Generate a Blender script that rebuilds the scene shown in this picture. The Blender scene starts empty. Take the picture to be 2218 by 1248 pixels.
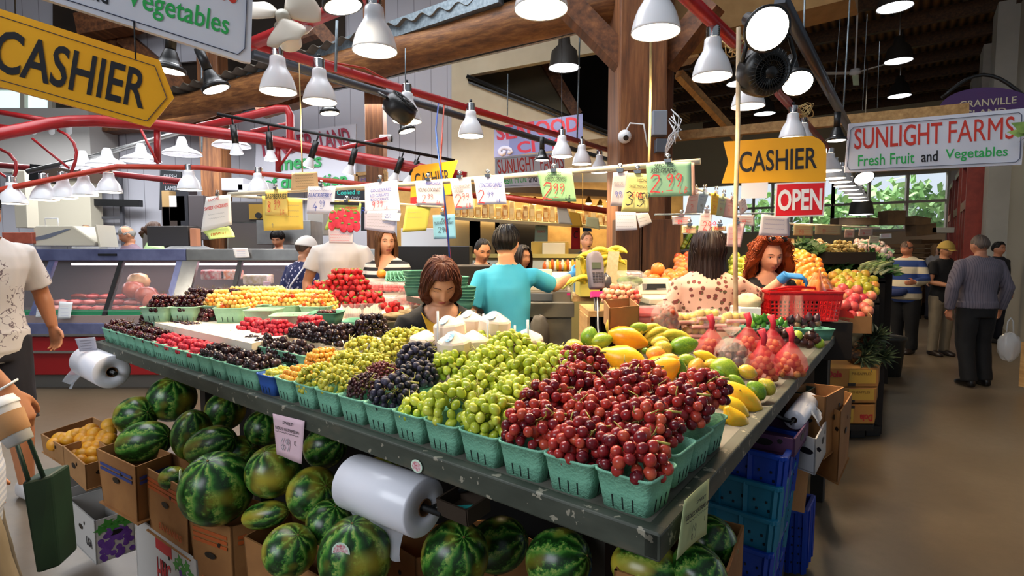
import bpy,bmesh,math,random
from mathutils import Vector as V,Matrix as M,Euler,noise
SC=bpy.context.scene;COL=SC.collection
rnd=random.Random(11)
# ---------------------------------------------------------------- camera, world, exposure
F,CX,CY,CZ=1200.0,1109.0,624.0,1.56
PIT=math.atan(81/F);CP,SP=math.cos(PIT),math.sin(PIT)
cam=bpy.data.objects.new('camera',bpy.data.cameras.new('camera'));COL.objects.link(cam)
cam.location=(0,0,CZ);cam.rotation_euler=(math.pi/2-PIT,0,0)
cam.data.sensor_width=36;cam.data.lens=36*F/2218;cam.data.clip_end=200;cam.data.clip_start=.05
SC.camera=cam
W=bpy.data.worlds.new('daylight');SC.world=W;W.use_nodes=True
W.node_tree.nodes['Background'].inputs[0].default_value=(.78,.88,1,1)
wt=W.node_tree;wc=wt.nodes.new('ShaderNodeTexCoord');wd=wt.nodes.new('ShaderNodeVectorMath');wd.operation='DOT_PRODUCT';wd.inputs[1].default_value=(.584,.811,.05);wt.links.new(wc.outputs['Generated'],wd.inputs[0])
wr_=wt.nodes.new('ShaderNodeMapRange');wr_.inputs[1].default_value=.6;wr_.inputs[2].default_value=.9;wr_.inputs[3].default_value=.22;wr_.inputs[4].default_value=1.0;wt.links.new(wd.outputs['Value'],wr_.inputs[0]);wt.links.new(wr_.outputs[0],wt.nodes['Background'].inputs[1])
SC.view_settings.view_transform='Standard';SC.view_settings.look='None'
SC.view_settings.exposure=0.15;SC.view_settings.gamma=1;SC.view_settings.use_curve_mapping=False
LAMP_W,WARM=66.0,(1,.73,.43)
def area(name,loc,rot,sx,sy,w,c):
 l=bpy.data.lights.new(name,'AREA');l.shape='RECTANGLE';l.size=sx;l.size_y=sy;l.energy=w;l.color=c
 o=bpy.data.objects.new(name,l);o.location=loc;o.rotation_euler=rot;COL.objects.link(o);return o
area('front_fill_light',(-4.2,-2.6,3.9),V((4.4,6,-2.6)).to_track_quat('-Z','Y').to_euler(),4,2.5,195,(.88,.93,1))  # unseen fill added behind the camera to brighten signs and stall front
area('butcher_fill_light',(-4.5,8.3,3.6),(0,0,0),8,1.2,300,(.95,.97,1))  # added fill over the butcher area, no fixture built for it
area('bakery_fill_light',(.6,9.2,2.75),(0,0,0),3.5,.8,120,(1,.74,.4))  # added warm fill for the bakery zone, no fixture of its own
area('overhead_fill_light',(-2.2,4.6,6.9),(0,0,0),7,4,520,(.92,.95,1))  # fill added under the closed ceiling to light lamp and sign tops
area('tree_fill_light',(9,26,9),(math.radians(-35),0,math.radians(-35)),16,8,15000,(.95,.97,1))  # area light added outside, aimed at the trees to brighten them
# ---------------------------------------------------------------- helpers
def ray(px,py):
 x,y=(px-CX)/F,(CY-py)/F
 return V((x,CP+y*SP,-SP+y*CP))
def at(px,py,Y):
 r=ray(px,py);return V((0,0,CZ))+r*(Y/r.y)
def on(px,py,z):
 r=ray(px,py);return V((0,0,CZ))+r*((z-CZ)/r.z)
U=V((.584,.811,0)).normalized();VD=V((-.811,.584,0)).normalized();UP=V((0,0,1))
def frame(o,x,y):
 x=V(x).normalized();z=x.cross(V(y)).normalized();y=z.cross(x)
 m=M((x,y,z)).transposed().to_4x4();m.translation=V(o);return m
def rotm(r):return Euler(r).to_matrix().to_4x4()
def TR(l,r=(0,0,0),s=1):return M.Translation(V(l))@rotm(r)@M.Diagonal((s,s,s,1)if not hasattr(s,'__len__')else(*s,1))
class MB:
 def __init__(s):s.v,s.f,s.m,s.s=[],[],[],[]
 def add(s,v,f,m=0,sm=False):
  b=len(s.v);s.v+=[tuple(p)for p in v];s.f+=[tuple(i+b for i in q)for q in f]
  s.m+=[m]*len(f);s.s+=[sm]*len(f);return s
 def box(s,c,d,r=None,m=0,tap=1.0):
  x,y,z=d[0]/2,d[1]/2,d[2]/2
  p=[V((a*x*(tap if k<0 else 1),b*y*(tap if k<0 else 1),k*z))for k in(-1,1)for a,b in((-1,-1),(1,-1),(1,1),(-1,1))]
  if r is not None:
   r=r if isinstance(r,M)else rotm(r);p=[r@q for q in p]
  c=V(c)
  return s.add([q+c for q in p],[(3,2,1,0),(4,5,6,7),(0,1,5,4),(1,2,6,5),(2,3,7,6),(3,0,4,7)],m)
 def bar(s,a,b,w,h,m=0):
  a,b=V(a),V(b);d=b-a;q=d.to_track_quat('Y','Z').to_matrix().to_4x4()
  return s.box((a+b)/2,(w,d.length,h),q,m)
 def tube(s,P,r,n=8,m=0,cap=True,sm=True,sx=1.0):
  P=[V(p)for p in P];k=len(P);rs=r if hasattr(r,'__len__')else[r]*k
  t0=(P[1]-P[0]).normalized();nx=t0.orthogonal().normalized();vs=[]
  for i in range(k):
   t=((P[min(i+1,k-1)]-P[max(i-1,0)]));t=t.normalized()if t.length>1e-9 else t0
   nx=(nx-t*nx.dot(t));nx=nx.normalized()if nx.length>1e-6 else t.orthogonal().normalized();ny=t.cross(nx)
   for j in range(n):
    a=2*math.pi*j/n;vs.append(P[i]+nx*(math.cos(a)*rs[i]*sx)+ny*(math.sin(a)*rs[i]))
  fs=[(i*n+j,i*n+(j+1)%n,(i+1)*n+(j+1)%n,(i+1)*n+j)for i in range(k-1)for j in range(n)]
  s.add(vs,fs,m,sm)
  if cap:
   b=len(s.v)-len(vs);s.f+=[tuple(b+j for j in range(n))[::-1],tuple(b+(k-1)*n+j for j in range(n))];s.m+=[m,m];s.s+=[False,False]
  return s
 def lathe(s,prof,n=24,m=0,T=None,sm=True):
  T=T or M();vs=[T@V((r*math.cos(2*math.pi*j/n),r*math.sin(2*math.pi*j/n),z))for r,z in prof for j in range(n)]
  k=len(prof)
  return s.add(vs,[(i*n+j,i*n+(j+1)%n,(i+1)*n+(j+1)%n,(i+1)*n+j)for i in range(k-1)for j in range(n)],m,sm)
 def ell(s,c,rad,rot=None,nu=14,nv=9,m=0,fn=None):
  T=M.Translation(V(c))@(rot if isinstance(rot,M)else rotm(rot or(0,0,0)));vs=[]
  rad=rad if hasattr(rad,'__len__')else(rad,)*3
  for i in range(nv+1):
   th=math.pi*i/nv
   for j in range(nu):
    ph=2*math.pi*j/nu;p=V((math.sin(th)*math.cos(ph),math.sin(th)*math.sin(ph),math.cos(th)))
    k=fn(p)if fn else 1
    vs.append(T@V((p.x*rad[0]*k,p.y*rad[1]*k,p.z*rad[2]*k)))
  return s.add(vs,[(i*nu+j,(i+1)*nu+j,(i+1)*nu+(j+1)%nu,i*nu+(j+1)%nu)for i in range(nv)for j in range(nu)],m,True)
 def prism(s,poly,T,d,m=0):
  n=len(poly);vs=[T@V((x,y,0))for x,y in poly]+[T@V((x,y,d))for x,y in poly]
  return s.add(vs,[tuple(range(n))[::-1],tuple(range(n,2*n))]+[(i,(i+1)%n,n+(i+1)%n,n+i)for i in range(n)],m)
 def slab(s,pts,d,m=0):
  n=len(pts);d=V(d);vs=[V(p)for p in pts]+[V(p)+d for p in pts]
  return s.add(vs,[tuple(range(n))[::-1],tuple(range(n,2*n))]+[(i,(i+1)%n,n+(i+1)%n,n+i)for i in range(n)],m)
 def grid(s,fn,nu,nv,m=0,sm=True,cu=False):
  vs=[fn(i/(nu if cu else nu-1),j/(nv-1))for j in range(nv)for i in range(nu)]
  return s.add(vs,[(j*nu+i,j*nu+(i+1)%nu,(j+1)*nu+(i+1)%nu,(j+1)*nu+i)for j in range(nv-1)for i in range(nu if cu else nu-1)],m,sm)
 def loft(s,secs,n=20,m=0,cap=True,pw=2.0):
  vs=[]
  for c,ax,ay,rx,ry in secs:
   for j in range(n):
    a=2*math.pi*j/n;ca,sa=math.cos(a),math.sin(a)
    vs.append(V(c)+V(ax)*(rx*math.copysign(abs(ca)**(2/pw),ca))+V(ay)*(ry*math.copysign(abs(sa)**(2/pw),sa)))
  k=len(secs)
  s.add(vs,[(i*n+j,i*n+(j+1)%n,(i+1)*n+(j+1)%n,(i+1)*n+j)for i in range(k-1)for j in range(n)],m,True)
  if cap:
   b=len(s.v)-len(vs);s.f+=[tuple(b+j for j in range(n))[::-1],tuple(b+(k-1)*n+j for j in range(n))];s.m+=[m,m];s.s+=[True,True]
  return s
 def ribbon(s,pts,w,T,m=0,z=.001):
  vs,n=[],len(pts)
  for i in range(n):
   a,b=V((*pts[max(i-1,0)],0)),V((*pts[min(i+1,n-1)],0));d=b-a
   d=d.normalized()if d.length>1e-9 else V((1,0,0));o=V((-d.y,d.x,0))*(w/2);p=V((*pts[i],z))
   vs+=[T@(p+o),T@(p-o)]
  return s.add(vs,[(2*i,2*i+1,2*i+3,2*i+2)for i in range(n-1)],m)
 def text(s,t,T,w,h,m=0,bold=0.0,shear=0.0,d=.001,z=.0006):
  vs,fs=glyphs(t,bold,shear);xs=[p[0]for p in vs];ys=[p[1]for p in vs]
  x0,y0,kx,ky=min(xs),min(ys),w/(max(xs)-min(xs)),h/(max(ys)-min(ys))
  return s.add([T@V(((p[0]-x0)*kx-w/2,(p[1]-y0)*ky-h/2,z+d*p[2]))for p in vs],fs,m)
 def mesh(s,name,mats):
  me=bpy.data.meshes.new(name);me.from_pydata(s.v,[],s.f)
  for x in(mats if isinstance(mats,(list,tuple))else[mats]):me.materials.append(x)
  if s.f:
   me.polygons.foreach_set('material_index',s.m);me.polygons.foreach_set('use_smooth',s.s)
  me.update();return me
 def build(s,name,mats,parent=None,world=False,**k):return put(name,s.mesh(name,mats),parent,world,**k)
_GL={}
def glyphs(t,bold,shear):
 if 'M' in t:bold=0
 k=(t,bold,shear)
 if k not in _GL:
  c=bpy.data.curves.new('t','FONT');c.body=t;c.resolution_u=3;c.offset=bold;c.shear=shear;c.extrude=.5
  o=bpy.data.objects.new('t',c);me=o.to_mesh()
  _GL[k]=([(p.co.x,p.co.y,p.co.z+.5)for p in me.vertices],[tuple(f.vertices)for f in me.polygons])
  o.to_mesh_clear();bpy.data.objects.remove(o);bpy.data.curves.remove(c)
 return _GL[k]
def wm(o):
 m=o.matrix_basis
 return wm(o.parent)@o.matrix_parent_inverse@m if o.parent else m
def put(name,me,parent=None,world=False,loc=None,rot=None,bev=0,solid=0,label=None):
 o=bpy.data.objects.new(name,me);COL.objects.link(o)
 if parent:
  o.parent=parent
  if world:o.matrix_parent_inverse=wm(parent).inverted()
 if loc is not None:o.location=loc
 if rot is not None:o.rotation_euler=rot
 if bev:
  b=o.modifiers.new('b','BEVEL');b.width=bev;b.segments=2;b.limit_method='ANGLE'
 if solid:
  b=o.modifiers.new('s','SOLIDIFY');b.thickness=solid
 if label:o['label']=label
 return o
def tag(o,label,cat,group=None,kind=None):
 o['label']=label;o['category']=cat
 if group:o['group']=group
 if kind:o['kind']=kind
 return o
def thing(name,label,cat,loc=(0,0,0),rot=(0,0,0),group=None):
 o=bpy.data.objects.new(name,None);COL.objects.link(o);o.empty_display_size=.05
 o.location=loc;o.rotation_euler=rot;return tag(o,label,cat,group)
def struct(o):o['kind']='structure';return o
def dup(r,loc=None,rot=None,scale=None,label=None,group=None,parent=None):
 c=r.copy();COL.objects.link(c)
 if parent:c.parent=parent
 if loc is not None:c.location=loc
 if rot is not None:c.rotation_euler=rot
 if scale is not None:c.scale=(scale,)*3 if not hasattr(scale,'__len__')else scale
 if label:c['label']=label
 if group:c['group']=group
 for ch in r.children:dup(ch,parent=c)
 return c
# ---------------------------------------------------------------- materials
def lin(h):
 if not isinstance(h,str):return(*h,1)[:4]
 c=[int(h[i:i+2],16)/255 for i in(0,2,4)]
 return(*[x/12.92 if x<.04045 else((x+.055)/1.055)**2.4 for x in c],1)
MATS={}
class NT:
 def __init__(s,name):
  s.mat=bpy.data.materials.new(name);s.mat.use_nodes=True;s.t=s.mat.node_tree;s.b=s.t.nodes['Principled BSDF']
  s.tc=s.n('ShaderNodeTexCoord');s.obj=s.tc.outputs['Object']
 def n(s,k,**kw):
  x=s.t.nodes.new(k)
  for a,v in kw.items():setattr(x,a,v)
  return x
 def set(s,sock,v):
  if isinstance(v,bpy.types.NodeSocket):s.t.links.new(v,sock)
  else:sock.default_value=v
 def math(s,op,a,b=0.0,c=0.0):
  x=s.n('ShaderNodeMath',operation=op);s.set(x.inputs[0],a);s.set(x.inputs[1],b);s.set(x.inputs[2],c);return x.outputs[0]
 def noise(s,scale,detail=3,vec=None,out=0,rough=.55):
  x=s.n('ShaderNodeTexNoise');x.inputs['Scale'].default_value=scale;x.inputs['Detail'].default_value=detail;x.inputs['Roughness'].default_value=rough
  s.set(x.inputs['Vector'],vec or s.obj);return x.outputs[out]
 def mapping(s,sc,rot=(0,0,0),vec=None):
  x=s.n('ShaderNodeMapping');x.inputs['Scale'].default_value=sc;x.inputs['Rotation'].default_value=rot;s.set(x.inputs['Vector'],vec or s.obj);return x.outputs[0]
 def ramp(s,f,stops,interp='LINEAR'):
  x=s.n('ShaderNodeValToRGB');r=x.color_ramp;r.interpolation=interp
  while len(r.elements)<len(stops):r.elements.new(.5)
  for e,(p,c)in zip(r.elements,stops):e.position=p;e.color=lin(c)
  s.set(x.inputs[0],f);return x.outputs[0]
 def mix(s,f,a,b):
  x=s.n('ShaderNodeMix',data_type='RGBA');s.set(x.inputs[0],f)
  s.set(x.inputs[6],lin(a)if isinstance(a,(str,tuple))else a);s.set(x.inputs[7],lin(b)if isinstance(b,(str,tuple))else b);return x.outputs[2]
 def xyz(s,vec=None):
  x=s.n('ShaderNodeSeparateXYZ');s.set(x.inputs[0],vec or s.obj);return x.outputs
 def rand(s):return s.n('ShaderNodeObjectInfo').outputs['Random']
 def col(s,c):s.set(s.b.inputs['Base Color'],lin(c)if isinstance(c,(str,tuple))else c)
 def bump(s,h,st=.3,dist=.01):
  x=s.n('ShaderNodeBump');x.inputs['Strength'].default_value=st;x.inputs['Distance'].default_value=dist
  s.set(x.inputs['Height'],h);s.t.links.new(x.outputs[0],s.b.inputs['Normal'])
 def p(s,**k):
  for a,v in k.items():s.set(s.b.inputs[{'rough':'Roughness','met':'Metallic','sub':'Subsurface Weight','alpha':'Alpha','trans':'Transmission Weight','spec':'Specular IOR Level','coat':'Coat Weight','ior':'IOR','es':'Emission Strength','sheen':'Sheen Weight'}[a]],v)
  return s
def mat(name,c,c2=None,rough=.5,sc=6,lo=.35,hi=.65,r=None,bump=0,bsc=40,emit=0,ecol=None,**kw):
 if name in MATS:return MATS[name]
 t=NT(name);col=lin(c)
 if c2:col=t.ramp(t.noise(sc),[(lo,c),(hi,c2)])
 if r:col=t.mix(t.rand(),col,r)
 t.col(col);t.p(rough=rough,**kw)
 if bump:t.bump(t.noise(bsc),bump)
 if emit:t.b.inputs['Emission Color'].default_value=lin(ecol or c);t.b.inputs['Emission Strength'].default_value=emit
 MATS[name]=t.mat;return t.mat
def wood(name,a,b,c,ax=2,sc=1.0,rough=.6):
 if name in MATS:return MATS[name]
 t=NT(name);s=[9*sc]*3;s[ax]=.6*sc
 f=t.noise(2.2,6,t.mapping(s),rough=.65);t.col(t.ramp(f,[(.3,a),(.5,b),(.72,c)]));t.p(rough=rough);t.bump(f,.25,.01);MATS[name]=t.mat;return t.mat
def boards(name,c,groove,ax=0,step=.2,rough=.6):
 t=NT(name);x=t.xyz()[ax];f=t.math('PINGPONG',x,step/2);g=t.math('LESS_THAN',f,.006)
 t.col(t.mix(g,t.ramp(t.noise(1.5),[(.3,c),(.7,groove)])if 0 else t.mix(t.math('MULTIPLY',t.noise(1.3,4),.25),c,groove),groove));t.p(rough=rough);return t.mat
def glass(name,c='eef4f4',a=.12,rough=.03):
 if name in MATS:return MATS[name]
 t=NT(name);t.col(c);t.p(rough=rough,alpha=a,spec=.8);MATS[name]=t.mat;return t.mat
def glow(name,c,e):
 if name in MATS:return MATS[name]
 return mat(name,c,emit=e,rough=.5)
STEEL=mat('brushed_steel','a9a9a6','8c8c8a',rough=.32,sc=3,met=.85);CHROME=mat('chrome','d8d8d8',rough=.15,met=1)
BLACK=mat('black_metal','161616',rough=.4);RED=mat('red_enamel','b3262a','a01f22',rough=.35);ENAMEL=mat('white_enamel','f7f7fa',rough=.2)
GALV=mat('galvanised_steel','93a0a8','76848c',rough=.45,sc=30,met=.5);PAPERW=mat('white_paper','ece9ee',rough=.7);STRING=mat('string','b59a63',rough=.8)
TIMBER=wood('timber','4a2a14','7a4a26','a06a3c',2);TIMBERX=wood('timber_beam','3e2413','6b4022','915d34',1,.7);PINE=wood('pine','9a7442','b98f58','d0a86e',1)
PLASTIC=mat('beige_plastic','d2cbb6',rough=.45);DARKP=mat('dark_plastic','3c3b3f',rough=.45);WHITEP=mat('white_plastic','eeeeee',rough=.4)
CARD=mat('cardboard','a5794a','94693d',rough=.8,sc=4,bump=.1)
GRN=mat('mint_pulp','86c2a4','74b194',rough=.9,sc=12,bump=.35,bsc=160)
def line(name,label,cat,pts,r,m,n=6,group=None):return tag(MB().tube(pts,r,n).build(name,m),label,cat,group)
# ---------------------------------------------------------------- the hall
t=NT('concrete');f=t.noise(.9,6);g=t.noise(14,5)
t.col(t.mix(t.math('MULTIPLY',g,.5),t.ramp(f,[(.3,'5c4f3e'),(.5,'6d5f4c'),(.7,'7d705e')]),'4a3f32'));t.p(rough=t.math('MULTIPLY_ADD',f,.3,.2));t.bump(g,.06);CONC=t.mat
struct(MB().slab([(-16,-3,-.1),(18,-3,-.1),(18,36,-.1),(-16,36,-.1)],(0,0,.1)).build('floor',CONC))
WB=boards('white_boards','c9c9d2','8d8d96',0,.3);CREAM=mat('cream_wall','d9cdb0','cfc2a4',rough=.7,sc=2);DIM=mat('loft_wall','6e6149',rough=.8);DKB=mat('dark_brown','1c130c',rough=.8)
YB=10.5
struct(MB().slab([(-16,YB,0),(-1.1,YB,0),(-1.1,YB,6.2),(-16,YB,6.2)],(0,.15,0)).build('wall_back',WB))
ATT=mat('dark_slab','231a12','33261a',rough=.8,sc=1)  # for a dark slab added to darken the upper back wall
struct(MB().slab([at(x,y,10.4)for x,y in((114,285),(440,268),(560,205),(745,100),(745,-90),(114,-90))],(0,.08,0)).build('wall_dark_slab',ATT));struct(MB().slab([at(x,y,10.3)for x,y in((266,130),(330,140),(425,132),(425,72),(262,68))],(0,.06,0)).build('wall_gable',WB))
struct(MB().slab([(-16,-3,0),(-16,YB,0),(-16,YB,7),(-16,-3,7)],(-.15,0,0)).build('wall_left',WB))
q=lambda P,Y,d=.15:([at(x,y,Y)for x,y in P],(0,d,0))
struct(MB().slab(*q([(978,-60),(1360,-120),(1360,100),(1013,163),(1013,176),(1360,305),(1360,402),(978,402)],10.4)).build('wall_center',CREAM))
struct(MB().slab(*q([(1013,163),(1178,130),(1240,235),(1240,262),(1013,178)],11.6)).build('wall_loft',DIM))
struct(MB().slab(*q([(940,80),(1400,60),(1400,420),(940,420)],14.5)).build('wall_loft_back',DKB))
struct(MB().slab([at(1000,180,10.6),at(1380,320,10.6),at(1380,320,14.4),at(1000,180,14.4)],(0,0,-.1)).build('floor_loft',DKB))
struct(MB().bar(at(1178,128,11.5),at(1250,250,11.5),.12,.22).build('loft_rafter',TIMBERX))
struct(MB().tube([at(1011,165,10.35),at(1345,298,10.35)],.035).bar(at(1015,178,10.35),at(1345,305,10.35),.03,.03).build('loft_railing',BLACK))
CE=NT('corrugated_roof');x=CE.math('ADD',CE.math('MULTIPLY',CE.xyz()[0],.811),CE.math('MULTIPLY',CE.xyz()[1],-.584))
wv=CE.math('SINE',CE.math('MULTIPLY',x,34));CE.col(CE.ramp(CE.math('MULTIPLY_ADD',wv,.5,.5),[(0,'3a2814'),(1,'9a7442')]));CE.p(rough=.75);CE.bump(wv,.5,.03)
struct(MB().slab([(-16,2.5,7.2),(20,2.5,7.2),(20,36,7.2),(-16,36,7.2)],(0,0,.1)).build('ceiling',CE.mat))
DKW=wood('dark_timber','38240f','543619','704a26',1)
for i in range(14):
 c=V((6,6,7.0))+U*(i*1.7-5.5)
 struct(MB().bar(c-VD*9-U*0,c+VD*9,.16,.3).build('ceiling_purlin',DKW))
c=V((9.2,10,6.6));struct(MB().bar(c-U*9,c+U*16,.3,.4).build('ceiling_girder',DKW))
FO=V((0,0,0))+U*25
FW=mat('far_wall','cdbf9b',rough=.8)
def far(a,z):return FO+VD*a+UP*z
def farx(px):
 r=ray(px,543);k=U.dot(r.xy.to_3d());return(r.xy.to_3d()*(25/k)-FO).dot(VD)
zt,zs,zb=at(1900,412,25).z+.1,at(1900,497,25).z,0
wl,wr=farx(1590),farx(2046)
struct(MB().slab([far(wl+9,zt),far(wr-6,zt),far(wr-6,7.2),far(wl+9,7.2)],U*.2).build('wall_far',FW))
struct(MB().slab([far(wl+9,0),far(wr-6,0),far(wr-6,zs-.2),far(wl+9,zs-.2)],U*.2).build('wall_far_sill',FW))
struct(MB().slab([far(wr,0),far(wr-6,0),far(wr-6,zt),far(wr,zt)],U*.2).build('wall_far_end',mat('pale_wall','c7c4bd',rough=.7)))
FRM=mat('window_frame_grey','b7b2a4',rough=.5)
def window(i,a,b,z0,z1,nx,nz):
 m=MB()
 for k in range(nx+1):c=a+(b-a)*k/nx;m.bar(far(c,z0),far(c,z1),.1,.09)
 for k in range(nz+1):z=z0+(z1-z0)*k/nz;m.bar(far(a,z),far(b,z),.1,.09)
 o=struct(m.build('window_%d'%i,FRM))
 MB().slab([far(a,z0),far(b,z0),far(b,z1),far(a,z1)],U*.01).build('window_pane',glass('window_glass','e8f2f6',.1),o)
window(1,wl,farx(1800),zs-.2,zt,5,2);window(2,farx(1800),wr,zs-.2,zt,3,2)
LEAF=mat('garden_leaf','6fa85c','b4d898',rough=.7,sc=1.5)
for i,(px,s)in enumerate(((1650,2.2),(1790,2.0),(1905,2.6),(2010,2.3))):
 b=MB();c=FO+VD*farx(px)+U*(5+i%2)
 for k in range(700):
  d=V((rnd.gauss(0,1),rnd.gauss(0,1),rnd.gauss(0,1))).normalized()*s*rnd.uniform(.55,1);e=c+V((d.x,d.y,2.6+d.z*.9))
  x1,y1=V((rnd.uniform(-1,1),rnd.uniform(-1,1),rnd.uniform(-1,1))).normalized()*.26,V((rnd.uniform(-1,1),rnd.uniform(-1,1),rnd.uniform(-1,1))).normalized()*.17
  b.add([e-x1,e+y1,e+x1,e-y1],[(0,1,2,3)])
 r=thing('garden_tree',['leafy tree outside the window behind the OPEN sign','leafy tree outside the window where two windows meet','broad leafy tree outside the far window above stacked crates','leafy tree outside the far window beside the wall end'][i],'tree',c)
 b.build('foliage',LEAF,r,True);MB().tube([c,c+UP*2.2],.12).build('trunk',TIMBER,r,True)
struct(MB().slab([far(wl+9,-.06)+U*.2,far(wr-6,-.06)+U*.2,far(wr-6,-.06)+U*14,far(wl+9,-.06)+U*14],(0,0,.05)).build('ground_outside',mat('street','8b8d8a',rough=.9)))
P0=V((10.55,12,0));WR=mat('pale_pier','b9b6ac','a9a69c',rough=.6,sc=1.2)
def rw(k,off,z):return P0+U*k+VD*off+UP*z
def rbox(name,k0,k1,z0,z1,off,thick,m):return MB().slab([rw(k0,off,z0),rw(k1,off,z0),rw(k1,off,z1),rw(k0,off,z1)],VD*-thick).build(name,m)
struct(rbox('wall_right',-7,8.9,0,7.2,0,.2,mat('aisle_wall','a8a293',rough=.7)))
REDF=mat('red_door_frame','a8402c','8f3222',rough=.5)
for i,k in enumerate((-.2,2.6,5.6)):
 struct(rbox('trim_%d'%(i+1),k-.8,k+.1,0,6.5,.34,.34,WR))
 o=struct(rbox('door_%d'%(i+1),k+.35,k+1.9,0,2.55,.06,.06,mat('door_glass_dark','5b2a1e',rough=.2)))
 for a,b,z0,z1 in((k+.25,k+.4,0,3.7),(k+1.85,k+2.0,0,3.7),(k+.4,k+1.85,2.5,2.7),(k+.4,k+1.85,3.55,3.7),(k+1.05,k+1.2,0,2.5)):
  rbox('door_frame',a,b,z0,z1,.62,.62,REDF).parent=o
 MB().slab([rw(k+.4,.07,2.7),rw(k+1.85,.07,2.7),rw(k+1.85,.07,3.55),rw(k+.4,.07,3.55)],VD*-.02).build('transom_pane',mat('transom_orange','d9673f',rough=.3),o)
pl,pr=at(1338,400,5.2),at(1442,400,5.2)
PX=(pl.x+pr.x)/2;PW=pr.x-pl.x
struct(MB().box((PX,5.2+.3,2.9),(PW,.6,5.8)).build('wooden_column',TIMBER,bev=.02))
struct(MB().box((PX+PW*.55,5.9,2.9),(PW*.75,.5,5.8)).build('wooden_column',TIMBER,bev=.02))
SH=wood('stained_planks','2e1a0c','4c2d15','6e4522',2)
a,b=at(1334,470,4.95),at(1478,470,4.95);struct(MB().box(((a.x*.62+b.x*.38),5.05,.95),(.012,.22,1.9)).box((a.x+(b.x-a.x)*.19,5.06,.92),((b.x-a.x)*.36,.2,1.84)).box((a.x+(b.x-a.x)*.7,5.06,.92),((b.x-a.x)*.58,.2,1.84)).build('trim_5',SH,bev=.006))
struct(MB().bar(at(1225,5,5.35),at(1352,135,5.35),.2,.2).build('knee_brace',TIMBERX));struct(MB().bar(at(1440,140,5.5),at(1545,5,5.2),.2,.2).build('knee_brace',TIMBERX))
A,B=at(520,205,8.2),at(1400,-22,5.5);d=(B-A).normalized();A=A-d*2.2
LOG=NT('log_wood');f=LOG.noise(3,6,LOG.mapping((1.2,1.2,9),(0,0,0)),rough=.7);LOG.col(LOG.ramp(f,[(.3,'4a2b14'),(.5,'7d4f28'),(.7,'a5713d')]));LOG.p(rough=.6);LOG.bump(f,.3)
struct(MB().tube([A+d*(k*(B-A).length/14)+V((0,0,.012*math.sin(k*2.3)))for k in range(15)],[.215+.012*math.sin(k*1.7)for k in range(15)],20).build('log_beam',LOG.mat))
nrm=d.cross(UP).normalized();w0=A+UP*.24;w1=B+UP*.24
mb=MB();N=90;L=(w1-w0).length
def deck(u,v):return w0+d*(u*L)-nrm*(-.25+v*1.25)+UP*(.03*math.sin(u*L*26))
mb.grid(deck,400,2,sm=True);struct(mb.build('catwalk_deck',mat('deck_metal','5f564a','4b443a',rough=.6),solid=.004))
struct(MB().bar(w0-nrm*1.0,w1-nrm*1.0,.05,.16).bar(w0-nrm*1.0+UP*.5,w1-nrm*1.0+UP*.5,.05,.05).build('catwalk_rail',GALV))
struct(MB().bar(at(455,205,8.6),at(1085,-12,6.0),.12,.2).build('cable_tray',GALV))
for(x0,x1,y0,Y)in((447,492,120,9.4),(797,836,150,8.0)):
 a,b=at(x0,400,Y),at(x1,400,Y);struct(MB().box(((a.x+b.x)/2,Y,2.7),(b.x-a.x,b.x-a.x,5.4)).build('wooden_column',TIMBER,bev=.02))
for(p0,p1,Y,w)in(((362,140),(440,270),9.3,.3),((560,160),(470,270),9.3,.24),((255,70),(350,150),10.2,.25),((700,190),(560,230),8.2,.3),((180,60),(420,20),9.8,.35),((120,280),(470,250),10.2,.3),((240,130),(255,60),10.2,.25),((690,60),(725,100),8.8,.2),((560,110),(700,60),9.8,.2)):
 struct(MB().bar(at(*p0,Y),at(*p1,Y),w,w).build('timber_brace',TIMBERX))
struct(MB().bar(at(1225,318,6.9),at(2095,236,5.6),.09,.1).build('wooden_crossbeam',PINE))
struct(MB().slab([at(1440,95,5.8),at(1850,-5,5.8),at(1850,-140,5.8),at(1440,-140,5.8)],U*.5).build('soffit',mat('tan_soffit','a9824f','9a7444',rough=.7)))
struct(MB().bar(at(1440,120,7.2),at(1500,105,7.2),.3,.3).bar(at(1470,160,7.4),at(1600,300,8.2),.1,.1).build('mezzanine_beam',PINE))
struct(MB().box((at(120,300,10).x,10.1,at(120,310,10).z),(1.6,.7,1.1)).build('duct_box',mat('duct_grey','a7a4a0',rough=.6)))
o=struct(MB().bar(at(-60,330,10.3),at(110,330,10.3),.08,.08).bar(at(-60,190,10.3),at(110,190,10.3),.08,.08).bar(at(52,330,10.3),at(52,190,10.3),.08,.08).bar(at(112,330,10.3),at(112,190,10.3),.08,.08).build('window_3',FRM))
MB().slab([at(-60,330,10.34),at(110,330,10.34),at(110,190,10.34),at(-60,190,10.34)],(0,.02,0)).build('window_pane',glow('daylit_pane','cfe9ea',1.1),o)
# ---------------------------------------------------------------- lamp rails and lamps
ZR,ZL=2.75,2.47
PA=on(545,95,ZR)
line('lamp_rail','red lamp rail running above the berries back to the timber post','rail',[PA-U*.2,on(1345,334,ZR)],.034,RED,4)
line('lamp_rail','red cross rail that leaves the white fan and passes over the grapes','rail',[PA+VD*.05,PA-VD*3.6],.034,RED,4)
PB=on(1480,0,ZR)
line('lamp_rail','red lamp rail over the aisle side, tied with string beside the black fan','rail',[PB-U*.5,on(1600,100,ZR),on(1795,325,ZR)],.034,RED,4)
line('conduit_rail','grey channel running just behind the red rail above the berries','rail',[on(545,118,ZR),on(1340,353,ZR)],.035,mat('dark_steel','4c4f55',rough=.4,met=.6),4)
line('conduit_rail','dark steel channel leading from the ceiling to the farm sign over the aisle','rail',[on(1690,-5,ZR),on(1845,290,ZR)],.035,mat('dark_steel','4c4f55'),4)
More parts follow.
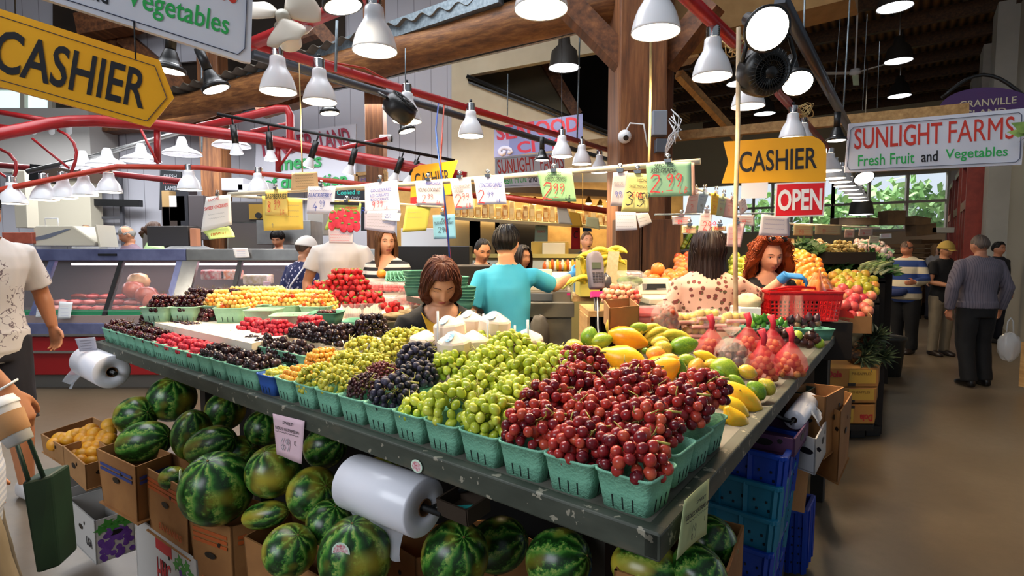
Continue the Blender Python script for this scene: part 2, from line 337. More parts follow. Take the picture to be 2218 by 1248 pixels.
GL=glow('lamp_face','fff1d8',9.0);GLW=glow('lamp_face_white','f6f8ff',7.0)
def light(parent,loc,w,c=WARM,r=.07,ang=140,rot=(0,0,0)):
 l=bpy.data.lights.new('lamp_light','SPOT');l.energy=w;l.color=c;l.shadow_soft_size=r;l.spot_size=math.radians(ang);l.spot_blend=.6
 o=bpy.data.objects.new('lamp_light',l);COL.objects.link(o);o.parent=parent;o.location=loc;o.rotation_euler=rot;return o
mb=MB();p=[(.032,.2)]
for k in range(6):p+=[(.036,.205+k*.01),(.032,.21+k*.01)]
SOCK=mb.lathe(p+[(.0,.268)],20).mesh('socket',CHROME)
SHADE=MB().lathe([(.036,.2),(.042,.195),(.044,.165),(.047,.145),(.057,.125),(.073,.1),(.086,.07),(.096,.035),(.101,.012),(.1025,0),(.099,.002)],32).mesh('shade',ENAMEL)
FACE=MB().lathe([(.0995,.004),(.08,-.001),(.04,-.004),(0,-.005)],32).mesh('diffuser',GL)
lamp_txt=['second lamp of the rail over the berries, below the conduit tray','third lamp on the rail over the berries, in front of the butcher sign','lamp beside the black fan over the berries','lamp over the yellow cashier sign on the berry rail','lamp before the seafood sign, first of three small ones','small lamp marked with a sticker by the timber post','last small lamp against the timber post on the berry rail','large lamp beside the white fan, on the cross rail','large lamp cut by the top of the picture above the seafood sign','large lamp in front of the timber post with a rope hanging by it','lamp with long threaded cap next to the black fan and cashier sign','lamp half hidden behind the black fan','lamp peeping over the top of the yellow cashier sign','lamp just behind the one peeping over the cashier sign']
for i,(px,py)in enumerate(((603,200),(693,222),(882,264),(1020,296),(1217,340),(1260,356),(1298,374),(812,112),(1172,22),(1420,72),(1542,168),(1620,232),(1716,300),(1738,318))):
 r=thing('reflector_lamp','white '+lamp_txt[i],'lamp',on(px,py,ZL),group='white reflector lamps')
 put('socket',SOCK,r);put('shade',SHADE,r);put('diffuser',FACE,r);light(r,(0,0,-.03),LAMP_W)
 MB().tube([(0,0,.262),(0,0,.29)],.012,6).build('hanger',BLACK,r)
for i,(px,py,n)in enumerate(((1795,371,'first'),(1806,387,'second'),(1820,395,'third'),(1829,404,'fourth'),(1838,412,'fifth'),(1848,421,'sixth'),(1857,428,'seventh'),(1864,435,'eighth'))):
 r=thing('reflector_lamp',n+' of the small white lamps receding over the vegetables behind the farm sign','lamp',on(px,py,ZL),group='white reflector lamps');r.scale=(1.35,1.35,1)
 put('socket',SOCK,r);put('shade',SHADE,r);put('diffuser',FACE,r)
 if i%2==0:light(r,(0,0,-.03),30)
line('lamp_rail','dark rail carrying the small lamps over the vegetable stand','rail',[on(1770,340,ZR),on(1880,440,ZR)],.03,BLACK,4)
YR=5.5
line('pipe_rail','big red pipe bending over the meat case','pipe',[at(-60,303,4.8),at(0,290,5.0),at(60,278,5.2),at(105,268,5.35),at(150,263,5.45),at(210,262,YR),at(330,270,YR),at(560,300,YR),at(740,336,YR),at(890,362,YR),at(1010,385,YR)],.056,RED,16)
ORN=mat('orange_red_enamel','c23a1e','b23018',rough=.4)
line('lamp_rail','orange red lower rail with white lamps over the meat case','rail',[at(-60,425,4.9),at(0,412,5.0),at(130,385,5.2),at(255,361,YR),at(430,363,YR),at(700,390,YR),at(1060,428,YR)],.03,ORN,4)
line('pipe_rail','thin red pipe behind the lower lamp rail at the wall','pipe',[at(0,358,7.5),at(95,366,7.5),at(250,377,7.5),at(420,396,7.5)],.04,mat('deep_red','8e1f22',rough=.4),8)
line('pipe_rail','red pipe elbow turning down in front of the butcher sign','pipe',[at(430,276,7),at(520,256,7),at(600,236,7),at(622,236,7),at(628,250,7),at(629,300,7),at(628,330,7)],.05,RED,12)
line('pipe_rail','thin red brace pipe crossing the butcher sign','pipe',[at(545,286,7.2),at(632,268,7.2)],.035,RED,8)
line('pipe_rail','thin red pipe beside the wood column and butcher sign','pipe',[at(735,322,7.4),at(840,300,7.4)],.03,RED,8)
line('pipe_rail','steel tube carrying the wide white shades over the butcher counter','pipe',[at(60,372,6.4),at(200,340,6.4),at(400,284,6.4)],.03,STEEL,8)
line('pipe_rail','upper thin red pipe high at the butcher side','pipe',[at(-20,240,6.5),at(110,262,6.5)],.03,RED,6)
line('pipe_rail','short red pipe under the upper thin pipe','pipe',[at(-20,272,6.5),at(60,282,6.5)],.03,RED,6)
for(x,y0,y1,s)in((341,283,352,'beside the wide white shades'),(603,318,372,'in front of the butcher sign')):
 line('rail_strut','red upright joining big pipe and lower rail '+s,'strut',[at(x,y0,YR),at(x,y1,YR)],.03,RED,4)
for(p0,p1,s)in(((305,280),(342,355),'by the wide shades'),((70,300),(150,365),'at the bend of the big pipe'),((632,322),(605,362),'at the butcher sign'),((0,375),(30,395),'at the picture edge')):
 line('rail_brace','thin red diagonal brace '+s,'brace',[at(*p0,YR-.1),at(*p1,YR-.1)],.012,RED,6)
line('rail_brace','curled red rod hanging from the big pipe bend','brace',[at(*p,5.4)for p in((125,282),(145,292),(160,310),(166,330),(163,350),(154,375))],.014,RED,6)
line('rail_brace','curled red rod at the picture edge over the meat case','brace',[at(*p,5.1)for p in((0,323),(20,333),(34,350),(35,370),(27,398))],.014,RED,6)
names=['at the picture edge','second from the picture edge','third from the picture edge','below the bend of the lower rail','alone left of the chalkboard','above the raspberry price tag','tucked behind the second one']
for i,(px,py)in enumerate(((28,442),(97,434),(138,430),(183,424),(237,417),(411,412),(561,418))):
 Y=5.0+.5*min(1,px/240);r=thing('reflector_lamp','white lamp over the meat case '+['at the picture edge','second from the picture edge','third from the picture edge','fourth from the picture edge','below the bend of the lower rail','hanging alone near the ladder','above the raspberry price tag'][i],'lamp',at(px,py,Y),group='white lamps over the meat case');r.scale=(1.1,1.1,.95)
 put('socket',SOCK,r);put('shade',SHADE,r);put('diffuser',FACE,r)
 if i in(1,3,5):light(r,(0,0,-.03),20,(1,.9,.78))
WS=MB().lathe([(.03,.2),(.045,.17),(.06,.1),(.1,.075),(.16,.05),(.2,.015),(.205,0),(.2,.003)],32).mesh('shade',ENAMEL)
WF=MB().lathe([(.075,.06),(.09,.03),(0,.015)],20).mesh('bulb',GLW)
for i,(px,py,n)in enumerate(((180,366,'half hidden behind the motor box'),(233,360,'above the bend of the lower rail'),(306,350,'third along the steel tube'),(395,336,'at the top end of the steel tube'),(502,318,'behind the first track spot'))):
 r=thing('warehouse_lamp','wide white enamel shade lamp '+n,'lamp',at(px,py,6.3),group='wide enamel lamps');put('shade',WS,r);put('bulb',WF,r)
TA,TB=at(470,247,4.9),at(985,348,5.6)
line('light_track','black light track with little spots in front of the big red pipe','track',[TA,TB],.018,BLACK,4)
SB=MB().tube([(0,0,0),(0,0,-.16)],.028,14).tube([(0,0,.06),(0,0,0)],.008,6).mesh('barrel',BLACK);SR=MB().lathe([(.026,-.16),(.03,-.18),(.05,-.225),(.056,-.25)],16).mesh('reflector',ENAMEL);SF=MB().lathe([(.054,-.246),(.03,-.255),(0,-.258)],16).mesh('bulb_face',GLW)
for i,(px,rx,n)in enumerate(((500,.1,'first'),(570,.05,'second'),(668,-.35,'third'),(752,-.3,'fourth'),(857,-.35,'fifth'),(894,-.4,'last'))):
 k=(px-470)/515;c=TA.lerp(TB,k)
 r=thing('track_spot',n+' black spotlight along the black track','spotlight',c-UP*.07,(0,-rx,0),group='track spotlights');put('barrel',SB,r);put('reflector',SR,r);put('bulb_face',SF,r)
CB=MB().lathe([(.02,.1),(.03,.09),(.045,.05),(.062,.015),(.075,.01),(.078,-.01),(.07,-.012)],24).tube([(0,0,.22),(0,0,.1)],.026,12).mesh('housing',BLACK);CF=MB().lathe([(.07,-.01),(.04,-.016),(0,-.018)],24).mesh('bulb_face',GL);CR=MB().lathe([(.035,.06),(.06,.02)],24).mesh('reflector',CHROME)
for i,(px,py,Y,s,rot,w,n)in enumerate(((367,150,2.9,1.0,(0,.1,0),0,'under the point of the arrow sign'),(467,190,3.2,1.0,(.1,-.35,0),0,'below the white fan'),(714,243,4.2,.95,(0,-.1,0),0,'under the third lamp before the butcher sign'),(881,282,4.4,.9,(0,-.3,0),0,'hanging below the lamp by the black fan'),(742,8,2.4,1.1,(0,-.2,0),0,'at the top of the picture beside the white fan'),(1660,62,2.36,1.2,(-1.05,.15,0),30,'glaring towards the viewer above the black fan'),(1727,178,3.0,1.05,(-.7,.2,0),15,'shining just beside the black fan'),(1812,302,4.4,.95,(0,0,0),0,'black, small, next to the farm sign'),(1871,384,5.4,1.2,(-.7,.1,0),0,'below the corner of the farm sign'),(1174,345,4.3,.75,(0,0,0),0,'caged, over the small farm sign'))):
 r=thing('clip_lamp','black rimmed spot lamp '+n,'lamp',at(px,py,Y),rot,group='black rimmed spot lamps');r.scale=(s,)*3
 put('housing',CB,r);put('reflector',CR,r);put('bulb_face',CF,r)
 if w:light(r,(0,0,-.04),w)
HB=MB().lathe([(.05,.5),(.09,.48),(.1,.36),(.2,.26),(.24,.02),(.25,0)],28).tube([(0,0,3.2),(0,0,.5)],.012,6).mesh('housing',mat('dark_aluminium','2e2a26',rough=.5));HF=MB().lathe([(.24,.01),(.1,-.01),(0,-.012)],28).mesh('diffuser',GLW)
for i,(px,py,Y,n)in enumerate(((1938,17,9.0,'at the top of the picture over the aisle'),(1946,133,11.5,'second back over the aisle'),(1948,209,14,'third back over the aisle'),(1656,247,14,'dim, over the wooden crossbeam'),(1603,182,11,'behind the hanging rope by the black fan'),(1512,97,9,'beside the long capped lamp'),(1222,148,9.0,'in the loft opening'),(1865,465,12,'low over the far crates'))):
 r=thing('high_bay_lamp','round ceiling lamp '+n,'lamp',at(px,py,Y),group='high bay lamps');put('housing',HB,r);put('diffuser',HF,r)
 if i in(1,2,6):light(r,(0,0,-.1),60,(1,.85,.6),.2)
r=thing('wall_fan','white fan with three broad blades next to the big farm sign','fan',at(613,38,2.75),(math.radians(62),0,math.radians(8)))
IV=mat('ivory_plastic','efe2cd',rough=.4)
MB().lathe([(.0,.03),(.03,.025),(.035,0),(.03,-.05)],20).build('hub',PLASTIC,r);MB().lathe([(.055,-.05),(.06,-.08),(.055,-.16),(0,-.17)],20).build('motor',WHITEP,r)
for k in range(3):
 m=MB();T=rotm((0,0,k*2.094+.75))@rotm((.3,0,0));
 m.grid(lambda u,v:T@V((.03+.15*v,(u-.5)*(.05+.15*math.sin(min(1,v*1.25)*math.pi*.56))*(1-.45*max(0,v-.75)/.25),.02*math.sin(u*3.1))),9,9);m.build('blade',IV,r,solid=.003)
MB().tube([(0,.0,-.1),(0.06,.1,-.16),(.1,.2,-.18)],.018,8).build('arm',WHITEP,r)
def drumfan(px,py,Y,s,rot,label):
 r=thing('drum_fan',label,'fan',at(px,py,Y),rot);r.scale=(s,)*3
 MB().lathe([(.08,.06),(.115,.05),(.13,.02),(.13,-.05),(.11,-.09),(.06,-.1),(0,-.1)],36).build('housing',mat('black_plastic','1b1a1a',rough=.35),r)
 m=MB()
 for k in range(32):a=k*math.pi/16;m.tube([(.03*math.cos(a),.03*math.sin(a),.07),(.118*math.cos(a+.3),.118*math.sin(a+.3),.062)],.0022,4)
 for q in(.06,.09):m.tube([(q*math.cos(k*.3142),q*math.sin(k*.3142),.069)for k in range(21)],.002,4)
 m.lathe([(.034,.066),(.03,.074),(0,.076)],20);m.build('grille',BLACK,r)
 m=MB().tube([(-.14,0,0),(-.15,.12,-.03),(-.08,.2,-.05),(.08,.2,-.05),(.15,.12,-.03),(.14,0,0)],.012,6);m.build('bracket',BLACK,r)
drumfan(1655,155,2.55,.85,(1.95,.25,.25),'round black fan above the cashier sign on the aisle rail')
drumfan(868,232,3.75,.85,(.75,.3,.9),'round black fan behind the lamp on the berry rail')
r=thing('ceiling_fan','white ceiling fan with three blades high over the aisle','fan',at(1852,160,13));m=MB().lathe([(0,.12),(.1,.1),(.12,0),(0,-.04)],16).tube([(0,0,3),(0,0,.1)],.02,6);m.build('motor',ENAMEL,r)
for k in range(3):MB().box((.62,0,.02),(1.0,.13,.01)).build('blade',ENAMEL,r,rot=(.15,0,k*2.094+1.0))
for i,(x0,y0,x1,y1,Y,w)in enumerate(((1743,-5,1741,85,4.0,.012),(1841,-5,1826,248,5.2,.014),(1878,30,1868,240,8.5,.01),(1905,90,1900,235,9,.01),(1822,10,1805,230,8,.008),(1217,70,1217,300,6.5,.008),(1256,65,1250,300,7,.02),(878,105,878,195,3.9,.008),(730,45,727,155,3.6,.02),(1100,160,1099,250,9.8,.02),(437,60,437,330,9,.03))):
 line('hanging_rod',['steel rod over the dark channel above the black fan','tall steel rod down to the farm sign','thin rod by the ceiling fan','thin rod beyond the ceiling fan','fine wire before the ceiling fan','rod holding the loft lamp','grey conduit dropping to the seafood sign','thin rod over the black fan','threaded rod beside the white fan','chain of the seafood sign','grey conduit on the wood column'][i],'rod',[at(x0,y0,Y),at(x1,y1,Y)],w/2,GALV,6)
line('string','string from the rail down to the beige card','string',[on(648,135,ZR),at(655,372,3.3)],.004,STRING,5)
line('rope','knotted rope hanging in front of the timber post','rope',[at(1411,-10,2.7),at(1410,90,2.65),at(1409,200,2.6),at(1407,300,2.5),at(1406,352,2.42)],.006,STRING,6)
line('string','string of the pole in front of the small farm sign','string',[on(1258,360,2.5),at(1262,370,2.66),at(1262,455,2.9)],.003,STRING,5)
line('hose','blue cable hanging beside the yellow cashier sign','cable',[on(950,222,ZR),at(944,280,3.0),at(950,340,2.9),at(962,420,2.9),at(970,500,2.9),at(974,560,2.9)],.005,mat('blue_cable','2e58b0',rough=.4),6)
line('hose','red cable hanging beside the blue one','cable',[on(962,225,ZR),at(957,300,3.0),at(954,350,2.95),at(960,420,2.92),at(968,500,2.92),at(976,562,2.92)],.005,mat('red_cable','c8452e',rough=.4),6)
line('cable','orange cable lying along the red berry rail','cable',[on(645,117,2.79),on(720,135,2.8),on(790,148,2.78),on(850,180,2.8),on(890,205,2.79),on(965,218,2.78)],.007,mat('red_cable','c8452e'),6)
for k,n in((0,'tan rope strand of the taped post by the floral blouse'),(1,'pale pole wrapped in tape beside the floral blouse')):
 line('tent_pole' if k else 'rope',n,'pole' if k else 'rope',[at(1600+4*(1-k),90 if not k else 60,2.6),at(1598,300,2.58),at(1594-2*k,480,2.55),at(1590+4*k,690,2.5)],.011 if k else .005,mat('tan_tape','c3a37c','d8c3a0',rough=.6,sc=14),8)
for px,py,n in((1598,100,'beside the long capped lamp'),(1742,240,'above the cashier sign')):
 m=MB();c=on(px,py,ZR)
 for k in range(7):
  o=V((rnd.uniform(-.04,.04),rnd.uniform(-.04,.04),0));m.tube([c+o+V((.05*math.cos(a*.7+k),.05*math.sin(a*.7+k),.05*math.sin(a*.7)))for a in range(10)],.004,5)
 tag(m.build('string_knot',STRING),'knotted pale string tied round the aisle lamp rail '+n,'string')
r=thing('security_camera','white dome camera on the timber post','camera',at(1353,296,5.15));MB().ell((0,0,0),.062).build('dome',WHITEP,r);MB().tube([(0,-.05,-.02),(0,-.066,-.026)],.024,14).build('lens',BLACK,r);MB().tube([(.0,.03,.03),(.05,.0,.12),(.16,-.05,.1),(.2,-.05,-.1)],.008,6).build('cable',WHITEP,r)
r=thing('security_camera','small white camera on the thinner wood column','camera',at(838,300,7.6));MB().tube([(-.09,0,0),(.06,0,.0)],.05,12).build('housing',WHITEP,r);MB().tube([(.06,0,0),(.075,0,0)],.045,12).build('lens',BLACK,r)
r=thing('junction_box','grey electrical box on the timber post beside the rope','box',at(1427,268,5.1));MB().box((0,0,0),(.13,.1,.22)).build('cover',mat('grey_box','8d95a0',rough=.5),r,bev=.008);MB().box((.02,0,-.2),(.1,.08,.12)).build('lower_box',mat('grey_box2','565c66',rough=.5),r,bev=.006)
m=MB()
for k in range(9):m.tube([(.1+.02*math.sin(k),-.03,.12-.02*k),(.16+.03*math.sin(k*2.1),-.07,.05-.03*k),(.12+.04*math.cos(k),-.05,-.12),(.05,-.04,-.22-.01*k)],.005,5)
m.build('wiring',WHITEP,r)
r=thing('motor_box','black motor unit behind the wide white shades','motor',at(150,378,7.0));MB().box((0,0,0),(.65,.25,.13),(0,.13,0)).build('housing',mat('brown_metal','5b4c40',rough=.5),r);MB().box((-.3,-.02,.0),(.13,.27,.2),(0,.13,0)).build('end_cap',BLACK,r)
# ---------------------------------------------------------------- signs
class Pl:
 def __init__(s,a,b):
  s.a=V(a);s.x=(V(b)-V(a)).normalized();s.n=s.x.cross(UP).normalized();s.n=-s.n if s.n.y>0 else s.n
 def pt(s,px,py,off=0):
  r=ray(px,py);o=V((0,0,CZ));k=(s.a+s.n*off-o).dot(s.n)/r.dot(s.n);return o+r*k
def quadT(P):
 bl,br,tr,tl=P;c=(bl+br+tr+tl)/4;x=(br+tr-bl-tl)/2;y=(tl+tr-bl-br)/2
 return frame(c,x,y),x.length,y.length
INK=mat('black_ink','17161c',rough=.6);SIGNW=mat('sign_white','dcdde6','d2d3dd',rough=.5,sc=3);SIGNR=mat('sign_red','cf3b2c',rough=.5);SIGNG=mat('sign_green','2fae54',rough=.5);NAVY=mat('navy_line','28304f',rough=.5)
YEL=mat('cashier_yellow','f2ae12','eaa40c',rough=.45,sc=2)
def sign(name,label,pl,poly,m,thick=.02,texts=(),cat='sign',border=None,bm=None):
 P=[pl.pt(*p)for p in poly];c=sum(P,V())/len(P)
 r=thing(name,label,cat,c);MB().slab(P,-pl.n*thick).build('board',m,r,True)
 for t,q,im,b in texts:
  T,w,h=quadT([pl.pt(*p,.001)for p in q]);
  if T.col[2].to_3d().dot(pl.n)<0:pass
  MB().text(t,T,w,h,bold=b).build('lettering',im,r,True)
 if border:
  mb=MB();Q=[pl.pt(*p,.002)for p in border];n=len(Q)
  for k in range(n):mb.bar(Q[k],Q[(k+1)%n],.006 if not bm else bm,.002)
  mb.build('border',NAVY,r,True)
 return r
pl=Pl(at(-140,150,2.0),at(325,275,2.36))
sign('cashier_sign','big yellow arrow board reading CASHIER that points at the berries',pl,((-140,-26),(345,130),(377,212),(325,275),(-140,150)),YEL,.02,(('CASHIER',((-16,150),(312,240),(320,152),(-8,60)),INK,.015),),border=((-140,-10),(335,143),(361,212),(318,262),(-140,134)),bm=.003)
pl=Pl(at(60,-14,2.05),at(543,135,2.45))
sign('farm_sign','large white farm board with green word Vegetables at the top corner',pl,((-60,-330),(552,-150),(543,135),(530,134),(-60,-52)),SIGNW,.025,(('Vegetables',((271,22),(494,92),(497,30),(274,-36)),SIGNG,.01),('and',((180,-6),(235,11),(236,-30),(181,-46)),INK,.01),('Fresh Fruit',((-30,-72),(160,-12),(162,-66),(-28,-124)),SIGNG,.01),('SUNLIGHT FARMS',((-40,-150),(515,16),(518,-90),(-38,-252)),SIGNR,.003)),border=((-60,-66),(515,118),(530,105),(540,-150)),bm=.006)
for x,y0,y1,n in((30,-20,45,'with two knots'),(290,105,128,'near its point')):line('wire','wire holding the arrow cashier sign '+n,'wire',[pl.pt(x,y0-60),at(x+4,y1,2.2)],.003,BLACK,5)
pl=Pl(at(1830,374,4.6),at(2213,357,4.25))
sign('farm_sign','long white board SUNLIGHT FARMS hanging over the aisle',pl,((1830,374),(2213,357),(2224,234),(1839,268)),SIGNW,.025,(('SUNLIGHT',((1850,324),(2040,311),(2041,264),(1851,279)),SIGNR,.012),('FARMS',((2053,310),(2197,301),(2198,251),(2056,263)),SIGNR,.003),('Fresh Fruit',((1858,361),(1980,353),(1981,329),(1859,336)),SIGNG,.008),('and',((1995,352),(2031,349),(2031,326),(1996,328)),INK,.012),('Vegetables',((2047,352),(2182,343),(2183,318),(2048,322)),SIGNG,.008)),border=((1840,368),(2200,351),(2209,343),(2213,249),(2207,244),(1850,275),(1842,282),(1835,360)),bm=.008)
pl=Pl(at(1565,397,2.95),at(1790,393,2.8))
sign('cashier_sign','yellow ribbon shaped board reading CASHIER above the OPEN sign',pl,((1563,397),(1789,393),(1790,330),(1786,313),(1776,302),(1758,294),(1567,307),(1578,350)),YEL,.012,(('CASHIER',((1600,373),(1768,366),(1772,317),(1603,330)),INK,.012),))
r=sign('open_sign','red sign with white letters OPEN',pl,((1677,471),(1784,468),(1789,393),(1681,397)),mat('white_edge','e6e2e6',rough=.5),.008,())
MB().slab([pl.pt(*p,.0015)for p in((1680,468),(1781,465),(1786,396),(1684,400))],-pl.n*.001).build('red_face',mat('open_red','d8131f',rough=.45),r,True)
T,w,h=quadT([pl.pt(*p,.003)for p in((1684,457),(1779,455),(1782,407),(1686,411))]);MB().text('OPEN',T,w,h,bold=.03).build('lettering',WHITEP,r,True)
tag(MB().slab([pl.pt(*p,.002)for p in((1605,430),(1661,429),(1664,395),(1606,397))],-pl.n*.002).build('blank_paper',PAPERW),'blank white sheet hanging under the yellow ribbon sign','paper')
pl=Pl(at(890,430,4.6),at(990,415,4.6))
sign('cashier_sign','small yellow ribbon board reading CASHIER behind the price tags',pl,((889,428),(978,421),(976,395),(992,347),(908,358),(897,364),(891,376)),YEL,.012,(('CASHIER',((898,404),(973,396),(975,366),(900,377)),INK,.012),))
r=sign('open_sign','red and white sign half hidden under the small cashier board',pl,((889,446),(903,445),(903,426),(889,428)),mat('open_red','d8131f'),.006)
pl=Pl(at(1072,407,7.6),at(1222,402,7.6))
sign('farm_sign','small white board SUNLIGHT FARMS in front of the seafood sign',pl,((1072,408),(1224,402),(1222,328),(1072,341)),SIGNW,.03,(('SUNLIGHT',((1078,377),(1160,370),(1160,338),(1078,347)),SIGNR,.01),('FARMS',((1170,370),(1220,365),(1220,333),(1170,338)),SIGNR,.003),('Fresh Fruit',((1080,400),(1140,395),(1140,376),(1080,382)),SIGNG,.008),('and',((1145,396),(1162,394),(1162,376),(1145,378)),INK,.01)),border=((1076,404),(1221,398),(1219,332),(1076,345)),bm=.01)
pl=Pl(at(1070,340,9.6),at(1262,320,9.6));LIL=mat('lilac_board','9a9cc0',rough=.5);DRD=mat('seafood_red','b0283f',rough=.5)
r=sign('seafood_sign','lilac board SEAFOOD CITY with a pale wave, in front of the loft',pl,((1070,342),(1262,318),(1262,246),(1070,276)),LIL,.05,(('SEAFOOD',((1075,305),(1254,284),(1254,251),(1075,273)),DRD,.03),('CITY',((1120,333),(1215,322),(1215,298),(1120,307)),DRD,.03)))
MB().slab([pl.pt(*p,.0004)for p in((1103,338),(1262,318),(1262,246),(1103,271))],-pl.n*.0003).build('blue_panel',mat('lilac_dark','7078a8',rough=.5),r,True)
MB().tube([pl.pt(1083+2*k*.9+9*math.cos(k*.75),326+9*math.sin(k*.75)*(1-k*.05),.01)for k in range(12)],.035,6).build('wave_emblem',mat('wave_white','c9c9da'),r,True)
pl=Pl(at(551,410,10.0),at(770,403,10.0));MR=mat('maroon','9d2440',rough=.5);MG=mat('meat_green','179a4c',rough=.5)
r=sign('butcher_sign','white butcher board TENDERLAND meats of distinction on the wall',pl,((551,412),(769,404),(771,268),(555,298)),mat('butcher_white','c9c9d4',rough=.5),.06)
for t,q,m in(('TENDER',((562,342),(680,326),(680,288),(562,304)),MR),('LAND',((694,324),(758,315),(758,276),(694,286)),MR),('meats',((606,370),(697,362),(697,335),(606,344)),MG),('of distinction',((572,410),(752,402),(752,372),(572,384)),MG)):
 T,w,h=quadT([pl.pt(*p,.004)for p in q]);MB().text(t,T,w,h,bold=.02,d=.03,shear=.15 if m==MG else 0).build('lettering',m,r,True)
pl=Pl(at(2030,240,6.6),at(2250,225,6.2));PUR=mat('purple_board','4a2a5e',rough=.5)
r=thing('oval_sign','purple oval board GRANVILLE ISLAND above the long farm sign','sign',pl.pt(2145,235));MB().slab([pl.pt(2142+108*math.cos(a*.2094),238+49*math.sin(a*.2094))for a in range(30)],-pl.n*.03).build('board',PUR,r,True)
for t,q in(('GRANVILLE',((2078,235),(2202,223),(2202,209),(2078,219))),('ISLAND',((2088,254),(2180,246),(2180,233),(2088,240)))):
 T,w,h=quadT([pl.pt(*p,.002)for p in q]);MB().text(t,T,w,h,bold=.01).build('lettering',mat('cream_letter','cbbf9f'),r,True)
MB().tube([pl.pt(2040+18*k,212-50*math.sin(k*.31),-.02)for k in range(11)],.02,6).build('iron_scroll',BLACK,r,True)
# ---------------------------------------------------------------- price tags
PH={}
def paper(h):
 if h not in PH:PH[h]=mat('paper_'+h,h,rough=.75)
 return PH[h]
CK={'k':INK,'r':mat('red_marker','d92b33',rough=.6),'b':mat('blue_marker','3450b0',rough=.6),'g':mat('grey_pencil','86868c',rough=.7),'o':mat('orange_marker','e0702c',rough=.6)}
def pen(mb,T,w,h,x,y,n,amp,m=0,rr=None,th=.0016):
 rr=rr or rnd;pts=[];
 for i in range(n*4):pts.append((x+w*i/(n*4),y+amp*math.sin(i*1.57)*rr.uniform(.5,1)))
 mb.ribbon(pts,th,T,m,.0012)
DG={'0':[(0,.5),(.1,.9),(.4,1),(.65,.8),(.65,.3),(.45,0),(.15,.05),(0,.5)],'1':[(.3,1),(.28,0)],'2':[(0,.8),(.2,1),(.55,.95),(.6,.7),(.3,.35),(0,.02),(.3,.06),(.7,0)],'3':[(0,.9),(.3,1),(.6,.8),(.25,.55),(.6,.4),(.55,.1),(.2,0),(0,.1)],'4':[(.5,1),(0,.35),(.7,.4),(.5,.6),(.48,0)],'5':[(.65,1),(.15,.95),(.1,.55),(.5,.55),(.6,.25),(.3,0),(0,.08)],'6':[(.5,1),(.1,.6),(.05,.2),(.3,0),(.55,.2),(.4,.45),(.08,.3)],'7':[(0,.95),(.6,1),(.2,0)],'8':[(.55,.85),(.25,1),(.1,.75),(.5,.35),(.4,.02),(.1,.1),(.15,.4),(.55,.85)],'9':[(.6,.85),(.3,1),(.05,.75),(.25,.5),(.6,.85),(.55,.4),(.3,0)],'.':[(0,0),(.05,.06)],'-':[(0,.1),(.9,.15)],'L':[(.15,1),(0,0),(.5,.05)],'B':[(.1,0),(.15,1),(.5,.8),(.15,.55),(.55,.3),(.1,0)],'F':[(.5,1),(.1,.95),(.05,0),(.08,.5),(.4,.55)],'O':[(.3,1),(0,.5),(.3,0),(.6,.5),(.3,1)],'R':[(.05,0),(.1,1),(.5,.8),(.12,.5),(.55,0)],'E':[(.5,1),(.1,.98),(.08,.5),(.4,.5),(.08,.5),(.05,0),(.5,.03)],'A':[(0,0),(.3,1),(.6,0),(.45,.4),(.12,.4)],'c':[(.5,.9),(.15,.8),(.1,.2),(.5,.1)],' ':[]}
def digits(mb,T,s,x,y,h,m=0,th=.0035):
 for c in s:
  P=DG.get(c,[])
  if len(P)>1:
   Q=[]
   for i in range(len(P)-1):
    for k in range(3):a=k/3;Q.append((x+h*.8*(P[i][0]*(1-a)+P[i+1][0]*a),y+h*(P[i][1]*(1-a)+P[i+1][1]*a)))
   mb.ribbon(Q+[(x+h*.8*P[-1][0],y+h*P[-1][1])],th,T,m,.0014)
  x+=h*(.66 if c not in '. 1' else .3)
CLIP=MB().box((0,0,-.006),(.032,.012,.014),None,0,.8)
for sx in(-.005,.006):CLIP.lathe([(.004,0),(.009,0),(.009,.002),(.004,.002)],14,0,TR((0,sx,.014),(1.45+sx*20,0,0)))
CLIP.bar((0,0,0),(0,.004,.012),.006,.003);CLIP=CLIP.mesh('bulldog_clip',CHROME)
def ptag(label,pl,P,c,items=(),clip=True,name='price_tag',curl=.0,group=None,clipn=None):
 P=[pl.pt(*p)for p in P];T,w,h=quadT(P);Ti=T.inverted();L=[Ti@p for p in P]
 r=thing(name,label,'price tag' if name=='price_tag' else 'paper',T.translation,T.to_euler(),group)
 ph=rnd.uniform(0,6);A=.0035*rnd.choice((-1,1))
 def f(u,v):
  b=L[0].lerp(L[1],u);t=L[3].lerp(L[2],u);p=b.lerp(t,v);return V((p.x,p.y,A*math.sin(u*3.6+ph)*(1-v*.8)+curl*(1-v)**2))
 MB().grid(f,10,8).build('sheet',paper(c),r,solid=.0006)
 ms,mb=[],MB()
 for it in items:
  k,s,ck,x,y,ww,hh=it
  if CK[ck]not in ms:ms.append(CK[ck])
  mi=ms.index(CK[ck]);I=M.Translation((0,0,.004+max(0,curl*.3)))
  if k=='t':mb.text(s,I@TR(((x-.5)*w,(y-.5)*h,0)),ww*w,hh*h,mi,.004,.15,.0004)
  elif k=='d':digits(mb,I,s,(x-.5)*w,(y-.5)*h,hh*h,mi,max(.0022,hh*h*.075))
  else:
   for q in range(int(s)):pen(mb,I,w*ww,h,(x-.5)*w,(y-.5-q*hh)*h,int(5+ww*6),h*.02,mi,th=.0013)
 if ms:mb.build('writing',ms,r)
 if clip:
  tp=(P[2]+P[3])/2;tag(put('bulldog_clip',CLIP,loc=tp+pl.n*.004+UP*.012,rot=(0,0,math.atan2(pl.x.y,pl.x.x))),'small steel bulldog clip gripping the top of a price tag','clip','bulldog clips on the price poles')
 return r
PP0,PP1=at(495,421,3.55),at(1517,350,2.25)
POLE=mat('pale_pole','c9bfa6','ddd5c0',rough=.4,sc=6)
